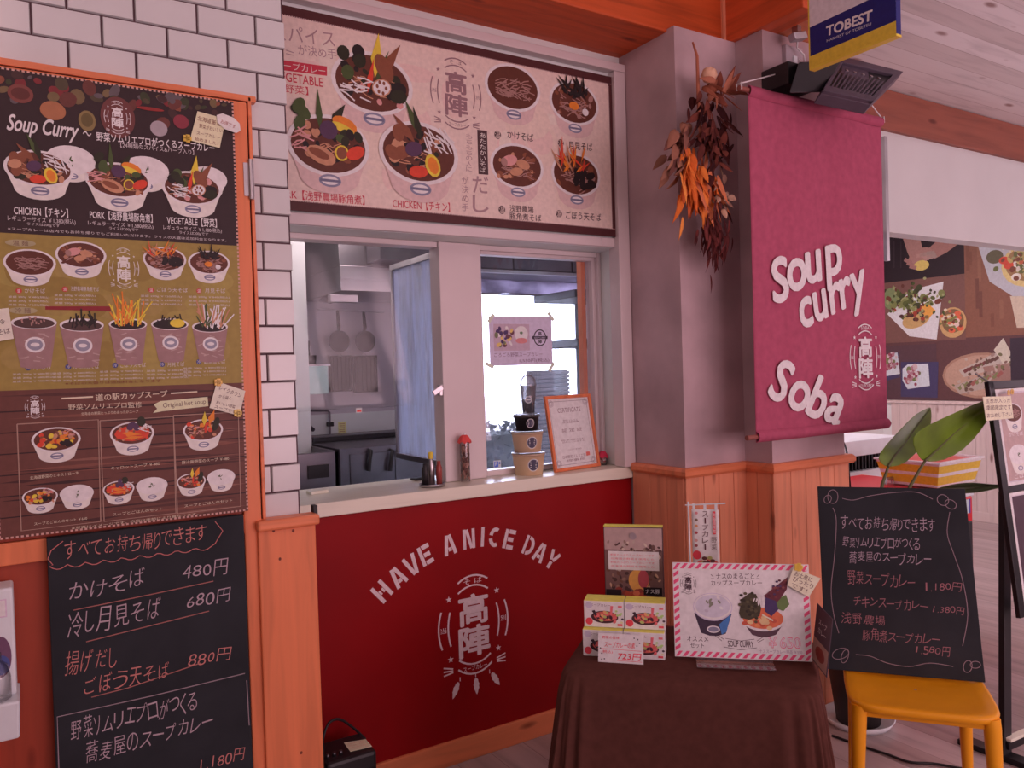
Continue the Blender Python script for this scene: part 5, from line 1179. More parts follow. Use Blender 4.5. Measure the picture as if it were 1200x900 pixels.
# ------------------------------------------------------------------ dried flower swag in the corner
SW = empty('dried_flower_swag', P(820, 100, 'y', 2.24), 'hanging swag of dried orange and brown leaves in the concrete corner', 'dried flowers')
r_ = random.Random(14)
def sp(x, y, d=0): return P(x, y, 'y', 2.21+d)
MB().tube([sp(812, 50, .06), sp(817, 66), sp(818, 100), sp(819, 135), sp(822, 180), sp(828, 240)], [.004, .006, .007, .006, .005, .003], 8).build('branch', plain('bark', ob(150, 84, 60, .8), .8), SW)
def leafset(name, n, fn, cols, lrange, wrange, label=None):
    b = MB()
    for i in range(n):
        o, d = fn(); d = d.normalized(); l = r_.uniform(*lrange); w = r_.uniform(*wrange)
        side = d.cross(Vector((r_.uniform(-.6, .6), -1, r_.uniform(-.6, .6)))).normalized(); nr = side.cross(d)
        pts = []; m_ = 6; cv = r_.uniform(-.35, .35)
        for j in range(m_+1):
            t = j/m_; ww = w*math.sin(math.pi*(.06+.94*t)**.8)*(1 if j < m_ else 0); c = o+d*l*t+nr*cv*l*t*t
            pts += [c-side*ww+nr*ww*.35, c, c+side*ww+nr*ww*.35]
        fs = []
        for j in range(m_):
            for s_ in (0, 1): q = j*3+s_; fs.append((q, q+1, q+4, q+3))
        b.add(pts, fs, col=ob(*r_.choice(cols), .8), smooth=True)
    o_ = b.build(name, CHALK, SW, solid=.0007)
    if label: o_['label'] = label
def around(x, y, rx, ry, dn=(0, 0, -1), sp_=.6):
    def f():
        o = sp(x+r_.gauss(0, rx), y+r_.gauss(0, ry), r_.uniform(-.06, .03)); return o, Vector((dn[0]+r_.uniform(-sp_, sp_), dn[1]+r_.uniform(-sp_, sp_)*.6, dn[2]+r_.uniform(-sp_, sp_)))
    return f
leafset('dark_foliage', 90, around(834, 150, 10, 24, sp_=.7), [(62, 30, 28), (78, 40, 34), (48, 24, 24), (96, 50, 40)], (.04, .09), (.008, .018))
leafset('brown_leaves', 20, around(838, 104, 10, 4, (.3, -.3, -.15), .7), [(130, 72, 52), (110, 58, 44), (150, 88, 66)], (.06, .11), (.010, .018))
leafset('orange_leaves', 60, around(806, 205, 5, 22, (-.1, -.1, -1), .35), [(200, 92, 40), (186, 82, 36), (170, 76, 40), (210, 108, 52)], (.07, .13), (.009, .016), 'orange dried leaves')
leafset('orange_leaves', 40, around(828, 212, 6, 14, (.15, -.1, -1), .3), [(206, 98, 44), (190, 86, 40), (176, 92, 60)], (.07, .14), (.010, .018), 'orange dried leaves')
leafset('brown_leaves', 26, around(800, 165, 6, 10, (-.5, -.1, -.6), .4), [(112, 72, 60), (126, 80, 62), (96, 60, 52)], (.06, .11), (.012, .022))
leafset('brown_leaves', 16, around(793, 190, 5, 8, (-.6, 0, -.6), .3), [(128, 84, 66), (140, 92, 70)], (.05, .09), (.010, .016))
leafset('grass_tail', 110, around(834, 270, 7, 22, (0, 0, -1), .35), [(76, 36, 34), (92, 44, 40), (60, 28, 28)], (.04, .09), (.004, .009))  # dried grass forming the tail of the swag
for i in range(12): leafset('seed_pod', 1, around(846, 225, 4, 16, (.2, -.2, -.6), .7), [(160, 116, 96), (140, 100, 84), (176, 124, 100)], (.03, .05), (.010, .015), 'pale dried seed pod')
c = sp(831, 88, -.03); b = MB()
for i in range(34):
    an, el = i*2.4, 1-2*(i+.5)/34; rr = math.sqrt(1-el*el); d = Vector((rr*math.cos(an), rr*math.sin(an), el)); o = c+d*.024
    s_ = d.cross(Vector((.3, .4, 1))).normalized(); t_ = d.cross(s_)
    b.add([o+s_*.016, o+t_*.016+d*.004, o-s_*.016, o-t_*.016+d*.004, o+d*.008], [(0, 1, 4), (1, 2, 4), (2, 3, 4), (3, 0, 4)], col=ob(204, 136, 112, .8), smooth=True)
b.build('flower_head', CHALK, SW)['label'] = 'pale pink dried flower head'

# ------------------------------------------------------------------ maroon banner
YB = 2.10
bk_ = wallY(YB)
BA = empty('hanging_banner', P(955, 300, 'y', YB), 'maroon cloth banner lettered in white hanging before the concrete pillar', 'banner')
tl, tr, br, bl = (bk_.px(*p) for p in ((877, 104), (1031.5, 134), (1040, 500), (884.5, 521)))
u0, u1, v0, v1 = (tl[0]+bl[0])/2, (tr[0]+br[0])/2, (br[1]+bl[1])/2, (tr[1]+tl[1])/2
def rip(u, v): return .0035*math.sin(u*17+v*2.2)+.0025*math.sin(u*31-v*3+1)*v
b = MB(); b.grid(lambda s_, t_: bk_.at(u0+(u1-u0)*s_, v0+(v1-v0)*t_, rip(s_*(u1-u0)*1.2, 1-t_*.5)), 60, 40)
CL = b.build('cloth', M_banner, BA, solid=.0015)
for v in (v0, v1-.045):
    b = MB(); b.grid(lambda s_, t_: bk_.at(u0+(u1-u0)*s_, v+.045*t_, .003+.016*math.sin(math.pi*t_)**.7+rip(s_*(u1-u0)*1.2, 1-((v-v0)/(v1-v0))*.5)*.6), 60, 8)
    b.build('hem', M_banner, BA)
M_rod = wood('rod_wood', ob(120, 66, 56, .8), 'X', .2, .5, knots=False)
for v, e0, e1 in ((v1-.020, .05, .012), (v0+.022, .055, .012)):
    MB().tube([bk_.at(u0-e0, v, .003), bk_.at(u1+e1, v, .003)], .010, 12).build('rod', M_rod, BA)
hk = bk_.at(*bk_.px(948, 76), -.03)
MB().tube([bk_.at(u0-.045, v1-.002), hk], .003, 6).tube([bk_.at(u1+.008, v1-.002), bk_.at(*bk_.px(1016, 116), .0), hk], .003, 6).tube([bk_.at(u0-.045, v1-.026, .012), bk_.at(u0-.045, v1, .012), bk_.at(u0-.045, v1, -.012), bk_.at(u0-.045, v1-.026, -.012)], .003, 6).tube([bk_.at(u1+.008, v1-.026, .012), bk_.at(u1+.008, v1, .012), bk_.at(u1+.008, v1, -.012), bk_.at(u1+.008, v1-.026, -.012)], .003, 6).build('hanging_cord', M_cord, BA)
k = Ink(bk_, .0085); BW = ob(214, 176, 180, .85)
def letters(chars, hpx, col, rot, wpx, bold=.026, shear=.18):
    for ch, x, y in chars:
        c = bk_.px(x, y); hh = bk_.size(x-5, y-hpx/2, x+5, y+hpx/2)[1]; vs, fs, gw, gh = glyphs(ch, bold, shear)
        ref = glyphs('x' if ch not in 'SC' else 'S', bold, shear)[3]; full = gh/ref*hh if False else None
        sc_ = hh/glyphs('S', bold, shear)[3]; k.text(ch, c[0], c[1], gw*sc_*wpx, gh*sc_, col, rot=rot, bold=bold, shear=shear); k.L = 0
SB = .035
letters([('S', 912, 328), ('o', 932, 322), ('u', 952, 313), ('p', 975, 313)], 50, BW, .22, .92)
letters([('c', 943, 366), ('u', 960, 358), ('r', 977, 349), ('r', 989, 343), ('y', 1005, 343)], 47, BW, .30, .84)
letters([('S', 914, 446), ('o', 935, 464), ('b', 957, 466), ('a', 976, 479)], 50, BW, -.42, .92)
c = bk_.px(1012.5, 418.5); w_, h_ = bk_.size(995, 382, 1030, 455); emblem(k, c[0], c[1], w_*1.05, h_*1.05, BW, latin=True)
k.build('lettering', FABINK, BA)

# ------------------------------------------------------------------ hanging shop sign
XS = 2.5
sk = Fr((XS, 2.0, 0), (0, -1, 0), (0, 0, 1))
l_, r__, = sk.px(947.5, 40)[0], sk.px(1050, 20)[0]; vb = (sk.px(947, 83)[1]+sk.px(1050, 37)[1])/2; vt = 3.16
SG = empty('hanging_sign', sk.at(l_, vb), 'blue and white hanging shop sign with yellow lower edge beside the floodlight', 'sign')
MB().obox(sk.at((l_+r__)/2, (vb+vt)/2, -.015), sk.ex*(r__-l_)/2, sk.ey*(vt-vb)/2, sk.n*.014, ).build('panel', plain('blue_edge', ob(26, 30, 92, .8), .4), SG, bevel=.002)
k = Ink(sk, .0005); yw = vb+.042; BLU = ob(22, 28, 92, .8); YEL = ob(222, 158, 52, .85)
k.rect(l_, vb, r__, vt, ob(196, 165, 176, .85)); a = sk.px(950, 32)[1]; c = sk.px(1018, 0)
bl_ = (c[1]-a)/(c[0]-l_); top = a+bl_*(r__-l_)
k.poly([(l_, yw), (r__, yw), (r__, (a+vt*0+c[1])/2), (l_, (a+c[1])/2)] if False else [(l_, yw), (r__, yw), (r__, top), (l_, a)], BLU); k.L = 1
k.rect(r__-.02, yw, r__, vt, BLU); k.L = 1; k.rect(l_, vb, r__, yw, YEL); k.rect(l_, vb, l_+.006, vt, YEL); k.L = 4
k.pxslope('TOBEST', (968.5, 37), (1022, 17.5), 11.5, ob(214, 190, 200, .85), bold=.03); k.L = 4
k.pxslope('HARVEST OF TOBETSU', (969, 48), (1021, 28), 3.2, ob(190, 165, 180, .85)); k.build('lettering', INK, SG)
MB().obox(sk.at((l_+r__)/2, vb-.003, -.015), sk.ex*(r__-l_)/2, sk.ey*.004, sk.n*.015).build('edge', plain('yellow_edge', YEL, .4), SG)
for u in (l_+.06, r__-.06): MB().tube([sk.at(u, vt-.01, -.015), sk.at(u, 3.425, -.015)], .005, 8).build('hanging_rod', M_steel, SG)

# ------------------------------------------------------------------ floodlight on the pillar, junction box, clip lamp
FL = empty('floodlight', P(925, 100, 'y', 2.185), 'black finned floodlight bracketed to the pillar above the banner', 'floodlight')
def q(x, y, d): return P(x, y, 'y', d)
A1, B1, C1, D1 = q(984, 69, 2.04), q(1056, 87, 1.96), q(1021, 122, 1.86), q(962, 109, 1.94)
nr = (B1-A1).cross(D1-A1).normalized()
if nr.dot(CAM-A1) < 0: nr = -nr
ux = ((B1-A1)+(C1-D1)).normalized(); vy = ((D1-A1)+(C1-B1)); vy = (vy-ux*vy.dot(ux)).normalized()
b = MB(); b.hexa([A1-nr*.05, B1-nr*.05, C1-nr*.05, D1-nr*.05], [A1, B1, C1, D1]); 
M_grey = plain('dark_grey_casting', ob(72, 62, 72, .8), .45, .2)
b.build('housing', M_grey, FL, bevel=.004)
def bl4(s_, t_, w): p_ = (A1*(1-s_)+B1*s_)*(1-t_)+(D1*(1-s_)+C1*s_)*t_; return p_+nr*w
b = MB()
for s0_, s1_, t0_, t1_ in ((0, 1, 0, .16), (0, 1, .86, 1), (0, .07, 0, 1), (.90, 1, 0, 1)):
    b.hexa([bl4(s0_, t0_, -.002), bl4(s1_, t0_, -.002), bl4(s1_, t1_, -.002), bl4(s0_, t1_, -.002)], [bl4(s0_, t0_, .014), bl4(s1_, t0_, .014), bl4(s1_, t1_, .014), bl4(s0_, t1_, .014)])
b.build('front_frame', M_grey, FL, bevel=.002)
b = MB(); b.hexa([bl4(.07, .16, -.001), bl4(.9, .16, -.001), bl4(.9, .86, -.001), bl4(.07, .86, -.001)], [bl4(.07, .16, .001), bl4(.9, .16, .001), bl4(.9, .86, .001), bl4(.07, .86, .001)]); b.build('lamp_face', M_black, FL)
b = MB()
for i in range(11):
    s_ = .11+i*.073; b.hexa([bl4(s_, .42, .001), bl4(s_+.03, .42, .001), bl4(s_+.03, .86, .001), bl4(s_, .86, .001)], [bl4(s_, .42, .016), bl4(s_+.03, .42, .016), bl4(s_+.03, .86, .013), bl4(s_, .86, .013)])
b.build('fins', M_grey, FL)
for i in range(5): MB().obox(bl4(.2+i*.14, .30, .004), ux*.006, vy*.005, nr*.003).build('lamp_diode', M_steel, FL, bevel=.001)
MB().hexa([q(925, 109, 1.97), q(965, 108, 1.97), q(965, 108, 2.06), q(925, 109, 2.06)], [q(936, 73, 1.97), q(986, 70, 1.97), q(986, 70, 2.06), q(936, 73, 2.06)]).build('driver_box', M_black, FL, bevel=.005)
a, c = q(905, 105, 2.13), q(938, 88, 2.13)
MB().box(a.x, c.x, 2.05, 2.184, a.z, c.z).build('wall_bracket', M_black, FL, bevel=.003)
MB().tube([q(933, 94, 2.10), q(938, 104, 1.985)], .014, 12).build('knob', M_black, FL)

a, c = P(917, 82, 'y', 2.185), P(936, 59, 'y', 2.185)
JB = empty('junction_box', ((a.x+c.x)/2, 2.185, a.z), 'grey square outlet box on the pale top of the pillar beside the sign', 'outlet')
MB().box(a.x, c.x, 2.165, 2.186, a.z, c.z).build('box', plain('grey_plate', ob(160, 135, 138, .95), .5), JB, bevel=.003)
m_ = P(931, 71, 'y', 2.165); MB().box(m_.x-.010, m_.x+.012, 2.158, 2.166, m_.z-.018, m_.z+.018).build('socket', M_white, JB, bevel=.002)
c = P(935, 43, 'y', 2.10); CLMP = empty('clip_lamp', c, 'small metal clip fitting with a cable under the timber near the sign', 'clip')
MB().obox(c, (.030, -.008, .006), (.006, .02, 0), (-.006, 0, .014)).build('body', M_steel, CLMP, bevel=.004)
MB().box(c.x-.012, c.x+.012, 2.09, 2.12, c.z+.008, 2.87).build('clamp', M_steel, CLMP, bevel=.002)
MB().tube([c+Vector((.01, .01, -.01)), P(934, 56, 'y', 2.14), P(942, 64, 'y', 2.13), P(944, 76, 'y', 2.12), P(936, 70, 'y', 2.158)], .0035, 6).build('cable', M_cord, CLMP)
# ------------------------------------------------------------------ table under a cloth
ZT = .66
FLc, FRc = P(657, 787, 'z', ZT), P(962, 815, 'z', ZT)
ext = (FRc-FLc).normalized(); ebk = Vector((-ext.y, ext.x, 0)); WT = (FRc-FLc).length; DT = .46
def tp(u, v, z=ZT): return Vector((FLc.x, FLc.y, 0))+ext*u+ebk*v+Vector((0, 0, z))
TB = empty('display_table', tp(WT/2, DT/2, 0), 'low table hidden under the brown cloth in front of the wooden pillar', 'table')
b = MB(); b.obox(tp(WT/2, DT/2, ZT-.018), ext*(WT/2-.014), ebk*(DT/2-.014), (0, 0, .013)); b.build('tabletop', M_black, TB, bevel=.003)
for u in (.06, WT-.06):
    for v in (.06, DT-.06): MB().tube([tp(u, v, .0), tp(u, v, ZT-.03)], .014, 10).build('leg', M_blackm, TB)
b = MB(); NP = 200
def rim(s_, o, wob):
    """a point on the rounded outline of the table top, s_ along it, o outward, with hanging folds"""
    a = 2*math.pi*s_; sq = lambda t, e: math.copysign(abs(t)**e, t)
    e = .16; x, y = sq(math.cos(a), e), sq(math.sin(a), e)
    cor = max(0, abs(x*y)-.55)/.45
    f = .012*math.sin(s_*150)+.008*math.sin(s_*238+1)+.075*cor*cor
    hx, hy = WT/2+o+wob*f*abs(x)**3, DT/2+o+wob*f*abs(y)**3
    return WT/2+hx*x, DT/2+hy*y
rows = []
for z, o, wb in ((ZT+.001, -.22, 0), (ZT+.001, -.10, 0), (ZT+.001, -.025, 0), (ZT-.002, -.004, 0), (ZT-.012, .006, .03), (ZT-.06, .012, .15), (ZT-.2, .020, .4), (ZT-.4, .030, .75), (.004, .042, 1.1)):
    rr = []
    for i in range(NP):
        u, v = rim((i+.5)/NP, o, wb)
        rr.append(tp(u, v, z))
    rows.append(rr)
vs = [p for r in rows for p in r]
b.add(vs, [((j+1)*NP+i, (j+1)*NP+(i+1) % NP, j*NP+(i+1) % NP, j*NP+i) for j in range(len(rows)-1) for i in range(NP)], smooth=True)
b.add(rows[0], [tuple(range(NP))], smooth=True)
CLO = b.build('tablecloth', M_cloth); tag(CLO, 'brown-grey cloth draped to the floor over the display table', 'tablecloth')

# boxed curry packs and what stands on the cloth
ZB = ZT+.0015
A_ = P(683.5, 768, 'z', ZB); B_ = P(780, 774, 'z', ZB)
ex = (B_-A_).normalized(); en = Vector((ex.y, -ex.x, 0)); bwid = (B_-A_).length/2
bh = P(683, 737.5, 'y', A_.y).z-ZB
def pack(o, w, d, h, label, name='curry_box', grp='boxed curry packs on the cloth'):
    e_ = empty(name, o, label, 'box', grp); b = MB()
    c = o+ex*w/2-en*d/2+Vector((0, 0, h/2)); b.obox(c, ex*w/2, -en*d/2, (0, 0, h/2), col=ob(206, 180, 186, .72)); b.build('carton', INK, e_, bevel=.001)
    fr = Fr(o, ex, (0, 0, 1)); k = Ink(fr, .0006)
    kk = .7; r_ = random.Random(3)
    k.rect(.001, .001, w-.001, h-.001, ob(200, 172, 178, kk))
    k.text('スープカレー', w*.42, h*.86, w*.5, h*.10, ob(96, 70, 80, kk)); k.L = 2
    k.ell(w*.13, h*.84, w*.09, w*.075, ob(165, 140, 150, kk)); k.L = 2
    k.ell(w*.52, h*.40, w*.34, h*.24, ob(60, 36, 40, kk)); k.ell(w*.54, h*.43, w*.29, h*.18, ob(176, 76, 66, kk))
    for i in range(18): k.ell(w*(.55+r_.gauss(0, .12)), h*(.46+r_.gauss(0, .09)), w*.055, h*.055, ob(*r_.choice([(190, 80, 80), (60, 36, 44), (150, 150, 84), (206, 120, 80), (110, 50, 60)]), kk), 10, r_.random()*3); k.L = 4+i % 5
    k.poly([(w*.20, h*.62), (w*.34, h*.30), (w*.40, h*.34), (w*.27, h*.66)], ob(52, 40, 48, kk)); k.poly([(w*.66, h*.45), (w*.70, h*.45), (w*.74, h*.84), (w*.67, h*.84)], ob(206, 80, 86, kk))
    for i in range(8): k.ell(w*(.84+r_.gauss(0, .05)), h*(.45+r_.gauss(0, .12)), w*.035, h*.04, ob(*r_.choice([(150, 160, 96), (60, 50, 60), (196, 190, 120)]), kk), 8); k.L = 10
    k.ell(w*.13, h*.22, w*.09, w*.09, ob(186, 52, 60, kk)); k.L = 10; k.rect(w*.84, h*.08, w*.96, h*.16, ob(186, 60, 66, kk)); k.L = 10; k.rect(w*.86, h*.78, w*.96, h*.86, ob(196, 90, 92, kk))
    k.build('front_print', INK, e_)
    t_ = MB(); t_.obox(c+Vector((0, 0, h/2+.0006)), ex*(w/2-.0008), -en*(d/2-.0008), (0, 0, .0006), col=ob(190, 168, 70, .72)); t_.build('yellow_top', INK, e_)
    return e_
gap = .0015; dL = .085
back = A_-en*0
pack(A_, bwid-gap, dL, bh, 'boxed curry pack at the bottom left of the four, behind the price card')
pack(A_+ex*bwid, bwid-gap, dL, bh, 'boxed curry pack at the bottom right of the four, partly behind the price card')
zo = Vector((0, 0, bh+.0022)); ofs_ = -en*.022
bh2 = bh*1.0
pack(A_+ofs_+zo+ex*.002, bwid-gap, dL-.022, bh2, 'upper left boxed curry pack of the four on the cloth')
pack(A_+ofs_+zo+ex*(bwid+.002), bwid-gap, dL-.022, bh2, 'upper right boxed curry pack of the four, nearest the striped placard')
# tall pack behind
o = A_-en*(dL+.055)
fr0 = Fr(o, ex, (0, 0, 1)); ul, ur = fr0.px(708, 650)[0], fr0.px(777, 650)[0]; vt = (fr0.px(709, 617)[1]+fr0.px(776, 618)[1])/2
o = o+ex*ul; wq = ur-ul; TPK = empty('display_pack', o, 'tall curry display pack with a food photo standing behind the four small boxes', 'display pack')
b = MB(); b.obox(o+ex*wq/2-en*.015+Vector((0, 0, vt/2)), ex*wq/2, -en*.015, (0, 0, vt/2), col=ob(60, 40, 42, .7)); b.build('carton', INK, TPK, bevel=.001)
b = MB(); b.obox(o+ex*wq/2-en*.015+Vector((0, 0, vt+.001)), ex*wq/2, -en*.015, (0, 0, .001), col=ob(190, 168, 70, .75)); b.build('yellow_top', INK, TPK)
k = Ink(Fr(o, ex, (0, 0, 1)), .0006); kk = .7; r_ = random.Random(31); w, h = wq, vt
y0 = k.fr.px(742, 697)[1]-.02
k.rect(.002, y0, w-.002, h-.002, ob(96, 70, 66, kk)); k.rect(.002, h*.80, w-.002, h-.003, ob(150, 118, 112, kk)); k.L = 3
for i in range(90):
    x, y = w*r_.uniform(.06, .94), h*r_.uniform(.62, .88); k.ell(x, y, w*r_.uniform(.02, .05), w*r_.uniform(.015, .035), ob(*r_.choice([(150, 125, 115), (90, 66, 60), (120, 96, 84), (170, 140, 126), (70, 50, 48)]), kk), 8, r_.random()*3); k.L = 3+i % 7
for i in range(70):
    x, y = w*r_.uniform(.06, .94), y0+(h*.70-y0)*r_.random(); k.ell(x, y, w*r_.uniform(.02, .05), w*r_.uniform(.015, .035), ob(*r_.choice([(120, 90, 76), (60, 42, 40), (90, 60, 48), (160, 120, 96)]), kk), 8, r_.random()*3); k.L = 3+i % 7
k.L = 12; mid = k.fr.px(742, 680)[1]; k.ell(w*.58, mid, w*.17, w*.20, ob(206, 120, 60, kk)); k.ell(w*.66, mid+.005, w*.09, w*.16, ob(150, 60, 66, kk)); k.L = 13
for i in range(14): k.ell(w*(.5+r_.gauss(0, .17)), mid-w*.22+r_.gauss(0, .006), w*.06, w*.05, ob(*r_.choice([(150, 60, 40), (120, 50, 40), (180, 90, 60)]), kk), 10); k.L = 14
k.L = 16; k.rect(w*.02, y0, w*.28, y0+.035, ob(28, 22, 24, kk)); k.L = 16
k.L = 18; ya, yb_ = k.fr.px(742, 668)[1], k.fr.px(742, 646)[1]; k.rect(w*.07, ya, w*.93, yb_, ob(206, 172, 176, kk))
for i in range(4): k.text('野菜たっぷりスープカレーです' if i % 2 else '北海道の野菜を使用した', w*.48, ya+(yb_-ya)*(.2+.2*i), w*.74, (yb_-ya)*.11, ob(190, 80, 86, kk)); k.L = 19
q_ = k.fr.px(742, 692)[1]; k.rect(w*.66, q_-.012, w*.97, q_+.012, ob(24, 20, 24, kk)); k.text('ナス豚', w*.81, q_, w*.24, .014, ob(206, 190, 186, kk)); k.L = 20; k.ell(w*.5, h*.92, w*.06, w*.06, ob(130, 110, 112, kk)); k.build('front_print', INK, TPK)

# price card
A_p, B_p = P(701, 775.5, 'z', ZB), P(754, 779, 'z', ZB)
fr = lean_frame(A_p, B_p, .22); wq = (B_p-A_p).length; hq = fr.px(728, 743)[1]
PC = empty('price_card', A_p, 'handwritten pink price card leaning on the lower curry boxes', 'price card')
b = MB(); b.obox(fr.at(wq/2, hq/2, -.001), fr.ex*wq/2, fr.ey*hq/2, fr.n*.001, col=ob(206, 172, 174, .75)); b.build('card', INK, PC)
k = Ink(fr, .0006); RD = ob(186, 48, 60, .72)
k.text('野菜の旨味', wq*.28, hq*.86, wq*.38, hq*.10, RD); k.L = 0; k.text('スープカレーの素', wq*.48, hq*.62, wq*.68, hq*.2, RD, shear=.15); k.L = 0; k.line([(wq*.04, hq*.47), (wq*.96, hq*.45)], .001, RD); k.L = 0
k.text('(税込)', wq*.2, hq*.36, wq*.24, hq*.12, RD); k.L = 0; k.text('723円', wq*.70, hq*.24, wq*.52, hq*.24, RD, bold=.01, shear=.15); k.L = 0; k.line([(wq*.42, hq*.09), (wq*.97, hq*.08)], .001, RD); k.L = 0
for x, y in ((.8, .88), (.88, .84), (.92, .72), (.86, .62), (.08, .3), (.05, .48), (.14, .12), (.08, .1)): k.ell(wq*x, hq*y, .0022, .0018, ob(60, 50, 60, .7), 8); k.L = 0
k.build('writing', INK, PC)

# mini banner flag
fb = P(811, 742, 'z', ZB); NB = empty('table_flag', fb, 'miniature upright banner flag on a white pole behind the striped placard', 'flag')
MB().lathe([(.001, .012), (.018, .012), (.034, .002), (.034, 0), (.001, 0)], fb, 20).build('base', M_white, NB)
ff = Fr(fb, ext, (0, 0, 1)); ptop = ff.px(806, 588)[1]; u0 = ff.px(804.5, 600)[0]
MB().tube([fb+Vector((0, 0, .01)), ff.at(0, ptop*.5), ff.at(ff.px(806.5, 592)[0], ptop)], .003, 8).build('pole', M_white, NB)
MB().tube([ff.at(ff.px(803, 592)[0], ff.px(803, 592)[1]), ff.at(ff.px(850, 590)[0], ff.px(850, 590)[1])], .0022, 8).build('crossbar', M_white, NB)
ua, ub = ff.px(811, 620)[0], ff.px(842.5, 620)[0]; va, vb_ = ff.px(826, 668)[1], ff.px(826, 597)[1]
b = MB(); b.grid(lambda s_, t_: ff.at(ua+(ub-ua)*s_, va+(vb_-va)*t_, .002*math.sin(s_*7)), 10, 12, col=ob(200, 164, 164, .8)); b.build('flag_cloth', INK, NB, solid=.0006)
k = Ink(ff, .0035); kk = .8; r_ = random.Random(6)
k.vtext('スープカレー', 823, 599, 830, 645, ob(80, 46, 50, kk)); k.L = 0
q1_, q2_ = ff.px(835, 599), ff.px(839, 626); k.rect(q1_[0], q2_[1], q2_[0], q1_[1], ob(190, 52, 60, kk)); k.vtext('北海道限定', 835.5, 601, 838.6, 625, ob(210, 180, 180, kk)); k.L = 0; k.vtext('野菜', 834, 629, 840, 645, ob(110, 90, 84, kk)); k.L = 0
for i, (y, cc) in enumerate(((601, (190, 110, 110)), (609, (120, 96, 76)), (616, (190, 120, 80)), (624, (150, 60, 60)), (633, (180, 120, 110)), (639, (130, 60, 60)))): c = ff.px(816, y); k.ell(c[0], c[1], .005, .0045, ob(*cc, kk), 10); k.L = 0
c = ff.px(817, 650); k.ell(c[0], c[1], .013, .014, ob(190, 52, 60, kk)); k.L = 2; c = ff.px(830, 661); k.ell(c[0], c[1], .034, .016, ob(190, 70, 64, kk)); k.L = 4
for i in range(12): c = ff.px(829+r_.gauss(0, 6), 659+r_.gauss(0, 3)); k.ell(c[0], c[1], .008, .006, ob(*r_.choice([(90, 50, 46), (150, 140, 80), (206, 150, 140)]), kk), 8); k.L = 5
k.build('flag_print', INK, NB)
b = MB()
for x in (813, 826, 839): c = ff.px(x, 594); b.obox(ff.at(c[0], c[1], 0), ff.ex*.004, ff.ey*.010, ff.n*.0012)
b.build('loops', M_white, NB)

# striped placard in a clear stand
A_, B_ = P(791, 769, 'z', ZB+.012), P(952, 775.5, 'z', ZB+.012)
fr = lean_frame(A_, B_, .10); w = (B_-A_).length; h = (fr.px(787, 660)[1]+fr.px(941, 660.5)[1])/2
PL = empty('menu_placard', A_, 'white placard with red diagonal striped border showing a soup curry set', 'placard')
b = MB(); b.obox(fr.at(w/2, h/2, -.0015), fr.ex*w/2, fr.ey*h/2, fr.n*.0015, col=ob(204, 170, 184, .85)); b.build('card', INK, PL)
u0, u1 = fr.px(816, 772)[0], fr.px(906, 777)[0]
b = MB(); b.obox(fr.at((u0+u1)/2, -.004, .03)*1, fr.ex*(u1-u0)/2, Vector((0, 0, .0012)), fr.n*.035); 
for p in b.v: p.z = max(ZB+.0002, p.z-.006)
b.obox(fr.at((u0+u1)/2, .035, -.0055), fr.ex*(u1-u0)/2, fr.ey*.045, fr.n*.0012).build('clear_stand', M_clear, PL)
k = Ink(fr, .0006); kk = .85; bw = .0165
k.rect(bw*.0, 0, w, h, ob(204, 170, 184, kk)); RS = ob(204, 66, 96, kk)
per_ = .0205
def stripe(hor, base, s0):
    pass
n = int(w/per_)
for i in range(n+1):
    x = i*per_
    for y in (.0018, h-bw):
        p = [(x, y), (x+per_*.5, y), (x+per_*.5+bw*.75, y+bw-.002), (x+bw*.75, y+bw-.002)]; p = [(min(w-.002, max(.002, a)), c) for a, c in p]
        if p[1][0]-p[0][0] > .001 or p[2][0]-p[3][0] > .001: k.poly(p, RS); k.L = 1
n = int((h-2*bw)/per_)
for i in range(n+1):
    y = bw+i*per_
    for x in (.0018, w-bw): 
        y2 = min(h-bw, y+per_*.5); k.poly([(x, y), (x+bw-.002, min(h-bw, y+bw*.6)), (x+bw-.002, min(h-bw, y2+bw*.6)), (x, y2)], RS); k.L = 1
k.rect(bw+.0025, bw+.0025, w-bw-.0025, h-bw-.0025, ob(204, 170, 184, kk)); k.L = 5; DK = ob(66, 46, 54, kk)
emb_px(k, 797, 671, 816, 696, DK); k.L = 5
k.pxslope('ナスのまるごと', (839, 675), (884, 675), 7, DK); k.L = 5; k.pxslope('カップスープカレー', (833, 683), (893, 683), 6.5, DK); k.L = 5
for d_ in ((833, 673, 836, 676), (833, 678, 837, 678), (890, 673, 887, 676), (890, 678, 886, 678)): k.pxline([d_[:2], d_[2:]], .0014, DK); k.L = 5
c = fr.px(835, 706); ww = fr.size(812, 706, 858, 707)[0]; a = ww/2
k.poly([(c[0]-a*.95, c[1]-.03), (c[0]-a*.62, c[1]-.085), (c[0]-a*.2, c[1]-.092), (c[0]+a*.2, c[1]-.092), (c[0]+a*.62, c[1]-.085), (c[0]+a*.95, c[1]-.03)], ob(60, 50, 64, kk)); k.L = 6
k.poly([(c[0]+a*.3, c[1]-.06), (c[0]+a*.42, c[1]-.088), (c[0]+a*.66, c[1]-.080), (c[0]+a*.92, c[1]-.03)], ob(66, 104, 150, kk)); k.L = 7
k.ell(c[0], c[1]-.012, a, a*.72, ob(180, 152, 164, kk)); k.ell(c[0], c[1]-.011, a*.96, a*.67, ob(210, 178, 190, kk)); k.ell(c[0], c[1]-.010, a*.88, a*.58, ob(184, 158, 166, kk)); k.ell(c[0], c[1]-.074, .018, .010, ob(200, 180, 190, kk)); k.ell(c[0], c[1]-.074, .014, .007, ob(120, 112, 128, kk)); k.L = 10
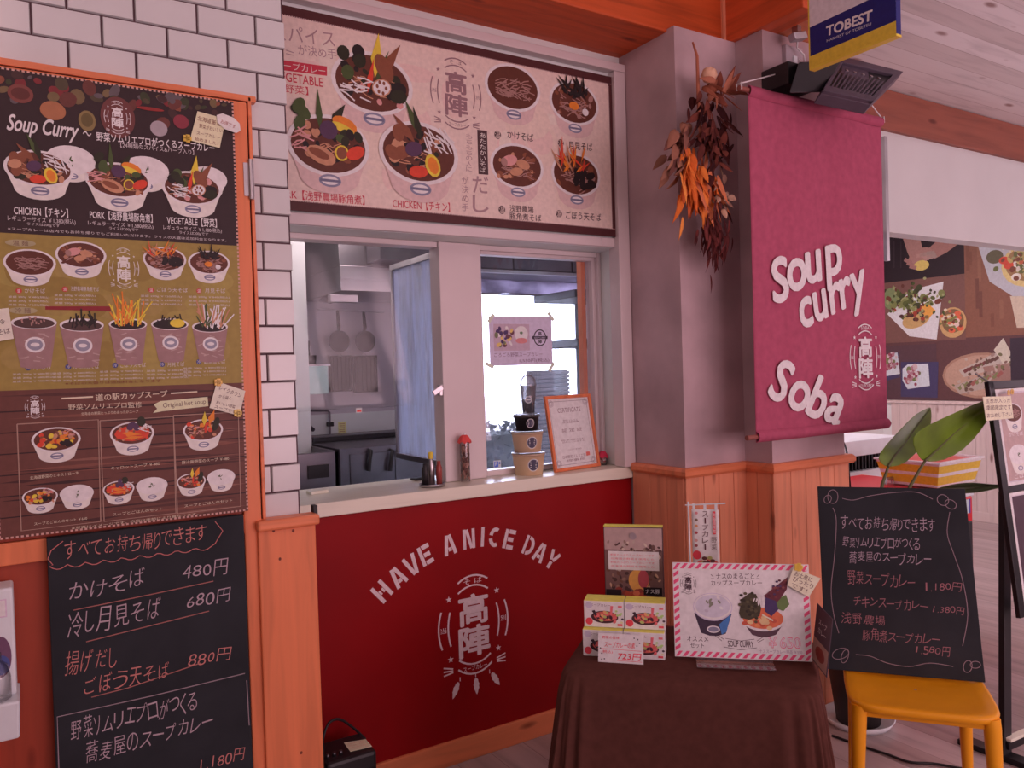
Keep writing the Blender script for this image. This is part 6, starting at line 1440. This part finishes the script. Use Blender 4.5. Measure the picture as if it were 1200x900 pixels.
for i in range(40): k.ell(c[0]+r_.gauss(0, a*.34), c[1]-.010+r_.gauss(0, a*.2), .006, .004, ob(*r_.choice([(196, 168, 176), (206, 178, 186), (172, 148, 156)]), kk), 8, r_.random()*3); k.L = 8+i % 2
k.L = 10
for i in range(9): k.ell(c[0]-.006+r_.gauss(0, .010), c[1]+r_.gauss(0, .005), .006, .003, ob(120, 116, 100, kk), 8, r_.random()*3); k.L = 11
c = fr.px(894, 727); ww = fr.size(868, 727, 921, 728)[0]; a = ww/2; k.L = 6
k.poly([(c[0]-a*.9, c[1]-.005), (c[0]-a*.5, c[1]-.04), (c[0]-a*.15, c[1]-.046), (c[0]+a*.15, c[1]-.046), (c[0]+a*.55, c[1]-.038), (c[0]+a*.92, c[1]-.005)], ob(84, 62, 70, kk)); k.ell(c[0], c[1]+.004, a*.97, a*.56, ob(214, 176, 180, kk)); k.ell(c[0], c[1]+.006, a*.9, a*.48, ob(196, 92, 62, kk)); k.L = 10
for i in range(22): k.ell(c[0]+r_.gauss(0, a*.4), c[1]-.002+r_.gauss(0, .008), .008, .006, ob(*r_.choice([(206, 110, 70), (180, 76, 56), (214, 150, 110)]), kk), 8); k.L = 10+i % 4
k.L = 15; k.pxpoly([(866, 718), (869, 702), (878, 695), (886, 696), (892, 712), (890, 722), (878, 726), (868, 724)], ob(66, 62, 46, kk)); k.pxpoly([(910, 702), (921, 697), (925, 708), (918, 716), (908, 712)], ob(92, 110, 62, kk))
k.pxpoly([(895, 698), (905, 690), (923, 676), (922, 690), (914, 702), (906, 710)], ob(92, 44, 52, kk)); k.pxpoly([(897, 700), (909, 704), (912, 714), (904, 722), (896, 716)], ob(66, 52, 88, kk)); 
for i in range(12): x, y = 886+r_.uniform(-4, 10), 692+r_.uniform(-2, 14); k.pxline([(x, y), (x+r_.uniform(-2, 2), y+4)], .003, ob(210, 186, 186, kk)); k.L = 20
for i in range(34):
    x, y = 880+r_.gauss(0, 5), 711+r_.gauss(0, 7); c_ = fr.px(x, y); k.ell(c_[0], c_[1], .005, .004, ob(*r_.choice([(58, 54, 40), (82, 76, 54), (48, 44, 36)]), kk), 8); k.L = 21+i % 4
for i in range(26):
    t_ = r_.random(); c_ = fr.px(897+t_*24+r_.gauss(0, 2), 702-t_*22+r_.gauss(0, 3)); k.ell(c_[0], c_[1], .004, .003, ob(*r_.choice([(110, 52, 56), (78, 36, 46), (70, 54, 84), (124, 70, 66)]), kk), 8); k.L = 21+i % 4
k.L = 26
k.pxline([(893, 720), (906, 727)], .004, ob(210, 180, 150, kk))
k.L = 5; k.pxslope('オススメ', (805, 748), (830, 749), 6, DK); k.L = 5; k.pxslope('セット', (809, 756), (825, 756.5), 6, DK); k.L = 5
k.pxslope('SOUP CURRY', (853, 754), (883, 755), 7, DK, bold=.01); k.L = 5; k.pxline([(850, 748), (868, 751), (884, 749)], .0013, DK); k.L = 5; k.pxline([(848, 758), (868, 761.5), (887, 759)], .0013, DK); k.L = 5
for d_ in ((838, 745, 846, 751), (841, 744, 848, 749), (895, 746, 887, 751), (895, 749, 888, 753)): k.pxline([d_[:2], d_[2:]], .0012, DK); k.L = 5
k.pxslope('￥650', (900, 752.5), (938, 753.5), 13, ob(204, 90, 104, kk), bold=.022); k.pxslope('￥650', (900, 752.5), (938, 753.5), 12, ob(208, 160, 172, kk), bold=-.006); k.L = 5
k.pxslope('ナススープカレー単品 ￥550', (890, 763), (940, 764.5), 4.5, ob(150, 120, 132, kk)); k.build('print', INK, PL)
nf2 = Fr(fr.o, fr.ex, fr.ey)
note('note_card', nf2, [(929, 665), (961, 677), (947, 699), (922, 685)], 0, (206, 172, 150), [('お土産に', (931, 671), (951, 679), 6), ('ぴったり', (929, 677), (952, 687), 6), ('です！', (927, 684), (945, 692), 5)], 'tilted cream note clipped to the top corner of the striped placard', (90, 60, 56), clip=[(935, 664, (214, 150, 60))], w=.010)
# dark leaflet behind the placard
A_, B_ = P(951, 771, 'z', ZB), P(968.5, 794, 'z', ZB)
fr = lean_frame(A_, B_, .12); w = (B_-A_).length; h = fr.px(953, 702)[1]
LF = empty('leaflet', A_, 'dark leaflet with white lettering standing between the placard and the chalkboard', 'leaflet')
b = MB(); b.obox(fr.at(w/2, h/2, -.001), fr.ex*w/2, fr.ey*h/2, fr.n*.001, col=ob(62, 48, 56, .7)); b.build('card', INK, LF)
k = Ink(fr, .0005); k.rect(.003, h*.02, w-.003, h*.42, ob(150, 110, 96, .75)); k.ell(w*.5, h*.22, w*.30, h*.12, ob(120, 46, 36, .75)); k.L = 2; k.text('スープ', w*.5, h*.75, w*.5, h*.1, ob(200, 180, 184, .8)); k.L = 2; k.text('カレー', w*.5, h*.6, w*.5, h*.1, ob(200, 180, 184, .8)); k.build('print', INK, LF)

# ------------------------------------------------------------------ yellow chair
ZS = .455
FL_, FR_ = P(994, 826, 'z', ZS), P(1181, 846, 'z', ZS)
cx_ = (FR_-FL_).normalized(); cb = Vector((-cx_.y, cx_.x, 0)); wS = (FR_-FL_).length; dS = .41
def cp(u, v, z): return Vector((FL_.x, FL_.y, 0))+cx_*u+cb*v+Vector((0, 0, z))
CH = empty('yellow_chair', cp(wS/2, dS/2, 0), 'yellow moulded plastic chair holding a chalkboard beside the cloth-covered table', 'chair')
def outline(sc, n=40):
    out = []
    for i in range(n):
        a = 2*math.pi*i/n; c, s_ = math.cos(a), math.sin(a); e = .36
        out.append((wS/2+wS/2*sc*math.copysign(abs(c)**e, c)*(1-.05*(s_ > 0)*abs(s_)), dS/2+dS/2*sc*math.copysign(abs(s_)**e, s_)))
    return out
b = MB(); rings = [(.02, ZS-.012), (.45, ZS-.010), (.80, ZS-.004), (.95, ZS+.001), (.99, ZS-.002), (1.0, ZS-.009), (.985, ZS-.022), (.93, ZS-.026)]; n = 40; vs = []
for sc, z in rings: vs += [cp(u, v, z+ (.003*((2*u/wS-1)**2)*(1 if sc > .4 else 0))) for u, v in outline(sc)]
b.add(vs, [((j)*n+i, (j)*n+(i+1) % n, (j+1)*n+(i+1) % n, (j+1)*n+i) for j in range(len(rings)-1) for i in range(n)], smooth=True)
b.f = [f[::-1] for f in b.f]
b.build('seat', M_yellow, CH)
for u, v, du, dv in ((.035, .04, -.02, -.02), (wS-.035, .04, .02, -.02), (.045, dS-.04, -.015, .03), (wS-.045, dS-.04, .015, .03)):
    MB().tube([cp(u, v, ZS-.012), cp(u+du*.2, v+dv*.2, ZS-.04), cp(u+du*.5, v+dv*.5, ZS*.5), cp(u+du, v+dv, 0)], [.026, .0235, .019, .014], 14).build('leg', M_yellow, CH)
b = MB()
for v in (.035, dS-.035): b.obox(cp(wS/2, v, ZS-.030), cx_*(wS/2-.05), cb*.009, (0, 0, .012))
for u in (.032, wS-.032): b.obox(cp(u, dS/2, ZS-.030), cx_*.009, cb*(dS/2-.05), (0, 0, .012))
b.build('apron', M_yellow, CH, bevel=.004)
b = MB()
b.grid(lambda s_, t_: cp(.03+(wS-.06)*s_, dS-.030+.055*t_+.035*math.sin(math.pi*s_), ZS-.01+.30*t_-.02*math.sin(math.pi*s_)*(1-t_)), 24, 12); b.build('backrest', M_yellow, CH, solid=.010)

# chalkboard leaning on the chair back
ZBd = ZS+.005
A_, B_ = P(968, 784, 'z', ZBd), P(1155, 800, 'z', ZBd)
fr = lean_frame(A_, B_, .13); w = (B_-A_).length; tl, tr = fr.px(958, 570), fr.px(1131, 573); h = (tl[1]+tr[1])/2
BD = empty('chalkboard', A_, 'black chalkboard of curry prices leaning upright on the yellow chair', 'chalkboard')
b = MB(); b.add([fr.at(0, 0, 0), fr.at(w, 0, 0), fr.at(tr[0], h, 0), fr.at(tl[0], h, 0), fr.at(0, 0, -.012), fr.at(w, 0, -.012), fr.at(tr[0], h, -.012), fr.at(tl[0], h, -.012)], [(0, 1, 2, 3), (7, 6, 5, 4), (4, 5, 1, 0), (5, 6, 2, 1), (6, 7, 3, 2), (7, 4, 0, 3)]); b.build('slate', M_board, BD, bevel=.002)
k = Ink(fr, .0008); WC = ob(136, 112, 118, .62); PC_ = ob(122, 80, 82, .6)
for t, a, c, hh, col in (('すべてお持ち帰りできます', (985, 612), (1097, 615), 14, WC), ('野菜ソムリエプロがつくる', (987, 635), (1078, 637), 12, WC), ('蕎麦屋のスープカレー', (995, 652), (1092, 656), 12, WC), ('野菜スープカレー', (993, 677), (1073, 682), 14, PC_), ('1,180円', (1082, 687), (1128, 688), 10, PC_), ('チキンスープカレー', (1000, 705), (1088, 710), 11, PC_), ('1,380円', (1091, 713), (1131, 716), 9, PC_), ('浅野農場', (985, 724), (1038, 727), 11, PC_), ('豚角煮スープカレー', (1010, 743), (1102, 750), 12, PC_), ('1,580円', (1071, 760), (1115, 764), 10, PC_)):
    k.hand(t, a, c, hh*1.1, col); k.L = 0
CL_ = ob(112, 92, 96, .6)
def curve(pts): k.pxline([(p.x, p.y) for p in smooth([(x, y, 0) for x, y in pts])], .0022, CL_); k.L = 0
curve([(987, 584), (1000, 586), (1020, 581), (1050, 577), (1075, 577), (1093, 585)]); curve([(976, 595), (980, 610), (978, 650), (974, 690), (977, 720), (983, 742)]); curve([(1113, 600), (1110, 625), (1118, 650), (1128, 680), (1134, 720), (1128, 757)])
curve([(1003, 767), (1020, 769), (1040, 777), (1065, 781), (1090, 777), (1117, 781)])
for x, y, rx, ry, ro in ((976, 582, 6, 8, 0), (970, 585, 4, 5, .5), (1105, 586, 7, 6, .6), (1114, 591, 7, 5, .5), (985, 766, 10, 6, -.3), (990, 769, 4, 8, .3), (1134, 781, 5, 7, .2), (1143, 779, 6, 4, 0)):
    curve([(x+rx*math.cos(ro)*math.cos(a*.5236)-ry*math.sin(ro)*math.sin(a*.5236), y+rx*math.sin(ro)*math.cos(a*.5236)+ry*math.cos(ro)*math.sin(a*.5236)) for a in range(13)])
k.build('chalk_writing', CHALK, BD)

# ------------------------------------------------------------------ potted plant behind the chalkboard
pc = P(1006, 846, 'z', 0); pc = Vector((pc.x, pc.y, 0))
PLT = empty('potted_plant', pc, 'potted plant with big paddle leaves behind the chalkboard on the yellow chair', 'plant')
MB().lathe([(.001, .0), (.12, .0), (.14, .03), (.135, .03), (.115, .008), (.001, .008)], pc, 32).build('saucer', M_white, PLT)
MB().lathe([(.001, .008), (.085, .008), (.115, .24), (.118, .25), (.108, .25), (.103, .22), (.001, .22)], pc, 32).build('pot', plain('dark_pot', (.03, .022, .024), .6), PLT)
MB().lathe([(.001, .228), (.1, .225)], pc, 24).build('soil', plain('soil', (.03, .02, .015), .95), PLT)
M_leaf = plain('leaf_green', ob0(82, 88, 20, .8), .32, var=.22, scale=9, spec=.5); M_leafd = plain('leaf_underside', ob0(66, 62, 34, .8), .5, var=.2, scale=9); M_stem = plain('leaf_stem', ob(74, 78, 46, .75), .5)
def rp(x, y, y_): return P(x, y, 'y', y_)
def paddle(name, mid, left, right, d0, d1, mat, fold=.02):
    """leaf between two edges given station by station, d: distance of the two ends"""
    n = len(mid); vs = []
    for i in range(n):
        d = d0+(d1-d0)*i/(n-1); m_ = rp(*mid[i], d+fold*math.sin(math.pi*i/(n-1))); l, r = rp(*left[i], d), rp(*right[i], d-.02*math.sin(math.pi*i/(n-1)))
        for a, c in ((l, m_), (m_, r)): vs += [a, a*.66+c*.34, a*.34+c*.66]
        vs.append(r)
    b = MB(); b.add(vs, [(j*7+i, j*7+i+1, (j+1)*7+i+1, (j+1)*7+i) for j in range(n-1) for i in range(6)], smooth=True)
    o_ = b.build(name, mat, PLT, solid=.0012, subsurf=1)
    rib = MB(); rib.tube([rp(*mid[i], d0+(d1-d0)*i/(n-1)+fold*math.sin(math.pi*i/(n-1))-.004) for i in range(n)], [.005*(1-.8*i/(n-1)) for i in range(n)], 6).build('midrib', M_stem, o_)
    return o_
paddle('leaf', [(1041, 547), (1048, 535), (1060, 520), (1074, 500), (1084, 487), (1090.5, 478)], [(1039, 547), (1025, 539), (1036, 523), (1058, 500), (1073, 484), (1090, 477)], [(1043, 547), (1062, 545), (1083, 520), (1091, 500), (1092, 488), (1091, 478)], 1.80, 1.95, M_leaf)
paddle('leaf', [(1084, 540), (1098, 527), (1118, 508), (1140, 490), (1156, 477), (1169, 466)], [(1080, 540), (1067, 520), (1070, 506), (1100, 492), (1142, 473), (1168, 464)], [(1087, 541), (1105, 541), (1130, 528), (1150, 505), (1163, 484), (1170, 467)], 1.72, 1.64, M_leaf)
paddle('leaf', [(1096, 574), (1110, 573), (1130, 572), (1150, 571), (1166, 570), (1179, 569)], [(1096, 573), (1112, 568), (1132, 565), (1150, 566), (1166, 568), (1179, 568)], [(1096, 575), (1110, 578), (1130, 579), (1150, 577), (1166, 573), (1179, 570)], 1.86, 1.80, M_leafd)
for mid, d in (((1041, 547), 1.80), ((1084, 540), 1.72), ((1096, 574), 1.86)):
    e1 = rp(mid[0], mid[1], d); e0 = pc+Vector((0, 0, .2)); m1 = e0*.35+e1*.65; m1.z -= .02; m2 = (rp(1034, 567, 1.80) if d == 1.80 else rp(1067, 569, 1.74) if d == 1.72 else rp(1085, 575, 1.87))
    MB().tube([e0, e0*.6+m2*.4+Vector((0, 0, .06)), m2, e1], [.008, .0075, .0065, .005], 8).build('stem', M_stem, PLT)

# ------------------------------------------------------------------ red chest cooler, tub, white appliance
FZ = empty('chest_cooler', (3.8, 2.6, 0), 'red chest cooler with dark lid behind the plant', 'cooler')
xa, xb, ya, yb, zf = 3.30, 4.30, 2.26, 2.92, .80
MB().box(xa, xb, ya, yb, .06, zf-.05).build('cabinet', M_redpl, FZ, bevel=.012)
MB().box(xa-.004, xb+.004, ya-.004, yb+.004, zf-.05, zf-.02).build('rim', M_white, FZ, bevel=.004)
MB().box(xa+.01, xb-.01, ya+.01, yb-.01, zf-.02, zf).build('lid', M_redpl, FZ, bevel=.005)
MB().box(xa+.04, xa+.30, ya+.10, yb-.06, zf, zf+.008).build('dark_panel', M_black, FZ, bevel=.002)
b = MB()
for i in range(9): x = xa+.05+i*.028; b.box(x, x+.010, ya+.30, yb-.07, zf+.008, zf+.016)
b.build('grille', M_redpl, FZ)
p_ = P(1042, 567, 'z', zf+.01); MB().tube([p_+Vector((-.03, 0, 0)), p_+Vector((-.03, 0, .03)), p_+Vector((.03, 0, .03)), p_+Vector((.03, 0, 0))], .008, 8).build('handle', M_steel, FZ)
k = Ink(Fr((0, ya-.001, 0)), .001); k.rect(xb-.09, .66, xb-.03, .735, ob(180, 170, 205, .9)); k.rect(xb-.045, .66, xb-.03, .735, ob(60, 70, 140, .9)); k.build('label', INK, FZ)
MB().box(xb-.10, xb-.04, ya-.018, ya+.002, .36, .62).build('door_grip', M_black, FZ, bevel=.006)
for x in (xa+.06, xb-.06):
    for y in (ya+.06, yb-.06): MB().lathe([(.001, 0), (.022, 0), (.022, .062), (.001, .062)], (x, y, 0), 12).build('foot', M_black, FZ)

zt0 = zf+.009
F0 = P(1098.5, 572, 'y', 2.31); R0 = P(1142, 566, 'y', 2.31)
c0 = Vector((F0.x, 2.31, zt0)); wx = (R0.x-F0.x)
TU = empty('plastic_tub', c0, 'yellow and white striped tapered tub on the red chest cooler', 'tub')
top = P(1103, 541, 'y', 2.30).z; ht = top-zt0
def tub(z, e): 
    return [(c0.x-e, 2.31-e, zt0+z), (c0.x+wx+e, 2.31-e, zt0+z), (c0.x+wx+e, 2.31+.30+e, zt0+z), (c0.x-e, 2.31+.30+e, zt0+z)]
b = MB(); lv = [0, .10, .10, .42, .42, .55, .55, .84, .84, 1.0]; cols = [(206, 180, 186), None, (222, 152, 44), None, (206, 180, 186), None, (222, 152, 44), None, (210, 190, 200)]
for i in range(len(lv)-1):
    if cols[i] is None: continue
    z0_, z1_ = lv[i]*ht, lv[i+1]*ht; lo, hi = tub(z0_, .03*lv[i]), tub(z1_, .03*lv[i+1]); b.add(lo+hi, [(0, 1, 5, 4), (1, 2, 6, 5), (2, 3, 7, 6), (3, 0, 4, 7)], col=ob(*cols[i], .85))
b.add(tub(0, 0), [(3, 2, 1, 0)], col=ob(206, 180, 186, .85)); b.add(tub(ht*.93, .024), [(0, 1, 2, 3)], col=ob(190, 60, 50, .85)); b.build('shell', GLOSSY, TU)
o1, o2 = tub(ht, .034), tub(ht*.93, .026); b = MB()
b.add(tub(ht*.93, .038)+tub(ht, .038)+tub(ht, .018)+tub(ht*.93, .018), [(0, 1, 5, 4), (1, 2, 6, 5), (2, 3, 7, 6), (3, 0, 4, 7), (4, 5, 9, 8), (5, 6, 10, 9), (6, 7, 11, 10), (7, 4, 8, 11), (8, 9, 13, 12), (9, 10, 14, 13), (10, 11, 15, 14), (11, 8, 12, 15)], col=ob(214, 196, 208, .9)); b.build('rim', GLOSSY, TU)

zA = P(1020, 514, 'y', 3.05).z; zg = P(1020, 532, 'y', 3.05).z
AP = empty('display_fridge', (4.3, 3.3, 0), 'white appliance with a dark grille half hidden behind the banner', 'appliance')
MB().box(3.6, 4.90, 3.05, 3.6, .04, zg-.10).box(3.6, 4.9, 3.03, 3.6, zg, zA).box(3.6, 4.9, 3.12, 3.6, zg-.12, zg+.02).build('body', M_white, AP, bevel=.006)
MB().box(3.62, 4.88, 3.10, 3.125, zg-.098, zg-.002).build('dark_recess', M_black, AP)
b = MB(); x = 3.63
while x < 4.86: b.box(x, x+.012, 3.075, 3.10, zg-.098, zg-.002); x += .035
b.build('grille', M_blackm, AP)
for x in (3.66, 4.84):
    for y in (3.1, 3.55): MB().box(x-.02, x+.02, y-.02, y+.02, 0, .045).build('foot', M_black, AP)
CBq = [P(977, 512, 'y', 2.70), P(985, 514, 'y', 2.66), P(990, 522, 'y', 2.64), P(993, 535, 'y', 2.6), P(996, 550, 'y', 2.6)]
CBq[-1].z = zf+.006
tag(MB().tube(smooth(CBq), .005, 8).build('power_cable', M_black), 'black cable dropping from behind the banner to the red chest cooler', 'cable')

# ------------------------------------------------------------------ black sign stand at the right edge
TLp = P(1165, 456, 'y', 1.62); BLp = P(1199, 704, 'y', 1.50)
ey = (TLp-BLp); HH = ey.length; ey.normalize(); ex = Vector((1, -.06, 0)).normalized(); nn = ex.cross(ey).normalized()
SD = empty('sign_stand', (BLp.x+.2, 1.5, 0), 'black easel sign stand with framed menu sheets cut by the photo edge', 'sign stand')
WS = .52
def sa(u, v, w=0): return BLp+ex*u+ey*v+nn*w
def bar(b, u0, v0, u1, v1, w0=-.018, w1=.0, col=None):
    b.add([sa(u0, v0, w0), sa(u1, v0, w0), sa(u1, v1, w0), sa(u0, v1, w0), sa(u0, v0, w1), sa(u1, v0, w1), sa(u1, v1, w1), sa(u0, v1, w1)], [(3, 2, 1, 0), (4, 5, 6, 7), (0, 1, 5, 4), (1, 2, 6, 5), (2, 3, 7, 6), (3, 0, 4, 7)], col=col)
vm = ((P(1183, 574, 'y', 1.56)-BLp).dot(ey)); t = .032
b = MB(); bar(b, -t, -.06, 0.005, HH+t); bar(b, WS, -.06, WS+t, HH+t); bar(b, -t, HH, WS+t, HH+t); bar(b, 0, vm-.012, WS, vm+.012); bar(b, 0, -.06, WS, -.02)
b.build('frame', M_blackm, SD, bevel=.002)
for (v0_, v1_, nm) in ((vm+.014, HH-.002, 'menu_sheet'), (-.018, vm-.014, 'menu_sheet')):
    b = MB(); bar(b, .006, v0_, WS-.002, v1_, -.014, -.006, col=ob(190, 158, 164, .9)); q_ = b.build(nm, INK, SD)
    b = MB(); 
    for i_, cc in ((0.004, (206, 178, 186)),):
        bar(b, .006, v0_, .018, v1_, -.006, .0, col=ob(*cc, .9)); bar(b, WS-.016, v0_, WS-.004, v1_, -.006, 0, col=ob(*cc, .9)); bar(b, .018, v1_-.012, WS-.016, v1_, -.006, 0, col=ob(*cc, .9)); bar(b, .018, v0_, WS-.016, v0_+.012, -.006, 0, col=ob(*cc, .9))
    b.build('sheet_border', INK, q_)
class Sh(Fr):
    def __init__(s): s.o = BLp; s.ex = ex; s.ey = ey; s.n = nn
k = Ink(Sh(), -.0055); kk = .85
k.rect(.03, vm+.03, WS-.03, HH-.02, ob(166, 128, 122, kk)); k.L = 1; k.rect(.03, 0, WS-.03, vm-.03, ob(70, 52, 62, kk)); k.L = 2
for i, (u, v) in enumerate(((.115, HH-.10), (.33, HH-.10), (.115, vm+.13), (.33, vm+.13))):
    k.L = 4; bowl(k, u, v, .13, ('noodle', 'meat', 'rice', 'gobo')[i], kk, sq=.3, seed=i)
    k.L = 4; k.text(('かけそば', '肉そば', 'ごはん', 'ごぼう天そば')[i], u, v-.085, .10, .016, ob(206, 180, 180, kk))
k.L = 4; k.ell(.26, vm*.5, .17, .13, ob(50, 36, 46, kk)); k.build('sheet_print', INK, SD)
M2 = MB(); a1 = P(1184, 605, 'y', 1.60); a2 = P(1178, 893, 'y', 1.50); a2.z = .0
top_ = a1+Vector((0, .02, .10))
M2.obox((top_+a2)/2, (.027, 0, 0), (0, .011, 0), (top_-a2)/2).build('post', M_blackm, SD, bevel=.002)
top2 = top_+ex*(WS*.98); b2_ = a2+ex*(WS*.98); b2_.z = 0; MB().obox((top2+b2_)/2, (.027, 0, 0), (0, .011, 0), (top2-b2_)/2).build('post', M_blackm, SD, bevel=.002)
zb_ = P(1195, 876, 'y', 1.5).z
MB().obox((a2+b2_)/2+Vector((0, -.004, max(.05, zb_))), ex*(WS*.49), (0, .012, 0), (0, 0, .014)).build('crossbar', M_blackm, SD, bevel=.002)
MB().obox((a2+b2_)/2+Vector((0, -.006, max(.05, zb_)+.022)), ex*(WS*.48), (0, .014, 0), (0, 0, .006)).build('shelf_lip', M_count, SD, bevel=.002)
for f_ in (a2, b2_): MB().box(f_.x-.03, f_.x+.03, f_.y-.16, f_.y+.16, 0, .022).build('foot', M_blackm, SD, bevel=.003)
hk2 = P(1163, 466, 'y', 1.6)
sf = Fr(hk2, (1, 0, 0), (0, 0, 1))
note('note_card', sf, [(1148, 465), (1181, 464), (1184, 490), (1152, 493)], 0, (206, 170, 148), [('玉葱が入った', (1151, 470), (1180, 469), 5), ('季節限定です', (1152, 478), (1181, 477), 6), ('おためし下さい', (1153, 487), (1182, 485), 5)], 'cream handwritten card with an orange clip on the corner of the sign stand', (90, 60, 54), clip=[(1178, 460, (220, 140, 50)), (1182, 459, (220, 140, 50))], w=.012)
MB().tube([P(1143, 438, 'y', 1.62), P(1158, 447, 'y', 1.63), P(1161, 460, 'y', 1.62), P(1162, 470, 'y', 1.612)], .003, 6).build('bent_wire', M_steeld, SD)

# ------------------------------------------------------------------ amplifier by the post, dispenser by the door, floor cable
fr_ = P(442, 879, 'z', .27)
xa, xb, ya, yb, zh = .768, fr_.x, fr_.y, fr_.y+.16, .27
AM = empty('amplifier', ((xa+xb)/2, (ya+yb)/2, 0), 'small black amplifier on the floor between the wooden post and red panel', 'amplifier')
MB().box(xa, xb, ya, yb, .008, zh).build('cabinet', M_black, AM, bevel=.012)
MB().box(xa+.012, xb-.012, ya-.004, ya+.002, .02, zh-.05).build('speaker_grille', plain('grille_cloth', (.012, .011, .013), .9, var=.4, scale=120), AM)
for i in range(3): MB().lathe([(.001, .012), (.006, .012), (.007, 0), (.001, 0)], (xa+.018+i*.022, ya+.045, zh), 12).build('knob', M_steeld, AM)
for x in (xa+.02, xb-.02):
    for y in (ya+.02, yb-.02): MB().lathe([(.001, 0), (.01, 0), (.01, .01), (.001, .01)], (x, y, 0), 10).build('foot', M_black, AM)
MB().tube(smooth([P(380, 885, 'z', zh+.0)+Vector((0, .02, .0)), P(378, 868, 'y', ya+.1), P(385, 848, 'y', ya+.11), P(398, 843, 'y', ya+.12), P(414, 853, 'y', ya+.14), P(428, 866, 'y', ya+.15)]), .0045, 8).tube(smooth([P(365, 838, 'y', ya+.16), P(374, 852, 'y', ya+.14), P(378, 872, 'y', ya+.1), P(379, 890, 'y', ya+.06)]), .005, 8).build('cable', M_black, AM)
zq = zh+.0015
b = MB(); pts = [P(x, y, 'z', zq) for x, y in ((403, 870.5), (410.5, 881), (436, 875), (428.5, 866.5))]
b.add(pts+[p+Vector((0, 0, .0012)) for p in pts], [(0, 3, 2, 1), (4, 5, 6, 7), (0, 1, 5, 4), (1, 2, 6, 5), (2, 3, 7, 6), (3, 0, 4, 7)], col=ob(214, 150, 125, .6))
AN = b.build('paper_note', INK); tag(AN, 'cream paper note lying on top of the black amplifier', 'note')
fz_ = Fr(pts[1], pts[2]-pts[1], pts[0]-pts[1]); k = Ink(fz_, .002)
for i in range(3): k.text('さわらないで下さい', (pts[2]-pts[1]).length*.5, (pts[0]-pts[1]).length*(.3+.2*i), (pts[2]-pts[1]).length*.8, .006, ob(190, 100, 84, .6)); k.L = 0
k.build('writing', INK, AN)

yd = 2.24
dx1 = P(20, 760, 'y', yd).x; zt_, zm_, zb2 = P(12, 692, 'y', yd).z, P(12, 830, 'y', yd).z, P(12, 868, 'y', yd).z
DS = empty('soap_dispenser', (dx1-.06, 2.3, zb2), 'white wall dispenser cut by the photo edge beside the tall chalkboard', 'dispenser')
MB().box(dx1-.14, dx1-.004, yd+.03, 2.364, zm_+.02, zt_).build('body', M_white, DS, bevel=.006)
MB().hexa([(dx1-.14, yd, zb2), (dx1-.002, yd, zb2), (dx1-.002, 2.364, zb2), (dx1-.14, 2.364, zb2)], [(dx1-.14, yd-.02, zm_+.02), (dx1+.002, yd-.02, zm_+.02), (dx1+.002, 2.364, zm_+.02), (dx1-.14, 2.364, zm_+.02)]).build('tray', M_white, DS, bevel=.006)
cq = P(0, 838, 'y', yd+.02); MB().lathe([(.001, 0), (.030, 0), (.030, .05), (.024, .08), (.012, .09), (.012, .11), (.001, .11)], (cq.x-.004, yd+.015, zm_+.024), 20).build('bottle', M_clear, DS)
k = Ink(wallY(yd+.03), .001); a = k.fr.px(9, 712); k.rect(a[0]-.08, a[1]-.022, a[0]-.002, a[1]+.022, ob(176, 140, 150, .7)); k.rect(a[0]-.08, a[1]-.019, a[0]-.005, a[1]+.019, ob(196, 160, 170, .7)); k.L = 2
a = k.fr.px(1, 770); k.ell(a[0], a[1], .022, .05, ob(90, 60, 80, .7)); k.ell(a[0], a[1]-.02, .018, .024, ob(60, 66, 110, .7)); k.build('label', INK, DS)

fcb = [P(x, y, 'z', .006) for x, y in ((975, 862), (1015, 876), (1040, 884), (1066, 893), (1095, 895), (1130, 901), (1170, 906), (1215, 915))]
tag(MB().tube(smooth(fcb), .005, 8).build('floor_cable', M_black), 'thin black cable lying across the floor behind the yellow chair legs', 'cable')
